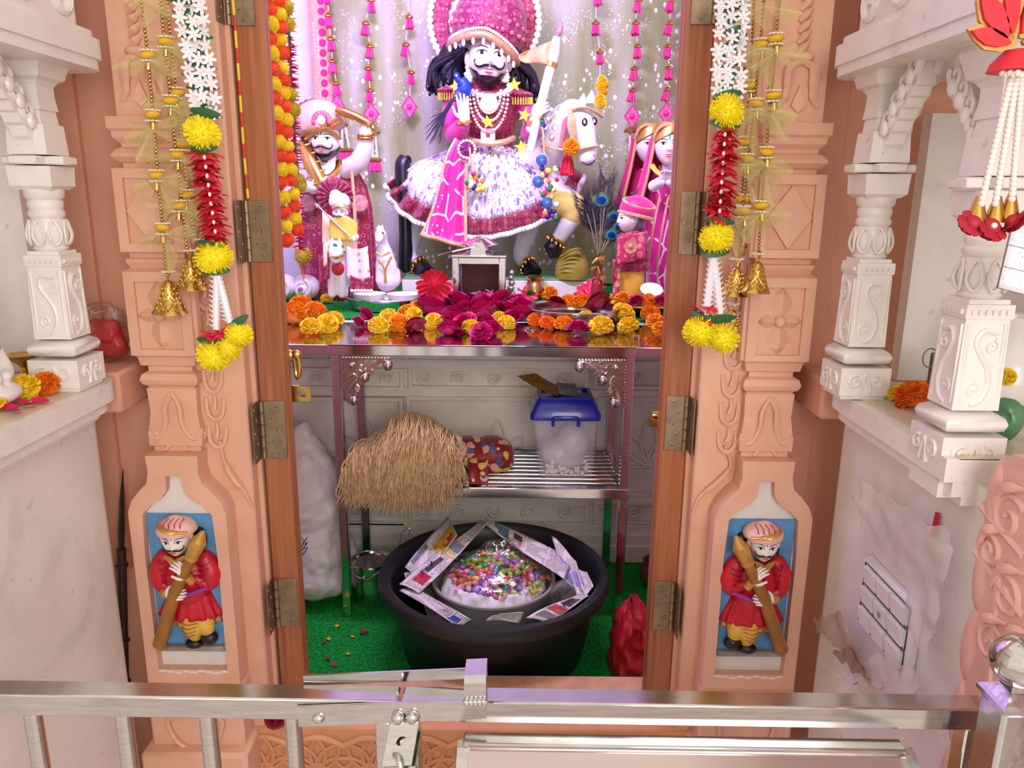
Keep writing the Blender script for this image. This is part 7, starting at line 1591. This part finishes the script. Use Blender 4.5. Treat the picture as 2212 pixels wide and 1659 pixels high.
for px, w_ in ((615, 'left'), (660, 'right')):
    c = onz(px, 650); k = thing('conch_shell', '%s white conch shell resting beside the small rider' % w_, 'shell', c); cm_ = M('conch_white', (226, 218, 216), .35, var=.08, vs=20)
    MB().lathe(c+Vector((0, .02, .046)), [(0, -.07), (.016, -.062), (.032, -.040), (.044, -.010), (.044, .015), (.030, .045), (.012, .065), (0, .07)], 28, m=Matrix.Rotation(pi/2+.1, 4, 'X'), wob=lambda t, z: 1+.05*cos(3*t+z*60)).build('shell_body', cm_, k)
    MB().tube(spiral(c+Vector((0, -.034, .048)), X, Z, .004, .030, 2.2), [.003+.005*i/26 for i in range(27)], 7).build('spiral_ridge', cm_, k); MB().sph(c+Vector((-.002, -.046, .046)), (.009, .006, .008), 10, 7).build('opening', M('conch_pink', (150, 110, 104), .5), k)
def vessel(nm, label, x, y, prof, mat, n=28): c = onz(x, y); return tag(MB().lathe(c, prof, n).build(nm, mat), label, 'pot'), c
vessel('brass_pot', 'small brass water pot behind the red hibiscus right of the lantern', 1155, 645, [(0, .001), (.024, .001), (.034, .02), (.034, .036), (.020, .056), (.018, .064), (.034, .078), (.036, .082), (.030, .080), (.015, .062), (0, .06)], brass())
o, c = vessel('copper_pot', 'copper pot with a snake spout below the olive mound', 1247, 640, [(0, .001), (.036, .001), (.040, .008), (.042, .05), (.046, .056), (.044, .058), (.038, .05), (.036, .012), (0, .01)], M('copper', (160, 96, 76), .3, .9, .2, 40))
MB().tube(catmull([c+Vector((-.036, 0, .05)), c+Vector((-.046, 0, .07)), c+Vector((-.044, 0, .085)), c+Vector((-.052, -.004, .09))], 4), [.004]*9+[.006]*4, 7).build('snake_hook', M('copper'), o)
q = MB(); c = onz(1192, 640); random.seed(1)
for k in range(14): q.sph(c+Vector((random.uniform(-.04, .04), random.uniform(-.02, .02), .012+random.random()*.028)), random.uniform(.010, .018), 8, 6)
tag(q.build('cotton_heap', M('cotton', (240, 236, 238), .9, var=.05, bump=.4, bs=120), fuse=.004), 'fluffy white cotton heap between the two small pots', 'cotton')
c = onz(1103, 652); o = thing('silver_idol', 'slim silver figure standing just right of the lantern', 'figurine', c)
for k in range(6): MB().sph(c+Vector((.003*(k % 2), 0, .012+k*.018)), (.016-.0012*k, .013, .011), 10, 7).build('silver_bead', M('silver', (206, 200, 202), .25, .9, .2, 60), o)
# flowers on the steel top and the platform
random.seed(70)
ZS_ = ZT+.001
def flower(me, kind, x, y, r, label, cat='flower', z=None, group='loose flowers on the altar', up=.62):
    r = r*1.1
    zz = z if z is not None else (ZS_ if G(x, y, ZS_).y < 2.27 else ZP); c = G(x, y, zz); rr_ = S(c.y, y)*r
    o = inst(kind, me, c+Vector((0, 0, rr_*up)), (random.uniform(-.1, .9), random.uniform(-.4, .4), random.random()*6), rr_); return tag(o, label, cat, group)
mg = [('o', 640, 700, 24, 'stacked lowest by the left door post'), ('o', 652, 678, 24, 'at the back of the left heap'), ('o', 634, 688, 22, 'touching the left door post'), ('o', 682, 690, 23, 'in the middle of the left heap'), ('y', 672, 722, 21, 'at the front of the left heap'), ('y', 708, 716, 22, 'right of the front yellow one in the left heap'), ('y', 722, 706, 20, 'at the right end of the left heap'), ('y', 706, 656, 12, 'small, alone on the green mat by the conch'),
      ('y', 818, 720, 21, 'at the left front of the central row'), ('y', 838, 702, 20, 'behind the left front one of the central row'), ('o', 862, 716, 22, 'between yellow marigolds and the dark rose'), ('o', 880, 692, 20, 'behind the dark rose'), ('o', 902, 680, 18, 'touching the magenta roses at left'), ('y', 893, 694, 18, 'pale, behind the dark rose'), ('y', 936, 710, 19, 'right of the dark rose'),
      ('y', 1018, 724, 20, 'at the very front below the lantern'), ('o', 1014, 700, 15, 'just behind the foremost one below the lantern'), ('y', 1095, 712, 18, 'right of the roses below the lantern'), ('y', 1078, 698, 15, 'half hidden right of the roses'),
      ('d', 1156, 704, 16, 'under the left rim of the flower tray'), ('d', 1182, 712, 17, 'under the front rim of the flower tray'), ('o', 1218, 716, 20, 'in front of the flower tray'), ('y', 1262, 706, 20, 'behind the magenta bloom before the tray'), ('y', 1298, 724, 25, 'large, at the front right corner of the table'), ('y', 1356, 722, 22, 'at the right end of the table'), ('y', 1346, 696, 24, 'behind the right end one'), ('y', 1335, 678, 18, 'beside the tray rim, furthest back at right'),
      ('o', 1404, 694, 20, 'at the back of the right side counter'), ('o', 1416, 712, 20, 'in the middle of the right side counter'), ('o', 1428, 728, 19, 'at the front of the right side counter'), ('o', 1186, 648, 17, 'before the cotton heap')]
for k_, x, y, r_, w_ in mg:
    me = {'o': F_O, 'y': F_Y, 'd': F_D}[k_]; flower(me, 'marigold', x, y-2, r_, '%s marigold %s' % ({'o': 'orange', 'y': 'yellow', 'd': 'deep orange'}[k_], w_), group='marigolds on the altar')
for x, y, w_ in ((1228, 664, 'left in the steel flower tray'), (1256, 664, 'right in the steel flower tray')): flower(F_O, 'marigold', x, y, 18, 'orange marigold on the %s' % w_, z=ZP+.022, group='marigolds on the altar')
for x, y, w_ in ((1344, 656, 'left on the brass plate'), (1402, 660, 'in front of the red pouch on the brass plate')): flower(F_O, 'marigold', x, y, 16, 'orange marigold %s' % w_, z=ZP+.034, group='marigolds on the altar')
flower(F_Y, 'marigold', 1319, 656, 13, 'yellow marigold between the flower tray and the brass plate', group='marigolds on the altar')
rs_ = [(930, 680), (955, 664), (945, 700), (975, 690), (985, 712), (968, 724), (1000, 680), (1010, 664), (1000, 718), (1040, 690), (1050, 712), (1060, 726), (1066, 680), (1080, 668), (1100, 682), (1116, 670), (1122, 694), (1106, 700), (1040, 730), (990, 668), (1052, 668), (930, 660), (1128, 680), (1028, 676)]
ORD = ('leftmost', 'second from left', 'third from left', 'fourth from left', 'fifth from left', 'sixth from left', 'seventh from left', 'eighth from left', 'ninth from left', 'tenth from left', 'eleventh from left', 'twelfth from left', 'thirteenth from left', 'fourteenth from left')
rows_ = {'front': [], 'middle': [], 'back': []}
for p in sorted(rs_): rows_['front' if p[1] > 705 else 'middle' if p[1] > 675 else 'back'].append(p)
for rn, ps in rows_.items():
    for i, (x, y) in enumerate(ps): flower(ROSE, 'magenta_rose', x, y, 24+3*((x+y) % 3), 'magenta rose, %s in the %s row of the lantern heap' % (ORD[i], rn), group='magenta roses below the lantern', up=.5)
for me, kn, x, y, r_, z, lb_ in ((ROSE_D, 'dark_rose', 898, 716, 21, None, 'dark red rose between marigolds at the front of the table'), (ROSE, 'magenta_rose', 790, 694, 20, None, 'magenta rose lying left of the central marigolds'), (ROSE, 'magenta_rose', 775, 706, 15, None, 'small magenta bloom near the table corner seam'), (ROSE, 'magenta_rose', 1248, 722, 22, None, 'flattened magenta bloom at the front before the tray'), (ROSE_D, 'dark_rose', 1318, 706, 14, None, 'dark rose bud behind the large front right marigold'), (ROSE_D, 'dark_rose', 1200, 668, 20, ZP+.02, 'dark red rose at the left of the flower tray'), (ROSE_D, 'dark_rose', 1292, 668, 24, ZP+.02, 'dark red rose at the right of the flower tray'), (ROSE, 'magenta_rose', 1373, 660, 16, ZP+.034, 'magenta bloom between two marigolds on the brass plate'), (ROSE, 'magenta_rose', 1428, 662, 16, ZP+.034, 'magenta bloom at the right of the brass plate'), (ROSE, 'magenta_rose', 736, 648, 14, None, 'small magenta bloom at the feet of the small rider')):
    flower(me, kn, x, y, r_, lb_, z=z)
for x, y, r_, z, lb_, a in ((938, 616, 36, .87, 'large red hibiscus standing left of the lantern', 1.2), (1138, 634, 34, .80, 'red hibiscus right of the lantern', 1.1), (1272, 640, 38, .80, 'red hibiscus behind the flower tray', 1.0), (850, 628, 30, .80, 'magenta-pink hibiscus left behind the steel tray', 1.0), (815, 634, 28, .79, 'red hibiscus behind the white bowls', 1.1), (935, 650, 30, .79, 'red hibiscus among the magenta roses at left', .9)):
    c = G(x, y, z); o = inst('hibiscus', HIB, c, (a, .2, random.random()*6), S(c.y, y)*r_); tag(o, lb_, 'flower', 'hibiscus flowers on the altar')
q = MB()
for x, y in ((1140, 708), (1150, 714), (1135, 712)):
    c = G(x, y, ZS_); o = tag(MB().lathe(c, [(0, 0), (.011, 0), (.0112, .0009), (.011, .0018), (0, .0018)], 20).build('coin', M('coin_silver', (190, 184, 178), .3, 1.0, .1, 60)), 'silver coin on the table right of the rose heap', 'coin', 'coins on the steel table')
for i, (x, y, c_) in enumerate(((772, 702, 'maroon'), (790, 718, 'orange'), (1098, 728, 'orange'), (1362, 728, 'maroon'), (1328, 720, 'orange'), (880, 726, 'orange'))):
    p = G(x, y, ZS_+.002); tag(inst('loose_petal', PMS[c_], p, (.1, .1, i), .006), 'loose %s petal on the steel table, %s' % (c_, ('by the left seam', 'left of the central marigolds', 'near the front below the lantern', 'at the right table corner', 'right of the big yellow marigold', 'before the orange central marigold')[i]), 'petal')
# ================================================================== SIDE SHELVES AND WALL FITTINGS
for sg, xx in ((-1, -.775), (1, .625)): struct('trim_ledge_%s' % ('left' if sg < 0 else 'right'), MB().box((xx, 1.425, .795), (.13, .16, .075), .006), pink_wall())
ZSH = .833
def shelf_flower(me, kind, x, y, r, label): c = G(x, y, ZSH); rr_ = S(c.y, y, x)*r; return tag(inst(kind, me, c+Vector((0, 0, rr_*.62)), (.5, .2, x), rr_), label, 'flower', 'flowers on the side shelves')
shelf_flower(F_Y, 'marigold', 56, 858, 33, 'yellow marigold on the left marble shelf by the brass lamp'); shelf_flower(F_D, 'marigold', 100, 850, 31, 'deep orange marigold on the left marble shelf by the column base'); shelf_flower(F_Y, 'marigold', -8, 888, 24, 'yellow marigold cut off by the left edge of the picture')
for x, y, a, w_ in ((20, 880, .3, 'leftmost'), (32, 886, 2.2, 'second from left'), (46, 868, 1.2, 'third from left'), (64, 874, 3.0, 'fourth from left'), (86, 866, .2, 'rightmost')):
    p = G(x, y, ZSH+.004); tag(inst('rose_petal', MB().sheet(lambda u, v: ((u-.5)*1.5, (v-.5)*sin(pi*(.1+.85*u))*1.2, .3*(u-.5)**2+.3*(v-.5)**2), 6, 5).mesh('rose_petal', M('petal_pink', (206, 20, 84), .5, var=.15)), p, (.3, .2, a), .017), 'bright pink rose petal before the left shelf marigolds, %s of five' % w_, 'petal', 'pink petals on the left shelf')
c = G(58, 836, ZSH); tag(MB().lathe(c, [(0, 0), (.018, 0), (.016, .004), (.006, .010), (.005, .034), (.010, .040), (.025, .052), (.026, .056), (.020, .054), (0, .046)], 28).build('brass_lamp', gold()), 'small brass oil lamp with a cup top at the foot of the left column', 'lamp')
# white idol mostly beyond the left edge
io = W(-66, 800, 1.12); idol = thing('marble_idol', 'white marble idol edge peeking in at the left border above the marigolds', 'statue', (io.x, io.y, ZSH))
iw = M('idol_white', (230, 224, 220), .3, var=.05); q = MB(); ic = Vector((io.x, io.y, ZSH))
q.sph(ic+Vector((.01, 0, .018)), (.055, .062, .020), 18, 10); limb(q, [ic+Vector((0, 0, .03)), ic+Vector((0, 0, .075)), ic+Vector((0, 0, .115))], [.034, .028, .032], 16); limb(q, [ic+Vector((0, 0, .12)), ic+Vector((.002, 0, .150))], [.014, .012], 10)
for s_ in (-1, 1): limb(q, [ic+Vector((0, s_*.034, .115)), ic+Vector((.01, s_*.046, .08)), ic+Vector((.036, s_*.030, .05)), ic+Vector((.046, s_*.010, .044))], [.012, .012, .010, .009], 10)
q.build('body', iw, idol, fuse=.004)
head(idol, ic+Vector((.004, 0, .168)), .052, yaw=pi/2, must=False, tilak=None, skinm=iw)
MB().lathe(ic+Vector((0, 0, .182)), [(.024, 0), (.026, .006), (.018, .022), (.008, .034), (0, .038)], 18).build('crown', gold(), idol)
MB().tube([(io.x+.040*cos(2*pi*i/20), io.y+.036*sin(2*pi*i/20), ZSH+.085+.006*cos(4*pi*i/20)) for i in range(20)], .006, 7, True).build('garland', M('idol_cloth', (206, 196, 160), .6, var=.2), idol)
# red plastic bag on the pink ledge
rb0 = W(222, 745, 1.44); q = MB(); random.seed(23)
bagr = thing('red_packet_bag', 'clear plastic bag with red packets on the ledge behind the left column', 'bag', (rb0.x, rb0.y, ZSH))
for k in range(5):
    p = W(195+k*13, 745-(k % 2)*26, 1.44); p.z = max(p.z, ZSH+.02); MB().box(p, (.045, .03, .05), .01, m=Matrix.Rotation(random.uniform(-.6, .6), 4, 'Y') @ Matrix.Rotation(random.uniform(-.4, .4), 4, 'X')).build('red_packet', M('packet_red', (176, 34, 40), .35, var=.25, vs=30), bagr)
q = MB(); q.sph((rb0.x, rb0.y, ZSH+.055), (.062, .045, .055), 28, 18)
for v in q.v: v += Vector((1, .4, .7))*noise.noise(v*40)*.014
q.build('plastic_skin', film(), bagr)
# dark spear leaning behind the left pilaster
sx_ = W(268, 1250, 1.455); sp_ = thing('iron_spear', 'long dark iron spear standing between the left pilaster and the marble wall', 'spear', (sx_.x, 1.455, -.48))
st_, sb_ = W(262, 1185, 1.455), W(271, 1590, 1.42); sb_ = st_.lerp(sb_, (st_.z+.49)/(st_.z-sb_.z)); iron = M('dark_iron', (62, 46, 42), .5, .3, .3, 30)
MB().cyl(sb_, st_, .0105, .0095, 14).build('shaft', iron, sp_)
MB().tube([st_-Z*.004, W(262, 1150, 1.455), W(263, 1080, 1.455), W(266, 1012, 1.455)], [.008, .011, .008, .001], 12, flat=.5).build('blade', iron, sp_)
for t in (.04, .22, .32, .37): c = st_.lerp(sb_, t); MB().tube([c+Vector((.0110*cos(2*pi*i/14), .0110*sin(2*pi*i/14), 0)) for i in range(14)], .0028, 6, True).build('ring', iron, sp_)
# right shelf
shelf_flower(F_D, 'marigold', 1970, 880, 40, 'large orange marigold on the right marble shelf against the near column'); shelf_flower(F_Y, 'marigold', 1944, 868, 26, 'yellow marigold half behind the orange one on the right shelf')
c = G(2000, 850, ZSH); o = thing('iron_clasp', 'grey iron clasp with a wire ring standing behind the right shelf marigolds', 'clasp', c); MB().box(c+Vector((.01, .0, .035)), (.018, .012, .070), .002).build('body', M('iron_grey', (130, 126, 124), .5, .6), o)
MB().tube([c+Vector((-.004+.012*cos(2*pi*i/16), -.004, .062+.016*sin(2*pi*i/16))) for i in range(16)], .0012, 5, True).build('wire_ring', M('iron_grey'), o)
c = G(2168, 880, ZSH); o = thing('white_jar', 'white glazed jar with yellow petals behind the nearest column', 'jar', c)
MB().lathe(c, [(0, 0), (.030, 0), (.044, .025), (.046, .05), (.034, .085), (.024, .10), (.026, .125), (.034, .14), (.036, .146), (.030, .144), (.020, .10), (0, .09)], 32).build('body', M('glaze_white', (236, 234, 230), .2, var=.04), o); inst('yellow_petals', F_Y, c+Vector((-.026, -.036, .058)), (1.2, 0, 0), .013, o)
c = G(2164, 958, ZSH); q = MB().sph((c.x+.012, c.y+.02, ZSH+.03), (.022, .022, .032), 24, 16)
for v in q.v: v += Vector((.8, .4, .6))*noise.noise(v*50)*.012; v.z = max(v.z, ZSH)
tag(q.build('green_bag', M('green_plastic', (84, 130, 92), .3, var=.2, vs=30)), 'crumpled green plastic bag behind the nearest column base', 'bag')
# switch board on the right marble wall
XS = .590; a0, a1 = WX(1862, 1270, XS), WX(1978, 1330, XS); ya, yb = a1.y, a0.y
zt_ = WX(1862, 1190, XS).z; zb_ = WX(1862, 1352, XS).z
sw = thing('switch_board', 'white electric switch board with nine switches on the right marble wall', 'switch board', (XS, (ya+yb)/2, zb_))
wp = M('switch_white', (236, 234, 236), .35, var=.02)
MB().box((XS+.006, (ya+yb)/2, (zt_+zb_)/2), (.012, yb-ya, zt_-zb_), .002).build('back_box', wp, sw)
MB().box((XS-.001, (ya+yb)/2, (zt_+zb_)/2), (.004, (yb-ya)*.97, (zt_-zb_)*.97), .001).build('frame', wp, sw)
nR, hR = 3, (zt_-zb_)*.90/3
for i in range(3):
    zc = zt_-(zt_-zb_)*.05-hR*(i+.5)
    MB().ringprism([(-(yb-ya)*.45, -hR*.47), ((yb-ya)*.45, -hR*.47), ((yb-ya)*.45, hR*.47), (-(yb-ya)*.45, hR*.47)], [(-(yb-ya)*.44, -hR*.44), ((yb-ya)*.44, -hR*.44), ((yb-ya)*.44, hR*.44), (-(yb-ya)*.44, hR*.44)], (XS-.0035, (ya+yb)/2, zc), Y3, Z, (-.001, 0, 0)).build('row_outline', black(), sw, smooth=False)
    for j in range(3):
        yc_ = ya+(yb-ya)*(.08+.28*(j+.5)); k = (yb-ya)*.12; m = MB().prism([(0, -hR*.40), (-.004, -hR*.40), (-.009, hR*.40), (0, hR*.40)], (XS-.003, yc_-k, zc), X, Z, (0, 2*k, 0)); m.build('switch', wp, sw, smooth=False)
        if (i, j) == (1, 1): MB().lathe((XS-.010, yc_, zc), [(0, -.001), (.006, 0), (0, .001)], 10, m=Matrix.Rotation(pi/2, 4, 'Y')).build('socket_mark', M('mark_grey', (150, 148, 150), .5), sw)
pm = milky('dusty_plastic', (224, 216, 210), .55)
pc_ = thing('plastic_cover', 'torn dusty plastic sheet taped over the switch board', 'plastic sheet', (XS, ya, zb_))
def cover(pts, nm='sheet_piece', mat=pm, Xc=.580):
    A = [WX(x, y, Xc) for x, y in pts]
    def fn(u, v): p = A[0].lerp(A[1], u).lerp(A[3].lerp(A[2], u), v); e = min(u, 1-u, v, 1-v); n_ = noise.noise(p*30); return p+Vector((.010*n_-.004, .012*noise.noise(p*45+Vector((3, 0, 0)))*(1 if e < .01 else .3), .014*noise.noise(p*38+Vector((0, 5, 0)))*(1 if e < .01 else .3)))
    MB().sheet(fn, 22, 22).build(nm, mat, pc_, angle=180)
cover(((1858, 1040), (2062, 1150), (2050, 1290), (1862, 1182))); cover(((1905, 1415), (1985, 1455), (1975, 1500), (1800, 1470))); cover(((1975, 1240), (2040, 1275), (2010, 1420), (1955, 1330)))
cover(((1760, 1345), (1822, 1318), (1868, 1440), (1886, 1480)), 'torn_flap', milky('dirty_plastic', (176, 152, 134), .9), .576); cover(((1800, 1410), (1840, 1400), (1862, 1440), (1884, 1472)), 'torn_flap', milky('brown_scrap', (150, 124, 98), 1.2), .572)
tp = [WX(x, y, .598) for x, y in ((2022, 1106), (2031, 1108), (2021, 1162), (2010, 1160))]
tag(MB().add(tp+[p+Vector((-.0012, 0, 0)) for p in tp], [(0, 1, 2, 3), (7, 6, 5, 4), (0, 4, 5, 1), (1, 5, 6, 2), (2, 6, 7, 3), (3, 7, 4, 0)]).build('red_tape', M('tape_red', (206, 24, 44), .5)), 'short strip of red tape stuck on the right marble wall', 'tape')
